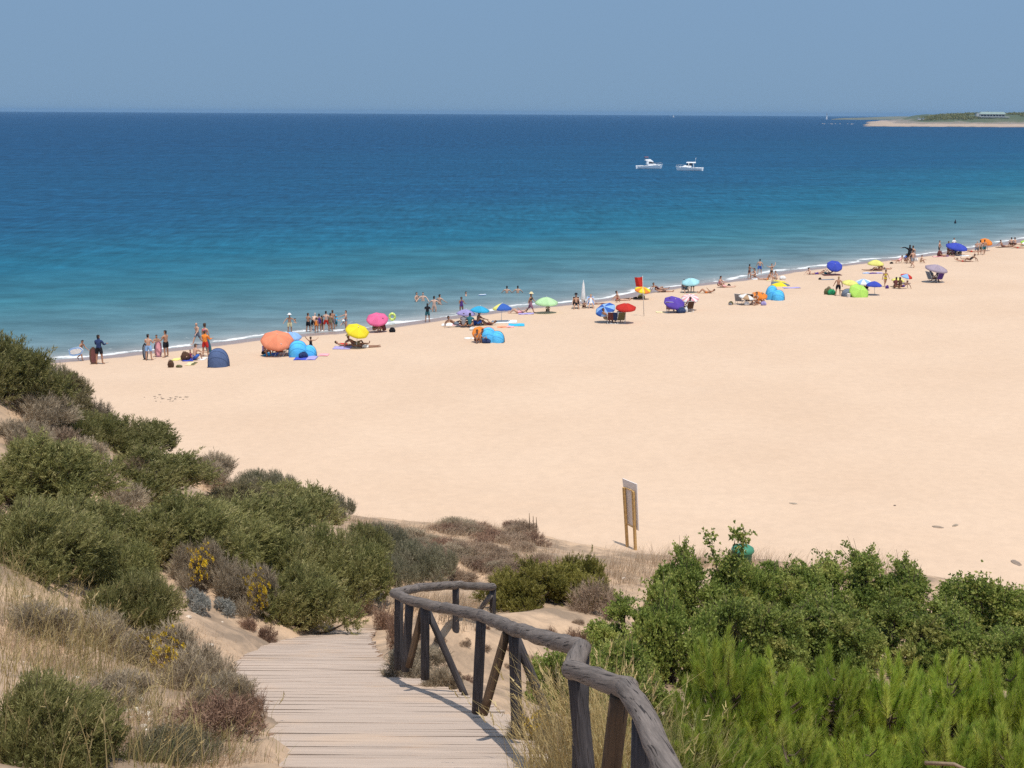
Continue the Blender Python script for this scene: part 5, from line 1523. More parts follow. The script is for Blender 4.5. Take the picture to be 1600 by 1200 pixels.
def bag(px, py, wpx, hpx, col, label, name='beach_bag', cat='bag', strap=True, depth=.7, col2=None):
    p = spot(px, py); dep = depth_of(p); w = wpx / FPX * dep / 2; h = hpx / FPX * dep
    root = empty(name, p, random.uniform(-.4, .4), label, cat)
    bm = bmesh.new(); bmesh.ops.create_cube(bm, size=2); bmesh.ops.subdivide_edges(bm, edges=bm.edges[:], cuts=5, use_grid_fill=True)
    sd = random.random() * 9
    for v in bm.verts:
        c = v.co.copy(); q = c.normalized() * 1.25
        c = c.lerp(q, .55); k = 1 + .10 * mnoise.noise(c * 1.7 + Vector((sd, 0, 0)))
        tp = 1 - .28 * max(0, c.z)
        v.co = Vector((c.x * w * k * tp, c.y * w * depth * k * tp, (c.z + 1) * h * .48 * k))
    me = bpy.data.meshes.new('body'); bm.to_mesh(me); bm.free(); me.materials.append(cloth(C[col], 'bag_cloth')); me.polygons.foreach_set('use_smooth', [True] * len(me.polygons))
    link('body', me, root)
    if strap:
        mb = MB(); mb.tube([(-w * .5, -w * depth * .5, h * .8), (-w * .35, -w * depth * .75, h * 1.12), (w * .35, -w * depth * .75, h * 1.12), (w * .5, -w * depth * .5, h * .8)], .018, 6)
        mb.build('strap', cloth(C[col2 or col], 'bag_strap'), root)
    m2 = MB(); m2.box((0, -w * depth * .93, h * .42), (w * 1.1, .05, h * .42)); m2.build('pocket', cloth(tuple(x * .8 for x in C[col2 or col]), 'bag_pocket'), root)
    return root

def ball_ring(px, py, wpx, col, label, col2, upright=True, lift=0.0):
    p = spot(px, py); r = wpx / FPX * depth_of(p) / 2; rt = r * .30
    mb = MB(); n, m = 28, 10; ms = []; vs = []; fs = []
    for i in range(n):
        a = 2 * math.pi * i / n
        for k in range(m):
            b = 2 * math.pi * k / m; rr = r - rt + rt * math.cos(b)
            vs.append(Vector((rr * math.cos(a), rt * math.sin(b), r + lift + rr * math.sin(a) * 1.12)))
    for i in range(n):
        for k in range(m):
            fs.append((i * m + k, i * m + (k + 1) % m, ((i + 1) % n) * m + (k + 1) % m, ((i + 1) % n) * m + k)); ms.append((i // 2) % 2)
    mb.add(vs, fs); mb.m = ms
    return tag(mb.build('swim_ring', [plain('vinyl', C[col], .3, .05, 3, 0, .5), plain('vinyl', C[col2], .3, .05, 3, 0, .5)], None, p), label, 'swim ring')
HAZE = 0.00007
# ================================================================== the beach from left to right
P_ = person
# --- far left group at the water
a1 = P_('carry', 127, 563, 70, 34, 'tan', 'hblack', [('trunks', 'black')], 'boy walking along the wet sand with a pale blue bodyboard under one arm')
dpp = Vector(a1.location); board(0, 0, 24, 13, ('sky', 'white'), 'pale blue and white bodyboard carried by the leftmost boy', lean=8, tail_up=78, pos=(dpp.x - .62, dpp.y - .30, dpp.z + .72 * a1.scale.z))
P_('hold', 156, 569, 172, 46, 'tan', 'hblack', [('rash_vest', 'navy'), ('trunks', 'black')], 'man in a navy rash vest looking out to sea beside an upright brown board')
board(146.5, 569, 27, 12, ('brown', 'maroon'), 'dark brown bodyboard standing on the sand at the navy vest man', lean=-8, rz=12)
P_('hold', 233, 563, 175, 41, 'fair', 'hblack', [('trunks', 'sky')], 'bare backed boy in light blue shorts seen from behind with a dark board')
bag_ = MB(); bag_.box((0, 0, 0), (.30, .12, .20))
board(227.5, 562, 26, 8, ('black', 'slate'), 'dark narrow bodyboard beside the boy in light blue shorts', lean=-6, rz=20)
P_('hold', 246, 557, 20, 34, 'tan', 'hblack', [('trunks', 'black')], 'small boy facing the camera holding a mauve board before him')
board(248, 558, 26, 10, ('mauve', 'rose'), 'mauve bodyboard held upright by the small boy', lean=-6)
P_('reach', 260, 558, -120, 42, 'tan', 'hblack', [('trunks', 'black')], 'slim boy in black shorts turned towards the mauve board')
P_('walk', 309, 539, -35, 36, 'fair', None, [('trunks', 'slate')], 'bald bare chested man in grey blue shorts strolling at the waterline')
P_('stand', 321.5, 549, 160, 44, 'fair', 'hbrown', [('bikini_top', 'pink'), ('briefs', 'pink')], 'woman in a bright pink bikini behind the boy in the orange vest', long=True, wide=.9)
P_('hold', 321.5, 557, 165, 41, 'tan', 'hbrown', [('rash_vest', 'orange'), ('trunks', 'red')], 'boy in an orange vest and red shorts with a teal board')
board(328, 551, 26, 9, ('teal', 'navy'), 'dark teal bodyboard leaning right of the boy in the orange vest', lean=-6, tail_up=-16)
P_('sit', 304, 563, 150, 0, 'fair', 'hbrown', [('trunks', 'blue')], 'bare backed man sitting on the sand left of the navy tent')
P_('sit', 298, 562, 10, .62, 'fair', 'hbrown', [('swimsuit', 'pink')], 'toddler in pink sitting in front of the bare backed man')
bag(290, 563, 13, 13, 'brown', 'big dark brown bag left of the toddler in pink')
bag(267, 574, 9, 11, 'brown', 'brown backpack standing alone on the sand', 'backpack', 'backpack')
bag(280, 574, 9, 4, 'olive', 'dark heap of clothes beside the lone backpack', 'clothes_heap', 'clothes', strap=False)
towel(297, 562, 16, 1.4, ('royal',), 'royal blue towel under the seated man by the navy tent')
towel(299, 569, 14, 1.0, ('cream', 'olive'), 'crumpled yellow cream towel in front of the seated man')
towel(317, 561, 10, 1.0, ('white',), 'white towel between the seated man and the navy tent')
towel(276, 562, 11, .8, ('lemon',), 'pale yellow mat left of the big brown bag')
dome_tent(341, 573, 34, 29, 'tentnavy', 'navy grey pop up tent seen from behind', rz=-2, deep=.75, rim='navy')
# --- coral umbrella group
umbrella(437, 556, 433, 527, 52, ('coral',), 'large coral umbrella tipped towards the camera', tilt=(6, 26), hk=.42)
umbrella(455, 545, 457, 522.5, 30, ('sky',), 'pale blue umbrella half behind the coral one', tilt=(8, 12), hk=.4)
P_('sit', 412, 556, 60, .92, 'tan', 'hbrown', [('shirt', 'lilac'), ('trunks', 'black')], 'boy in a lilac grey shirt sitting under the left rim of the coral umbrella')
P_('sit', 428, 551, 20, .7, 'tan', 'hbrown', [('swimsuit', 'red')], 'child in red in the shade of the coral umbrella')
P_('sit', 421, 549, 0, .6, 'tan', 'hbrown', [('swimsuit', 'red')], 'toddler in the middle of the coral umbrella shade')
P_('chair', 449, 553, 150, .95, 'dark', 'hblack', [('swimsuit', 'black')], 'dark haired person seated between the coral umbrella and the turquoise tent')
chair(439, 556, 168, 'maroon', 'reddish brown beach chair with its back to the camera under the coral umbrella')
towel(424, 554, 22, 1.3, ('turq', 'blue'), 'turquoise and blue mat under the coral umbrella')
dome_tent(466, 557, 30, 25, 'tentblue', 'turquoise pop up tent right of the coral umbrella', rz=10, deep=.9, rim='blue')
dome_tent(483, 556, 24, 17, 'tentblue', 'smaller turquoise tent wing beside the taller turquoise tent', rz=-16, deep=.8, rim='slate')
P_('arms_head', 486, 553, 200, 20 + 7, 'tan', 'hbrown', [('swimsuit', 'black')], 'woman lifting both arms behind the smaller turquoise tent wing', long=True)
bag(474, 559, 13, 9, 'navy', 'dark blue bag leaning on the turquoise tent')
towel(478, 560, 34, 1.3, ('royal', 'lilac'), 'violet blue mat spread before the turquoise tents')
towel(506, 555, 15, .8, ('rose',), 'small pale pink towel on empty sand right of the violet mat')
P_('wade', 453, 519, 10, 30, 'tan', None, [('trunks', 'cream')], 'child with a white cap and yellow shorts at the water above the coral umbrella', water=.12, hatc='white')
P_('wade', 461, 504, 30, .95, 'fair', 'hbrown', [], 'lone swimmer whose head shows beside the white cap', water=1.42)
# --- standing crowd at the water
for a in [
    ('hold', 482, 520, 150, 31, 'tan', 'hbrown', [('trunks', 'black')], 'tanned tall man in black shorts at the left end of the crowd'),
    ('bend', 490, 519, 170, 32, 'pale', 'hgrey', [('trunks', 'black')], 'pale stooping man in dark shorts in the crowd'),
    ('stand', 494.5, 520, 190, 24, 'tan', 'hbrown', [('swimsuit', 'orange')], 'child in an orange swimsuit among the crowd'),
    ('stand', 499, 519, 200, 29, 'tan', 'hblack', [('swimsuit', 'purple')], 'woman in a dark purple swimsuit at the right of the first crowd'),
    ('hold', 503, 518, 230, 25, 'dark', 'hblack', [('swimsuit', 'black')], 'girl in black half behind the woman in purple'),
    ('stance', 510, 518, 175, 32, 'pale', 'hblack', [('trunks', 'red')], 'pale man in bright red shorts seen from behind'),
    ('stand', 517, 518, 160, 29, 'tan', 'hblack', [('swimsuit', 'khaki')], 'woman in a brown swimsuit right of the red shorts'),
    ('stand', 520, 516.5, 200, 32, 'tan', 'hbrown', [('trunks', 'slate')], 'tall man farther back above the woman in brown'),
    ('reach', 525.5, 514, 60, 21, 'fair', None, [('shirt', 'turq'), ('trunks', 'teal')], 'toddler in turquoise shirt and cap reaching to the woman in white'),
    ('reach', 541, 517, -80, 32, 'fair', 'hbrown', [('bikini_top', 'white'), ('briefs', 'slate')], 'woman in a white bikini top bending to the toddler in turquoise'),
]: P_(*a)
hat(PEOPLE[-2], 'reach', C['turq'], .13)
P_('sit', 537, 512, 0, .55, 'fair', None, [('swimsuit', 'white')], 'baby with white hat sitting at the feet of the woman in white', hatc='white')
# --- yellow umbrella
umbrella(556, 544, 559, 514, 38, ('yellow',), 'bright yellow umbrella tipped to the right', tilt=(16, 24), hk=.36)
P_('recline', 556, 543, 100, .95, 'dark', 'hgrey', [('trunks', 'khaki')], 'person with a pale hat reclining in the shade of the yellow umbrella', hatc='cream')
P_('prone', 569, 543, -80, .95, 'dark', 'hblack', [('trunks', 'white')], 'dark figure lying right of the yellow umbrella pole')
P_('lie_back', 541, 541, 95, .9, 'tan', 'hbrown', [('swimsuit', 'red')], 'sunbather in red lying left of the yellow umbrella pole', long=True)
towel(535, 543.5, 27, 1.2, ('lilac',), 'pale lilac towel left of the yellow umbrella')

# --- pink umbrella
umbrella(592, 519, 589.5, 496, 35, ('pink',), 'pink umbrella tipped towards the camera at the water', tilt=(2, 28), hk=.36)
ball_ring(613, 506, 12, 'lime', 'lime green striped swim ring beside the pink umbrella', 'lemon', lift=.25)
P_('sit', 584, 519, 120, .98, 'tan', 'hblack', [('shirt', 'olive')], 'person in an olive shirt sitting left under the pink umbrella')
P_('sit', 601, 519, -110, .95, 'tan', 'hblack', [('swimsuit', 'maroon')], 'dark haired woman sitting right under the pink umbrella', long=True)
bag(613, 519, 9, 7, 'black', 'black bag on the sand right of the pink umbrella')

# --- bathers in the water
for x, y, s, dpt, sk, hr, lb, fc in [
    (651, 470, .9, .95, 'fair', 'hbrown', 'leftmost bather standing chest deep in the sea', 60), (661, 470, .95, 1.0, 'pale', 'hbrown', 'bather with arms out right of the leftmost bather', 0),
    (687, 476, .95, .85, 'fair', 'hblack', 'bather farthest out of the three above the black shirted man', 150), (678.5, 487, 1.0, .5, 'pale', 'hblack', 'pale man wading waist deep right of the black shirted man', 170),
    (728, 462, .9, 1.35, 'fair', 'hblack', 'swimmer with only the head out near the white board', 90), (792, 458, .95, 1.08, 'fair', 'hblack', 'left one of two bathers facing away above the blue and yellow umbrella', 180),
    (809, 458, .95, 1.06, 'fair', 'hblack', 'right one of two bathers facing away above the blue and yellow umbrella', 180)]:
    P_('wade', x, y, fc, s, sk, hr, [], lb, water=dpt)
board(748, 462, 12, 6, ('white', 'sky'), 'white bodyboard floating beyond the lilac umbrella', lean=84, rz=80, pos=tuple(at_z(748, 461, .06)))
P_('hold', 668, 503, 175, 29, 'tan', 'hblack', [('shirt', 'black'), ('trunks', 'teal')], 'man in a black shirt standing ankle deep watching the bathers')
# --- lilac / turquoise / blue yellow umbrellas
P_('hold', 721, 492, 20, 28, 'dark', 'hblack', [('swimsuit', 'purple')], 'woman in dark swimwear standing behind the lilac umbrella', long=True)
umbrella(728, 510, 728, 486.5, 30, ('lilac',), 'lilac umbrella behind the seated family', tilt=(4, 2), hk=.42)
umbrella(747, 508, 750, 481.5, 31, ('turq',), 'bright turquoise umbrella beside the lilac one', tilt=(4, 2), hk=.42)
umbrella(783, 503, 784.5, 478, 31, ('blue', 'lemon', 'lemon', 'lemon', 'lemon', 'blue', 'blue', 'blue'), 'half blue half yellow umbrella on a thin pole', hk=.50, tilt=(0, 0))
P_('recline', 711, 511, 100, .95, 'dark', 'hblack', [('trunks', 'slate')], 'person reclining at the left end of the family under the lilac umbrella')
P_('sit', 724, 512, 170, .98, 'tan', 'hbrown', [('shirt', 'grey')], 'person in a grey shirt sitting with back to the camera')
P_('sit', 734, 512, 175, 1.0, 'tan', 'hblack', [('shirt', 'teal')], 'person in a teal shirt sitting with back to the camera')
P_('sit', 746, 509, 120, 1.0, 'dark', 'hblack', [('trunks', 'blue')], 'person in a peaked cap sitting at the right end of the family', hatc='olive')
P_('lie_knees', 760, 508, -90, .9, 'dark', 'hblack', [('swimsuit', 'maroon')], 'person lying with raised knees behind the orange umbrella')
towel(705, 507.5, 30, 1.2, ('white', 'rose'), 'white and pink towel left of the seated family')
towel(788, 503, 40, 1.5, ('white',), 'white towel under the blue and yellow umbrella')
towel(807, 508, 25, 1.2, ('turq',), 'turquoise towel right of the white towel')
towel(790, 511, 26, .7, ('coral', 'rose'), 'coral towel in front of the white towel')
bag(738, 516, 8, 5, 'white', 'small white bag in front of the seated family')
bag(742, 508, 8, 8, 'blue', 'blue bag beside the person in the peaked cap')
# --- orange umbrella with blue tent
umbrella(752, 535, 751, 520, 27, ('orange',), 'orange umbrella tipped far over in front of the blue tents', tilt=(14, 46), hk=.34)
dome_tent(763, 535, 26, 24, 'tentblue', 'taller blue pop up tent half hidden by the orange umbrella', rz=6, deep=.8, rim='red')
dome_tent(776, 535, 24, 18, 'tentblue', 'low blue pop up tent with a black rim right of the orange umbrella', rz=-8, deep=.8, rim='black')
P_('sit', 744, 535, 30, .85, 'dark', 'hbrown', [('trunks', 'maroon')], 'child crouching left below the orange umbrella')
P_('sit', 754, 535, 0, .9, 'dark', 'hblack', [('swimsuit', 'black')], 'person sitting in deep shade below the orange umbrella')
bag(760, 536, 12, 7, 'navy', 'dark bag in front of the low blue tent')
towel(733, 529, 15, .5, ('white',), 'white towel left of the orange umbrella')
# --- hat woman, mint umbrella
P_('walk', 829, 489, 70, 32, 'tan', 'hbrown', [('bikini_top', 'black'), ('sarong', 'mauve')], 'woman in a straw hat walking with a purple sarong', hatc='cream', long=True)
P_('lie_knees', 809, 489.5, -95, .95, 'fair', 'hbrown', [('swimsuit', 'rose')], 'sunbather with raised knees left of the woman in the hat')
umbrella(857, 489, 854, 468.5, 37, ('mint',), 'pale mint green umbrella near the water', tilt=(1, 6), hk=.44)
P_('sit', 856, 488, 180, .6, 'dark', 'hblack', [('trunks', 'brown')], 'child sitting in the shade of the mint umbrella')

towel(822, 490.5, 24, .9, ('lilac',), 'lilac towel at the feet of the woman in the hat')
# --- chairs with folded umbrella
chair(900, 482, 0, 'black', 'black beach chair by the folded white umbrella')
P_('chair', 900, 482, 0, .95, 'tan', 'hbrown', [('trunks', 'black')], 'person sitting in the black beach chair', hatc='black')
chair(923, 481, 0, 'sky', 'white and pale blue beach chair right of the folded umbrella')
P_('chair', 923, 481, 0, .9, 'fair', 'hblond', [('swimsuit', 'white')], 'fair person sitting in the white beach chair')
P_('sit', 913, 482, 180, .6, 'dark', 'hblack', [('trunks', 'brown')], 'child sitting on the sand between the two beach chairs')
fu = spot(911, 478); fr = empty('folded_umbrella', fu, 0, 'white folded umbrella standing between two beach chairs', 'umbrella')
mb = MB(); mb.lathe([(.03, .35), (.15, .42), (.18, .62), (.15, 1.1), (.08, 1.75), (.02, 2.0)], 14); mb.build('canopy', cloth(C['white'], 'folded_cloth'), fr)
mb = MB(); mb.tube([(0, 0, -.2), (0, 0, 2.1)], .018, 6); mb.build('pole', plain('pole', (.62, .62, .62), .4, .05), fr)
# --- blue and red umbrellas with chairs seen from behind
umbrella(949, 504, 945, 481.5, 33, ('blue', 'sky'), 'blue checked umbrella tipped left beside the red one', tilt=(-20, 26), hk=.32)
umbrella(977, 505, 978, 477.5, 33, ('red',), 'red umbrella upright over a green chair', tilt=(0, 12), hk=.40)
chair(955, 505, 176, 'maroon', 'rust red beach chair with its back to the camera'); chair(962, 505, 160, 'navy', 'navy beach chair between the rust red and the green one')
chair(969, 505, 190, 'olive', 'green beach chair under the red umbrella', frame='white')
P_('chair', 968, 504.5, 185, 1.0, 'dark', 'hblack', [('shirt', 'slate')], 'dark haired person in the green chair under the red umbrella')
P_('chair', 946, 505, 130, .95, 'tan', 'hbrown', [('trunks', 'khaki')], 'person in khaki shorts sitting left of the rust red chair')

P_('sit_back', 968, 470, 90, .95, 'fair', 'hblack', [('briefs', 'black')], 'woman sitting with legs stretched right behind the red umbrella', long=True)
P_('sit', 963, 472, 30, .6, 'tan', 'hbrown', [('swimsuit', 'red')], 'toddler sitting before the woman with stretched legs')
bag(1002, 466, 10, 6, 'olive', 'dark bag below the orange flagside umbrella'); bag(993, 467, 7, 3, 'black', 'small black bag at the feet of the woman with stretched legs')
towel(985, 467, 44, .8, ('brown',), 'dark brown towel under the outstretched legs')
towel(937, 475, 26, .6, ('maroon',), 'narrow reddish towel right of the white chair')
# red warning flag
fp = spot(1006.5, 494); ft = at_dist(1004, 431, fp.y); iv = -fp
fl = empty('beach_flag', fp, 0, 'red warning flag on a tall thin pole', 'flag')
mb = MB(); mb.tube([Vector((0, 0, -.3)), ft + iv], [.028, .018], 8); mb.build('pole', plain('flag_pole', (.55, .52, .48), .5, .1), fl)
q0 = at_dist(1004.2, 432, fp.y) + iv; q1 = at_dist(1005, 447, fp.y) + iv; q2 = at_dist(991.5, 434, fp.y) + iv
mb = MB(); mb.grid(lambda u, v: q0.lerp(q1, v) + (q2 - q0) * u * (1 - .12 * v) + Vector((0, .10 * math.sin(u * 7 + v * 2) * u, -.03 * math.sin(u * 5))), 14, 10); mb.build('flag_cloth', cloth(C['red'], 'flag'), fl)
umbrella(1004, 468, 1004.5, 451, 26, ('orange', 'yellow'), 'orange and yellow umbrella under the red flag', hk=.34, tilt=(6, 14))
# --- couple lying, light turquoise umbrella
P_('recline', 1029, 456, 100, .95, 'tan', 'hbrown', [('swimsuit', 'maroon')], 'person propped up on the sand right of the red flag')
P_('lie_back', 1036, 456.5, 85, .9, 'tan', 'hblack', [('trunks', 'black')], 'person lying beside the propped up one')
umbrella(1079, 457, 1079, 438, 29, ('aqua',), 'pale turquoise umbrella near the breaking wave', tilt=(-6, 14), hk=.38)
chair(1070, 457, 0, 'slate', 'grey beach chair under the pale turquoise umbrella'); P_('chair', 1070, 457, 10, .95, 'fair', 'hblack', [('trunks', 'slate')], 'person in the grey chair under the pale turquoise umbrella')
P_('stand', 1082, 456, 0, 22, 'fair', 'hbrown', [('shirt', 'white'), ('trunks', 'black')], 'child in a white shirt standing under the pale turquoise umbrella')
P_('lie_knees', 1103, 458, -95, .95, 'tan', 'hbrown', [('briefs', 'orange')], 'sunbather lying with bent knees right of the pale turquoise umbrella')
P_('sit', 1123, 449, 60, .98, 'fair', 'hblack', [('swimsuit', 'rose')], 'woman in pale pink sitting upright by the water', long=True)
P_('lie_back', 1133, 449, 95, .9, 'pale', 'hbrown', [('swimsuit', 'rose')], 'sunbather lying right of the woman in pale pink')
bag(1139, 448, 5, 4, 'black', 'dark bag at the right end of the pale pink sunbathers')
# --- purple umbrella
umbrella(1062, 488, 1054.5, 470, 34, ('purple2',), 'deep purple umbrella tipped towards the camera', tilt=(8, 28), hk=.40)
umbrella(1080, 485, 1078, 464.5, 28, ('rose', 'white'), 'pink and white patterned umbrella right of the purple one', tilt=(-4, 24), hk=.34, seg=16)
chair(1047, 488, 165, 'mauve', 'mauve grey beach chair left under the purple umbrella'); chair(1076, 487, 195, 'brown', 'brown beach chair under the pink and white umbrella')
P_('chair', 1047, 487.5, 165, .95, 'tan', 'hbrown', [('swimsuit', 'mauve')], 'person in the mauve grey chair')
P_('chair', 1076, 486.5, 195, .98, 'dark', 'hbrown', [('trunks', 'brown')], 'person in the brown chair under the pink and white umbrella')
P_('sit', 1058, 487, 20, .85, 'fair', 'hbrown', [('shirt', 'white')], 'person in white sitting between the two chairs under the purple umbrella')
bag(1064, 489, 13, 9, 'navy', 'dark blue cool bag between the mauve and brown chairs', col2='slate'); bag(1072, 488, 5, 8, 'white', 'white bag beside the brown chair')
towel(1032, 488, 14, .7, ('cream',), 'cream towel left of the purple umbrella')

bag(1142, 476, 7, 5, 'olive', 'small olive bag alone right of the pink and white umbrella')
# --- standing group with women by the water
P_('reach', 1170.5, 435, 120, 22, 'tan', 'hblack', [('bikini_top', 'maroon'), ('briefs', 'maroon')], 'woman in a dark bikini standing at the left of the waterside group', wide=.92, long=True)
P_('sit', 1180, 435, -60, .95, 'fair', 'hblack', [('briefs', 'maroon')], 'dark haired woman sitting beside the standing dark bikini', long=True)
P_('stance', 1186.5, 429, 175, 24, 'fair', 'hblack', [('trunks', 'blue')], 'man in blue and pink shorts facing the sea')
P_('sit_back', 1199, 437.5, -100, .95, 'tan', 'hbrown', [('briefs', 'orange')], 'person leaning back in the middle of the waterside group')
P_('arms_head', 1205, 436, 20, 24, 'fair', 'hblack', [('bikini_top', 'black'), ('briefs', 'black')], 'woman standing with one arm lifted in the waterside group', wide=.92)
P_('sit', 1212, 438.5, -30, .9, 'fair', 'hbrown', [('swimsuit', 'white')], 'person sitting right of the woman with the lifted arm')
towel(1184, 436, 18, .9, ('white',), 'white towel under the sitting dark haired woman'); towel(1205, 438.5, 14, .8, ('cream',), 'pale towel in front of the lifted arm woman')
# --- yellow umbrella lying low, orange and striped umbrellas, blue tent
umbrella(1219, 447, 1220, 443, 31, ('yellow', 'yellow', 'yellow', 'slate'), 'yellow umbrella standing low on the sand', tilt=(6, 20), hk=.30)
bag(1223, 437, 9, 6, 'white', 'white cushion behind the low yellow umbrella', strap=False)
towel(1237, 450, 26, .7, ('lilac',), 'pale lilac towel right of the low yellow umbrella')
umbrella(1168, 476, 1167, 461.5, 27, ('white', 'tan'), 'white and beige striped umbrella tipped left', tilt=(10, 10), hk=.30)
umbrella(1190, 474, 1187.5, 459.5, 25, ('orange',), 'orange umbrella between the striped one and the blue tent', tilt=(4, 20), hk=.34)
dome_tent(1206, 468, 20, 22, 'tentblue', 'blue tent wing behind the broader blue tent', rz=4, deep=.8, rim='navy')
dome_tent(1215, 469, 21, 16, 'tentblue', 'broad blue pop up tent with dark edge', rz=-12, deep=.9, rim='navy')
chair(1155, 475, 150, 'grey', 'grey lounging chair left under the striped umbrella'); chair(1170, 475, 178, 'brown', 'brown chair under the striped umbrella')
bag(1167, 477, 7, 6, 'white', 'white cool bag before the brown chair'); bag(1141, 476.5, 5, 3, 'grey', 'small grey bag at the left end of the striped umbrella group')
P_('sit', 1184, 476, -60, .98, 'tan', 'hbrown', [('swimsuit', 'orange')], 'tanned woman in orange sitting under the orange umbrella')
P_('sit', 1192, 474, -40, .85, 'fair', 'hblond', [('swimsuit', 'rose')], 'fair child sitting right of the tanned woman in orange')
bag(1193, 477, 8, 6, 'lilac', 'grey lilac bag right of the tanned woman in orange')

# --- dark blue umbrella
umbrella(1305, 429, 1304.5, 414, 25, ('royal',), 'dark blue umbrella by the foam with its underside to the sea', tilt=(0, 38), hk=.36)
P_('sit_back', 1266, 429, 120, .8, 'pale', 'hblack', [('trunks', 'white')], 'pale child with black hair sitting near the foam')
P_('prone', 1277, 428.5, 90, .9, 'tan', 'hbrown', [('trunks', 'purple')], 'sunbather lying left of the dark blue umbrella')
P_('lie_knees', 1290, 428.5, -90, .9, 'fair', 'hbrown', [('trunks', 'teal')], 'sunbather with two raised knees under the dark blue umbrella')
towel(1300, 430, 28, .9, ('maroon',), 'dark red towel under the dark blue umbrella'); towel(1293, 437, 20, .6, ('slate',), 'dark grey mat on the sand below the dark blue umbrella')
bag(1281, 437, 4, 3, 'black', 'tiny black bag at the left end of the dark grey mat')
# --- man with the green bag, lime umbrella
P_('stance', 1309, 462, 178, 30, 'tan', 'hblond', [('trunks', 'black')], 'bare backed man in black shorts standing by a green bag')
bag(1299, 460.5, 11, 8.5, 'green', 'bright green cool bag at the feet of the bare backed man', col2='teal'); bag(1291, 460, 7, 9, 'olive', 'olive backpack left of the bright green bag', 'backpack', 'backpack'); bag(1295, 453, 6, 5, 'khaki', 'khaki bag behind the bright green bag')
umbrella(1346, 464, 1343, 454.5, 32, ('lime',), 'lime green umbrella tipped right over like a shield', tilt=(8, 44), hk=.30)
dome_tent(1325, 463, 22, 12, 'slate', 'dark low tent behind the lime umbrella', rz=20, deep=.8, rim='brown')
bk = spot(1326, 464.5); rt_ = empty('bucket', bk, 0, 'white bucket in front of the dark low tent', 'bucket')
mb = MB(); mb.lathe([(.12, 0), (.15, .30), (.16, .31), (.14, .30), (.11, .02), (0, .02)], 16); mb.build('body', plain('bucket_plastic', C['white'], .4, .05), rt_)
mb = MB(); mb.tube([(.155 * math.cos(math.pi * k / 10), 0, .30 + .12 * math.sin(math.pi * k / 10)) for k in range(11)], .006, 5); mb.build('handle', plain('bucket_handle', C['grey'], .4, .05), rt_)
umbrella(1331, 455, 1329, 440, 26, ('lemon',), 'lemon yellow umbrella behind the lime one', hk=.36, tilt=(4, 10))
umbrella(1349, 453, 1349, 438.5, 26, ('sky', 'white'), 'pale blue umbrella between the lemon and the navy one', hk=.36, tilt=(-4, 10))
umbrella(1367, 461, 1366, 442.5, 25, ('royal',), 'navy blue umbrella right of the pale blue one', hk=.50, tilt=(0, 2))

P_('sit', 1354, 453, 180, .8, 'dark', 'hblack', [('trunks', 'black')], 'child in the shade of the pale blue umbrella')
# --- lemon umbrella at the back
umbrella(1369, 422, 1368.5, 409, 26, ('lemon',), 'greenish yellow umbrella farthest back near the foam', hk=.46, tilt=(0, 4))
P_('prone', 1364, 423, 90, .95, 'dark', 'hblack', [('trunks', 'black')], 'dark sunbather under the greenish yellow umbrella'); P_('sit_back', 1379, 421, 90, .9, 'tan', 'hbrown', [('trunks', 'slate')], 'person with legs stretched right of the greenish yellow umbrella')
P_('lie_knees', 1371, 423, -90, .9, 'tan', 'hbrown', [('trunks', 'maroon')], 'sunbather in dark red beside the dark sunbather')
towel(1368, 427, 22, .8, ('purple', 'lilac'), 'purple patterned towel in front of the dark sunbather'); towel(1353, 427, 10, .6, ('sky',), 'pale blue grey towel left of the purple one')
bag(1393, 412, 5, 2.5, 'black', 'black bag alone on the sand near the foam')
P_('walk', 1382.5, 448, 5, 27, 'tan', 'hbrown', [('bikini_top', 'yellow'), ('briefs', 'yellow')], 'woman in a yellow bikini walking towards the camera', wide=.92, long=True)
umbrella(1404, 448, 1403.5, 436, 21, ('lemon',), 'small lemon umbrella right of the yellow bikini woman', hk=.40, tilt=(4, 2))
umbrella(1417, 443, 1417, 430, 19, ('sky', 'sky', 'red', 'red'), 'small blue and pink umbrella behind the small lemon one', hk=.40, tilt=(10, 14))
P_('sit', 1399, 451, 150, .95, 'dark', 'hblack', [('shirt', 'maroon')], 'person in a brown shirt sitting left under the small lemon umbrella'); P_('sit', 1407, 451, 200, .95, 'dark', 'hblack', [('shirt', 'brown')], 'second person in brown sitting right under the small lemon umbrella')
P_('recline', 1411, 451, -70, .8, 'dark', 'hblack', [('trunks', 'purple')], 'person reclining at the right end of the small lemon umbrella'); bag(1386, 451, 5, 5, 'purple', 'purple bag left of the small lemon umbrella')
# --- walking pair
P_('arm_up', 1420, 412, 165, 29, 'dark', 'hblack', [('rash_vest', 'black'), ('trunks', 'black')], 'person in a black wetsuit stretching one arm far out')
P_('walk', 1425.5, 418, 200, 28, 'fair', 'hbrown', [('trunks', 'grey')], 'bare backed man in grey shorts striding in front of the black wetsuit'); P_('stand', 1425, 411, 180, 27, 'fair', 'hbrown', [('trunks', 'mauve')], 'person hidden between the wetsuit and the striding man')
P_('recline', 1404, 411, -60, .9, 'fair', 'hblack', [('swimsuit', 'rose')], 'person reclining left of the black wetsuit'); P_('sit', 1414, 410, 30, .9, 'tan', 'hblack', [('shirt', 'blue')], 'person in a blue shirt sitting behind the black wetsuit'); P_('sit', 1438, 411, 80, .8, 'fair', 'hbrown', [('trunks', 'tan')], 'child sitting right of the striding man')
bag(1431, 408, 6, 5, 'white', 'white bag right of the striding man')
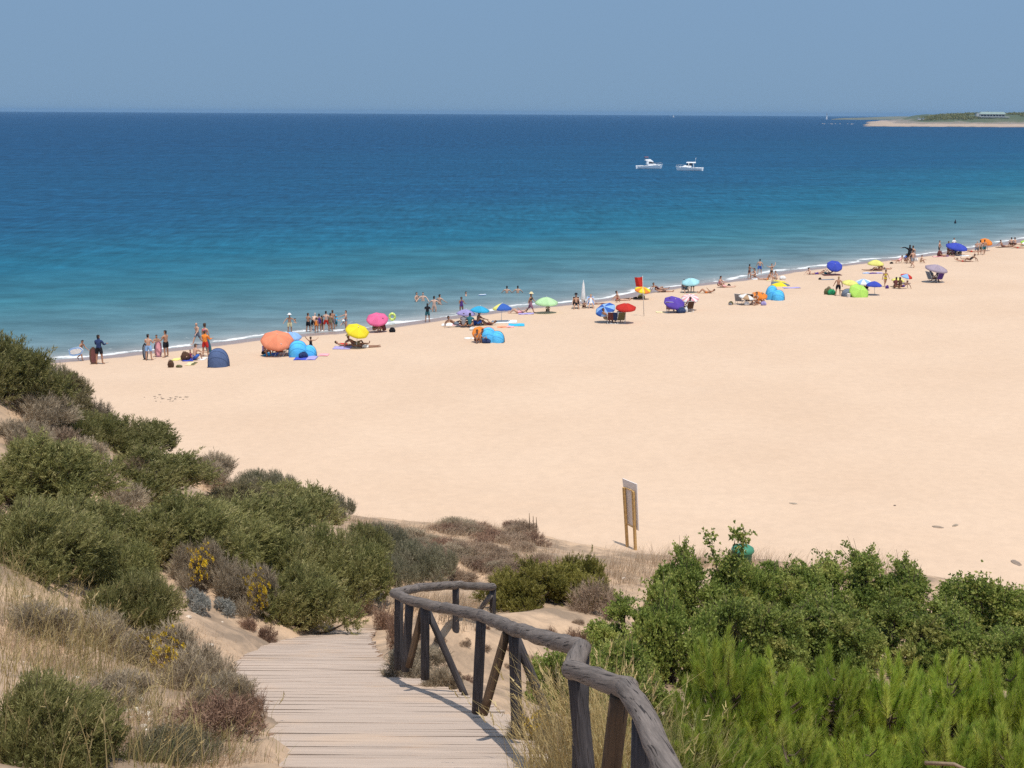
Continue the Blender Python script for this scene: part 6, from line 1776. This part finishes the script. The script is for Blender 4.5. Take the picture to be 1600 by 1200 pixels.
# --- grey lilac umbrella
umbrella(1463, 441, 1464, 417, 36, ('dusty',), 'wide dusty lilac umbrella over two chairs', tilt=(8, 10), hk=.34)
chair(1456, 441, 110, 'slate', 'dark grey chair left under the dusty lilac umbrella', s=1.15); chair(1465, 441, 200, 'purple', 'dark purple chair right under the dusty lilac umbrella', s=1.15)
P_('chair', 1456, 441, 110, 1.05, 'dark', 'hblack', [('shirt', 'slate')], 'person in the dark grey chair under the dusty lilac umbrella'); P_('chair', 1465, 440.5, 195, 1.05, 'dark', 'hblack', [('shirt', 'purple')], 'person in the dark purple chair under the dusty lilac umbrella')

P_('prone', 1504, 409, -90, .9, 'fair', 'hbrown', [('briefs', 'red')], 'sunbather in red lying on the open sand'); P_('recline', 1515, 409, -90, .95, 'dark', 'hblack', [('swimsuit', 'black')], 'person in black leaning on the elbows next to the sunbather in red')
# --- blue umbrella crowd
P_('stance', 1467, 398, 60, 22, 'fair', 'hbrown', [('trunks', 'black')], 'bare chested man in black shorts left of the blue umbrella crowd')
bag(1468, 401, 7, 9, 'maroon', 'dark red bag at the feet of the man in black shorts'); towel(1473, 401, 30, .9, ('rose', 'white'), 'pink and white towels left of the blue umbrella crowd'); P_('lie_back', 1478, 401, 90, .9, 'tan', 'hbrown', [('trunks', 'purple')], 'sunbather lying on the pink and white towels')
umbrella(1496, 399, 1495.5, 383, 34, ('royal',), 'broad blue umbrella over a crowded group', hk=.34, tilt=(6, 12))
P_('stand', 1489.5, 394, 10, 22, 'tan', 'hbrown', [('shirt', 'white'), ('trunks', 'slate')], 'man in a white shirt standing behind the broad blue umbrella'); P_('stand', 1481, 397, 30, 20, 'tan', 'hblack', [('shirt', 'navy'), ('trunks', 'black')], 'person in navy at the left rim of the broad blue umbrella')
for x, fc, sk, cl, cc, lb in ((1481, 20, 'dark', 'trunks', 'maroon', 'person in dark red sitting leftmost below the broad blue umbrella'), (1488, 170, 'tan', 'shirt', 'mauve', 'person in mauve sitting below the broad blue umbrella'), (1493, 190, 'dark', 'shirt', 'navy', 'person in dark blue sitting below the broad blue umbrella'), (1500, 170, 'tan', 'shirt', 'olive', 'person in olive sitting below the right of the broad blue umbrella')):
    P_('sit', x, 399.5, fc, .95, sk, 'hblack', [(cl, cc)], lb)
towel(1508, 400, 14, .9, ('white',), 'white towel right of the blue umbrella crowd'); P_('prone', 1518, 394, -90, .95, 'tan', 'hbrown', [('briefs', 'red')], 'sunbather stretched out left of the three walkers')
for x, y, fc, h, sk, hr, cl, lb in ((1525.5, 399, 150, 23, 'fair', 'hgrey', [('trunks', 'slate')], 'grey haired walker leftmost of three strolling men'), (1530.5, 398, 160, 23, 'fair', 'hblack', [('trunks', 'olive')], 'dark haired walker in the middle of three strolling men'), (1537, 398, 170, 24, 'tan', 'hblack', [('trunks', 'teal')], 'tanned walker rightmost of three strolling men')):
    P_('walk', x, y, fc, h, sk, hr, cl, lb)
umbrella(1543, 392, 1542, 376, 20, ('orange',), 'orange umbrella behind the three strolling men', hk=.46, tilt=(8, 26))
P_('sit_back', 1566, 385.5, 100, .95, 'tan', 'hblack', [('trunks', 'maroon')], 'person sitting with legs right near the picture edge'); P_('sit', 1580, 384, 170, .95, 'fair', 'hblack', [('trunks', 'black')], 'left one of a couple sitting close together at the picture edge'); P_('sit', 1586, 384, 190, .95, 'fair', 'hbrown', [('trunks', 'maroon')], 'right one of a couple sitting close together at the picture edge')
P_('prone', 1590, 388, -90, .95, 'tan', 'hbrown', [('briefs', 'red')], 'sunbather lying in front of the couple at the picture edge'); P_('recline', 1597, 385, -60, .8, 'fair', 'hblond', [('swimsuit', 'white')], 'fair child at the right picture edge')
umbrella(1604, 384, 1604, 377, 18, ('lime',), 'lime umbrella cut by the right picture edge', hk=.4, tilt=(0, 14)); towel(1570, 386.5, 26, .8, ('brown',), 'brown mat under the person with legs to the right')
# dark pole buoy in the water
bp = at_z(1492.5, 348.5, 0); b0 = empty('marker_buoy', bp, 0, 'small black marker buoy standing in the sea at right', 'buoy')
mb = MB(); mb.lathe([(0, -.4), (.14, -.3), (.15, .15), (.08, .3), (.05, .5), (0, .55)], 12); mb.build('float', plain('buoy', (.02, .02, .03), .5, .1), b0)

# ================================================================== boats
def boat(px, py, wpx, flip, label, fly):
    p = at_z(px, py, 0); L = wpx / FPX * depth_of(p); root = empty('motor_boat', p, (math.pi if flip else 0) + R(8 if not flip else -10), label, 'boat')
    white = plain('gelcoat', (.90, .90, .89), .3, .04, 2, 0, .5); glass = plain('dark_glass', (.03, .035, .045), .12, .1, 3, 0, .6); trim = plain('boat_trim', (.10, .10, .12), .5, .1)
    hb = L * .155
    def H(u, v):                         # u stern to bow, v keel to gunwale (half section, mirrored)
        t = u; bow = max(0, (t - .45) / .55)
        b = hb * (1 - bow ** 2.2) * (.95 if t < .05 else 1); sheer = L * (.115 + .055 * t ** 2)
        s = abs(v); z = -.25 + (sheer + .25) * s ** 1.2
        y = b * (s ** .28) * (.97 + .03 * s) * (1 if v >= 0 else -1)
        return Vector((-L * .5 + L * (t * .93 + .07 * t * s), y, z))
    mb = MB(); mb.grid(lambda u, v: H(u, 2 * v - 1), 22, 16)
    mb.add([H(0, k / 8 - 1) for k in range(17)], [tuple(range(17))], 0, False); mb.build('hull', white, root)
    md = MB(); md.grid(lambda u, v: H(u, 1).lerp(H(u, -1), v) - Vector((0, 0, .05 if u > .42 else .30)), 18, 6); md.build('deck', white, root)
    dk = lambda u: H(u, 1).z
    def cabin(nm, x0, x1, z0, z1, wk, slope, mat, rear=0.0):
        m = MB(); a, b = -L * .5 + L * x0, -L * .5 + L * x1; w = hb * wk
        vs = [(a, -w, z0), (b, -w * .75, z0), (b, w * .75, z0), (a, w, z0), (a + rear * L, -w * .85, z1), (b - slope * L, -w * .65, z1), (b - slope * L, w * .65, z1), (a + rear * L, w * .85, z1)]
        m.add(vs, [(3, 2, 1, 0), (4, 5, 6, 7), (0, 1, 5, 4), (1, 2, 6, 5), (2, 3, 7, 6), (3, 0, 4, 7)], 0, False); return m.build(nm, mat, root)
    zc = dk(.5)
    cabin('foredeck_house', .40, .86, zc - .10, zc + L * .06, .80, .22, white)
    if fly:
        cabin('cabin', .36, .68, zc + L * .04, zc + L * .175, .78, .10, white, .02)
        cabin('window', .42, .665, zc + L * .075, zc + L * .135, .80, .075, glass, .01)
        cabin('flybridge', .30, .56, zc + L * .175, zc + L * .225, .66, .06, white, .0)
        cabin('bimini', .27, .42, zc + L * .30, zc + L * .315, .6, .0, plain('bimini', (.30, .10, .08), .8, .1))
        m = MB()
        for sx_ in (-1, 1): m.tube([(-L * .5 + L * .30, sx_ * hb * .5, zc + L * .2), (-L * .5 + L * .30, sx_ * hb * .5, zc + L * .30)], .03, 6); m.tube([(-L * .5 + L * .40, sx_ * hb * .5, zc + L * .2), (-L * .5 + L * .40, sx_ * hb * .5, zc + L * .30)], .03, 6)
        m.build('bimini_frame', trim, root)
    else:
        cabin('window', .36, .62, zc + L * .05, zc + L * .155, .72, .09, glass, .01)
        m = MB()
        for sx_ in (-1, 1):
            for x in (.32, .50): m.tube([(-L * .5 + L * x, sx_ * hb * .70, zc), (-L * .5 + L * x, sx_ * hb * .62, zc + L * .165)], L * .012, 6)
        m.build('roof_post', white, root)
        cabin('hardtop', .24, .60, zc + L * .16, zc + L * .195, .85, .02, white, .0)
        m = MB(); m.tube([(-L * .5 + L * .27, 0, zc + L * .19), (-L * .5 + L * .24, 0, zc + L * .36)], .03, 6); m.build('antenna', white, root)
    m = MB()
    rail = [H(u, 1) + Vector((0, -.08, .45)) for u in (.5, .6, .7, .8, .9, .97)]; m.tube(rail, .022, 6)
    rail2 = [Vector((q.x, -q.y, q.z)) for q in rail]; m.tube(rail2, .022, 6)
    for q in rail + rail2: m.tube([q, q - Vector((0, 0, .45))], .018, 5)
    m.build('bow_rail', plain('steel', (.6, .6, .6), .25, .05, 3, 0, .5, .8), root)
    m = MB(); m.box((-L * .52, 0, .35), (L * .06, .55, .8)); m.box((-L * .535, 0, .75), (L * .05, .42, .35), taper=.8); m.build('outboard_motor', white, root)
    m = MB()
    for sx_ in (-1, 1): m.tube([H(u, sx_ * .97) + Vector((0, sx_ * .02, -.02)) for u in (.0, .25, .5, .75, .98)], .03, 6)
    m.build('rub_rail', white, root)
boat(1015.5, 263.5, 41, False, 'white cabin cruiser with a flybridge facing right', True)
boat(1076, 266.5, 41, True, 'white motor boat with a hardtop and antenna facing left', False)
sp_ = at_z(1052.5, 183.4, 0); sb_ = empty('sail_boat', sp_, 0, 'tiny white sail far out on the horizon', 'boat')
mb = MB(); mb.grid(lambda u, v: Vector(((u - .5) * 7 * (1 - v) - 1.2 * v, .6 * math.sin(u * 3) * (1 - v), 1.4 + 10 * v)), 6, 10); mb.build('sail', cloth((.8, .8, .78), 'sail'), sb_)
mb = MB(); mb.grid(lambda u, v: Vector((-4.5 + 9 * u, (v - .5) * 2.6 * (1 - (2 * u - 1) ** 4), .2 + 1.1 * abs(2 * v - 1) + .3 * u)), 10, 6); mb.build('hull', plain('gelcoat', (.80, .80, .79), .3, .04, 2, 0, .5), sb_)
mb = MB(); mb.tube([(-.2, 0, .5), (-.2, 0, 12)], .08, 6); mb.build('mast', plain('steel', (.6, .6, .6), .25, .05, 3, 0, .5, .8), sb_)

# ================================================================== the headland
def headland():
    hx = np.concatenate([np.arange(380, 1000, 5.0), np.arange(1000, 2400, 30)]); hy = np.concatenate([np.arange(1740, 2060, 4.0), np.arange(2060, 3000, 40)])
    X, Y = np.meshgrid(hx, hy, indexing='ij'); x = X.ravel(); y = Y.ravel()
    sh = 1795 + 26 * fbm(x * .012, x * 0 + 2, 4) + 12 * fbm(x * .06, x * 0, 3)
    inl = y - sh
    tipx = .2715 * y + 30 * fbm(y * .02, y * 0 + 8, 3)
    e = np.minimum(inl, (x - tipx) * 1.2)
    z = np.where(e < 0, e * .05, 6.2 * (1 - np.exp(-e / 55)) + sstep(60, 150, e) * (2.0 + 5.5 * sstep(560, 640, x) + 4 * fbm(x * .012, y * .012, 4) + 2.5 * sstep(600, 700, x)))
    z += sstep(2, 20, e) * (1.8 * fbm(x * .06, y * .06, 4) + .9 * fbm(x * .22, y * .22, 3))
    i = np.arange(len(hx) * len(hy)).reshape(len(hx), len(hy)); F = np.stack([i[:-1, :-1], i[1:, :-1], i[1:, 1:], i[:-1, 1:]], -1).reshape(-1, 4)
    F = F[e[F].max(1) > -12]
    m, nt, b = new_mat('headland'); L = nt.links.new
    at = N(nt, 'ShaderNodeAttribute'); at.attribute_name = 'inland'; tc = N(nt, 'ShaderNodeTexCoord')
    n = N(nt, 'ShaderNodeTexNoise'); n.inputs['Scale'].default_value = .035; n.inputs['Detail'].default_value = 8; L(tc.outputs['Object'], n.inputs['Vector'])
    s = N(nt, 'ShaderNodeMath', operation='MULTIPLY_ADD'); s.inputs[1].default_value = 60; s.inputs[2].default_value = -30; L(n.outputs['Fac'], s.inputs[0])
    a = N(nt, 'ShaderNodeMath', operation='ADD'); L(at.outputs['Fac'], a.inputs[0]); L(s.outputs[0], a.inputs[1])
    mr = N(nt, 'ShaderNodeMapRange'); mr.inputs['From Max'].default_value = 130; L(a.outputs[0], mr.inputs['Value'])
    ra = N(nt, 'ShaderNodeValToRGB'); el = ra.color_ramp.elements
    st = [(0, (.12, .10, .085)), (.05, (.36, .27, .20)), (.36, (.40, .30, .22)), (.42, (.24, .19, .15)), (.62, (.20, .17, .13)), (.72, (.08, .095, .045)), (1, (.06, .08, .035))]
    while len(el) < len(st): el.new(.5)
    for k, (p, c) in zip(el, st): k.position = p; k.color = c + (1,)
    L(mr.outputs['Result'], ra.inputs['Fac']); L(ra.outputs['Color'], b.inputs['Base Color']); b.inputs['Roughness'].default_value = .95
    tag(link('headland', np_mesh('headland', np.stack([x, y, z], -1), F, m, smooth=True, attrs={'inland': e})), 'distant low headland with a sandy shore and green scrub', 'headland', kind='structure')
    # far scrub reads as one mass
    rng = np.random.default_rng(12); k = 2600
    zi = z.reshape(len(hx), len(hy)); sel = np.where((e > 105) & (y < 2040) & (x < 960) & ~((np.abs(x - 712) < 34) & (y < 1985)) & (fbm(x * .03, y * .03, 3) > -.12))[0]; c = rng.choice(sel, k)
    V = []; F2 = []; T = []; off = 0
    P = np.stack([x[c] + rng.normal(0, 2, k), y[c] + rng.normal(0, 2, k), z[c]], -1); S = rng.uniform(1.0, 2.8, k)
    Q = np.repeat(P, 16, 0) + rng.normal(0, 1, (k * 16, 3)) * np.repeat(S, 16)[:, None] * np.array([.6, .6, .38]) + np.array([0, 0, .9])
    tv, tf, tt = blades(Q, unit(rng.normal(0, 1, Q.shape) + np.array([0, 0, .8])), 2, 1.6, 1.1, .5, rng, 'leaf', np.repeat(np.clip(rng.normal(.4, .2, k), 0, 1), 16))
    tag(link('headland_scrub', np_mesh('headland_scrub', tv, tf, M_JUN, tint=tt)), 'far green scrub covering the headland', 'scrub', kind='stuff')
    # building
    bp_ = at_dist(1549, 188.0, 1915); g = float(z[np.argmin((x - bp_.x) ** 2 + (y - bp_.y) ** 2)]) - .4
    root = empty('beach_building', Vector((bp_.x, bp_.y, g)), R(-4), 'long low pale building with a greenish roof on the headland', 'building')
    wl = plain('white_wall', (.50, .50, .48), .8, .08, .3); rf = plain('pale_roof', (.24, .31, .28), .6, .12, .2); dk_ = plain('dark_opening', (.03, .03, .035), .4, .1)
    m1 = MB(); m1.box((0, 0, 2.0), (35, 9, 4.0)); m1.box((-20, 0, 2.6), (6, 8, 5.2)); m1.build('wall', wl, root)
    m2 = MB()
    m2.add([(-19, -6.5, 4.2), (19, -6.5, 4.2), (19, 6.5, 4.2), (-19, 6.5, 4.2), (-16, 0, 7.4), (16.5, 0, 7.4)], [(0, 1, 5, 4), (2, 3, 4, 5), (1, 2, 5), (3, 0, 4), (3, 2, 1, 0)], 0, False); m2.build('roof', rf, root)
    for x0 in np.arange(-15, 16, 4.3):
        m3 = MB(); m3.box((float(x0), -4.56, 1.9), (3.2, .1, 2.4)); m3.build('window', dk_, root)
    m4 = MB(); m4.box((0, -9, .2), (44, 5, 1.4)); m4.build('terrace', wl, root)
    for k_, (px, py) in enumerate(((1436, 186.2), (1443, 186.4))):
        q = at_dist(px, py, 1930); r2 = empty('small_house', q - Vector((0, 0, 1.0)), 0, ['left one of two tiny white huts on the headland', 'right one of two tiny white huts on the headland'][k_], 'hut')
        m5 = MB(); m5.box((0, 0, 1.2), (5 - k_, 4, 2.6)); m5.build('wall', wl, r2); m6 = MB(); m6.add([(-2.7, -2.2, 2.52), (2.7, -2.2, 2.52), (2.7, 2.2, 2.52), (-2.7, 2.2, 2.52), (0, -2.2, 3.3), (0, 2.2, 3.3)], [(0, 1, 4), (2, 3, 5), (1, 2, 5, 4), (3, 0, 4, 5), (3, 2, 1, 0)], 0, False); m6.build('roof', rf, r2)
    # rocks in the surf off the point
    rr = random.Random(3)
    for k_ in range(12):
        px = rr.uniform(1286, 1350); q = at_z(px, 193.6 + (px - 1286) * .008, 0); s_ = rr.uniform(.6, 1.6)
        bm = bmesh.new(); bmesh.ops.create_icosphere(bm, subdivisions=2, radius=1)
        for v in bm.verts: v.co = v.co * (1 + .3 * mnoise.noise(v.co * 1.5 + Vector((k_, 0, 0)))) * s_; v.co.z *= .45
        me = bpy.data.meshes.new('rock'); bm.to_mesh(me); bm.free(); me.materials.append(plain('surf_rock', (.42, .38, .34), .8, .3, .8))
        tag(link('surf_rock', me, None, (q.x, q.y + rr.uniform(-30, 60), 0)), 'pale foam washed rock off the tip of the headland', 'rock', 'rocks off the headland tip')
headland()
def far_shore():
    hx = np.arange(900, 2600, 20.0); hy = np.arange(4200, 4700, 25.0); X, Y = np.meshgrid(hx, hy, indexing='ij'); x, y = X.ravel(), Y.ravel()
    e = np.minimum(y - 4240, (x - .243 * y)); z = np.where(e < 0, -2, np.minimum(e * .1, 4 + 9 * sstep(0, 220, e) * (.6 + fbm(x * .006, y * .006, 4)))) 
    i = np.arange(len(hx) * len(hy)).reshape(len(hx), len(hy)); F = np.stack([i[:-1, :-1], i[1:, :-1], i[1:, 1:], i[:-1, 1:]], -1).reshape(-1, 4)
    tag(link('far_shore', np_mesh('far_shore', np.stack([x, y, z], -1), F, plain('far_scrub', (.14, .14, .09), .95, .3, .01), smooth=True)), 'faint hazy strip of land beyond the headland', 'coast', kind='structure')
    q = at_dist(1292, 177.5, 4350); r_ = empty('lighthouse', (q.x, q.y, 4), 0, 'tiny white lighthouse in the haze at the end of the far coast', 'lighthouse')
    m1 = MB(); m1.lathe([(2.6, -5), (2.3, 3), (1.7, 14), (2.0, 14.4), (2.0, 15)], 14); m1.build('tower', plain('lighthouse_white', (.8, .8, .78), .7, .05, .4), r_)
    m2 = MB(); m2.lathe([(1.2, 15), (1.2, 16.6), (1.4, 16.7), (.2, 17.8), (0, 18)], 12); m2.build('lantern', plain('lantern_glass', (.25, .27, .30), .2, .05), r_)
far_shore()

# ------------------------------------------------------------------ the air: a pale even haze over sea and beach
hz = MB(); hz.box((0, 5000, 12.0), (34000, 26000, 44.0))
hm = bpy.data.materials.new('haze'); hm.use_nodes = True; hnt = hm.node_tree; hnt.nodes.clear()
ho = hnt.nodes.new('ShaderNodeOutputMaterial'); hv = hnt.nodes.new('ShaderNodeVolumePrincipled')
hv.inputs['Color'].default_value = (.27, .475, .73, 1); hv.inputs['Density'].default_value = HAZE; hv.inputs['Anisotropy'].default_value = 0.0
hnt.links.new(hv.outputs['Volume'], ho.inputs['Volume'])
tag(hz.build('haze', hm), 'thin pale summer haze over the water', 'haze', kind='stuff')
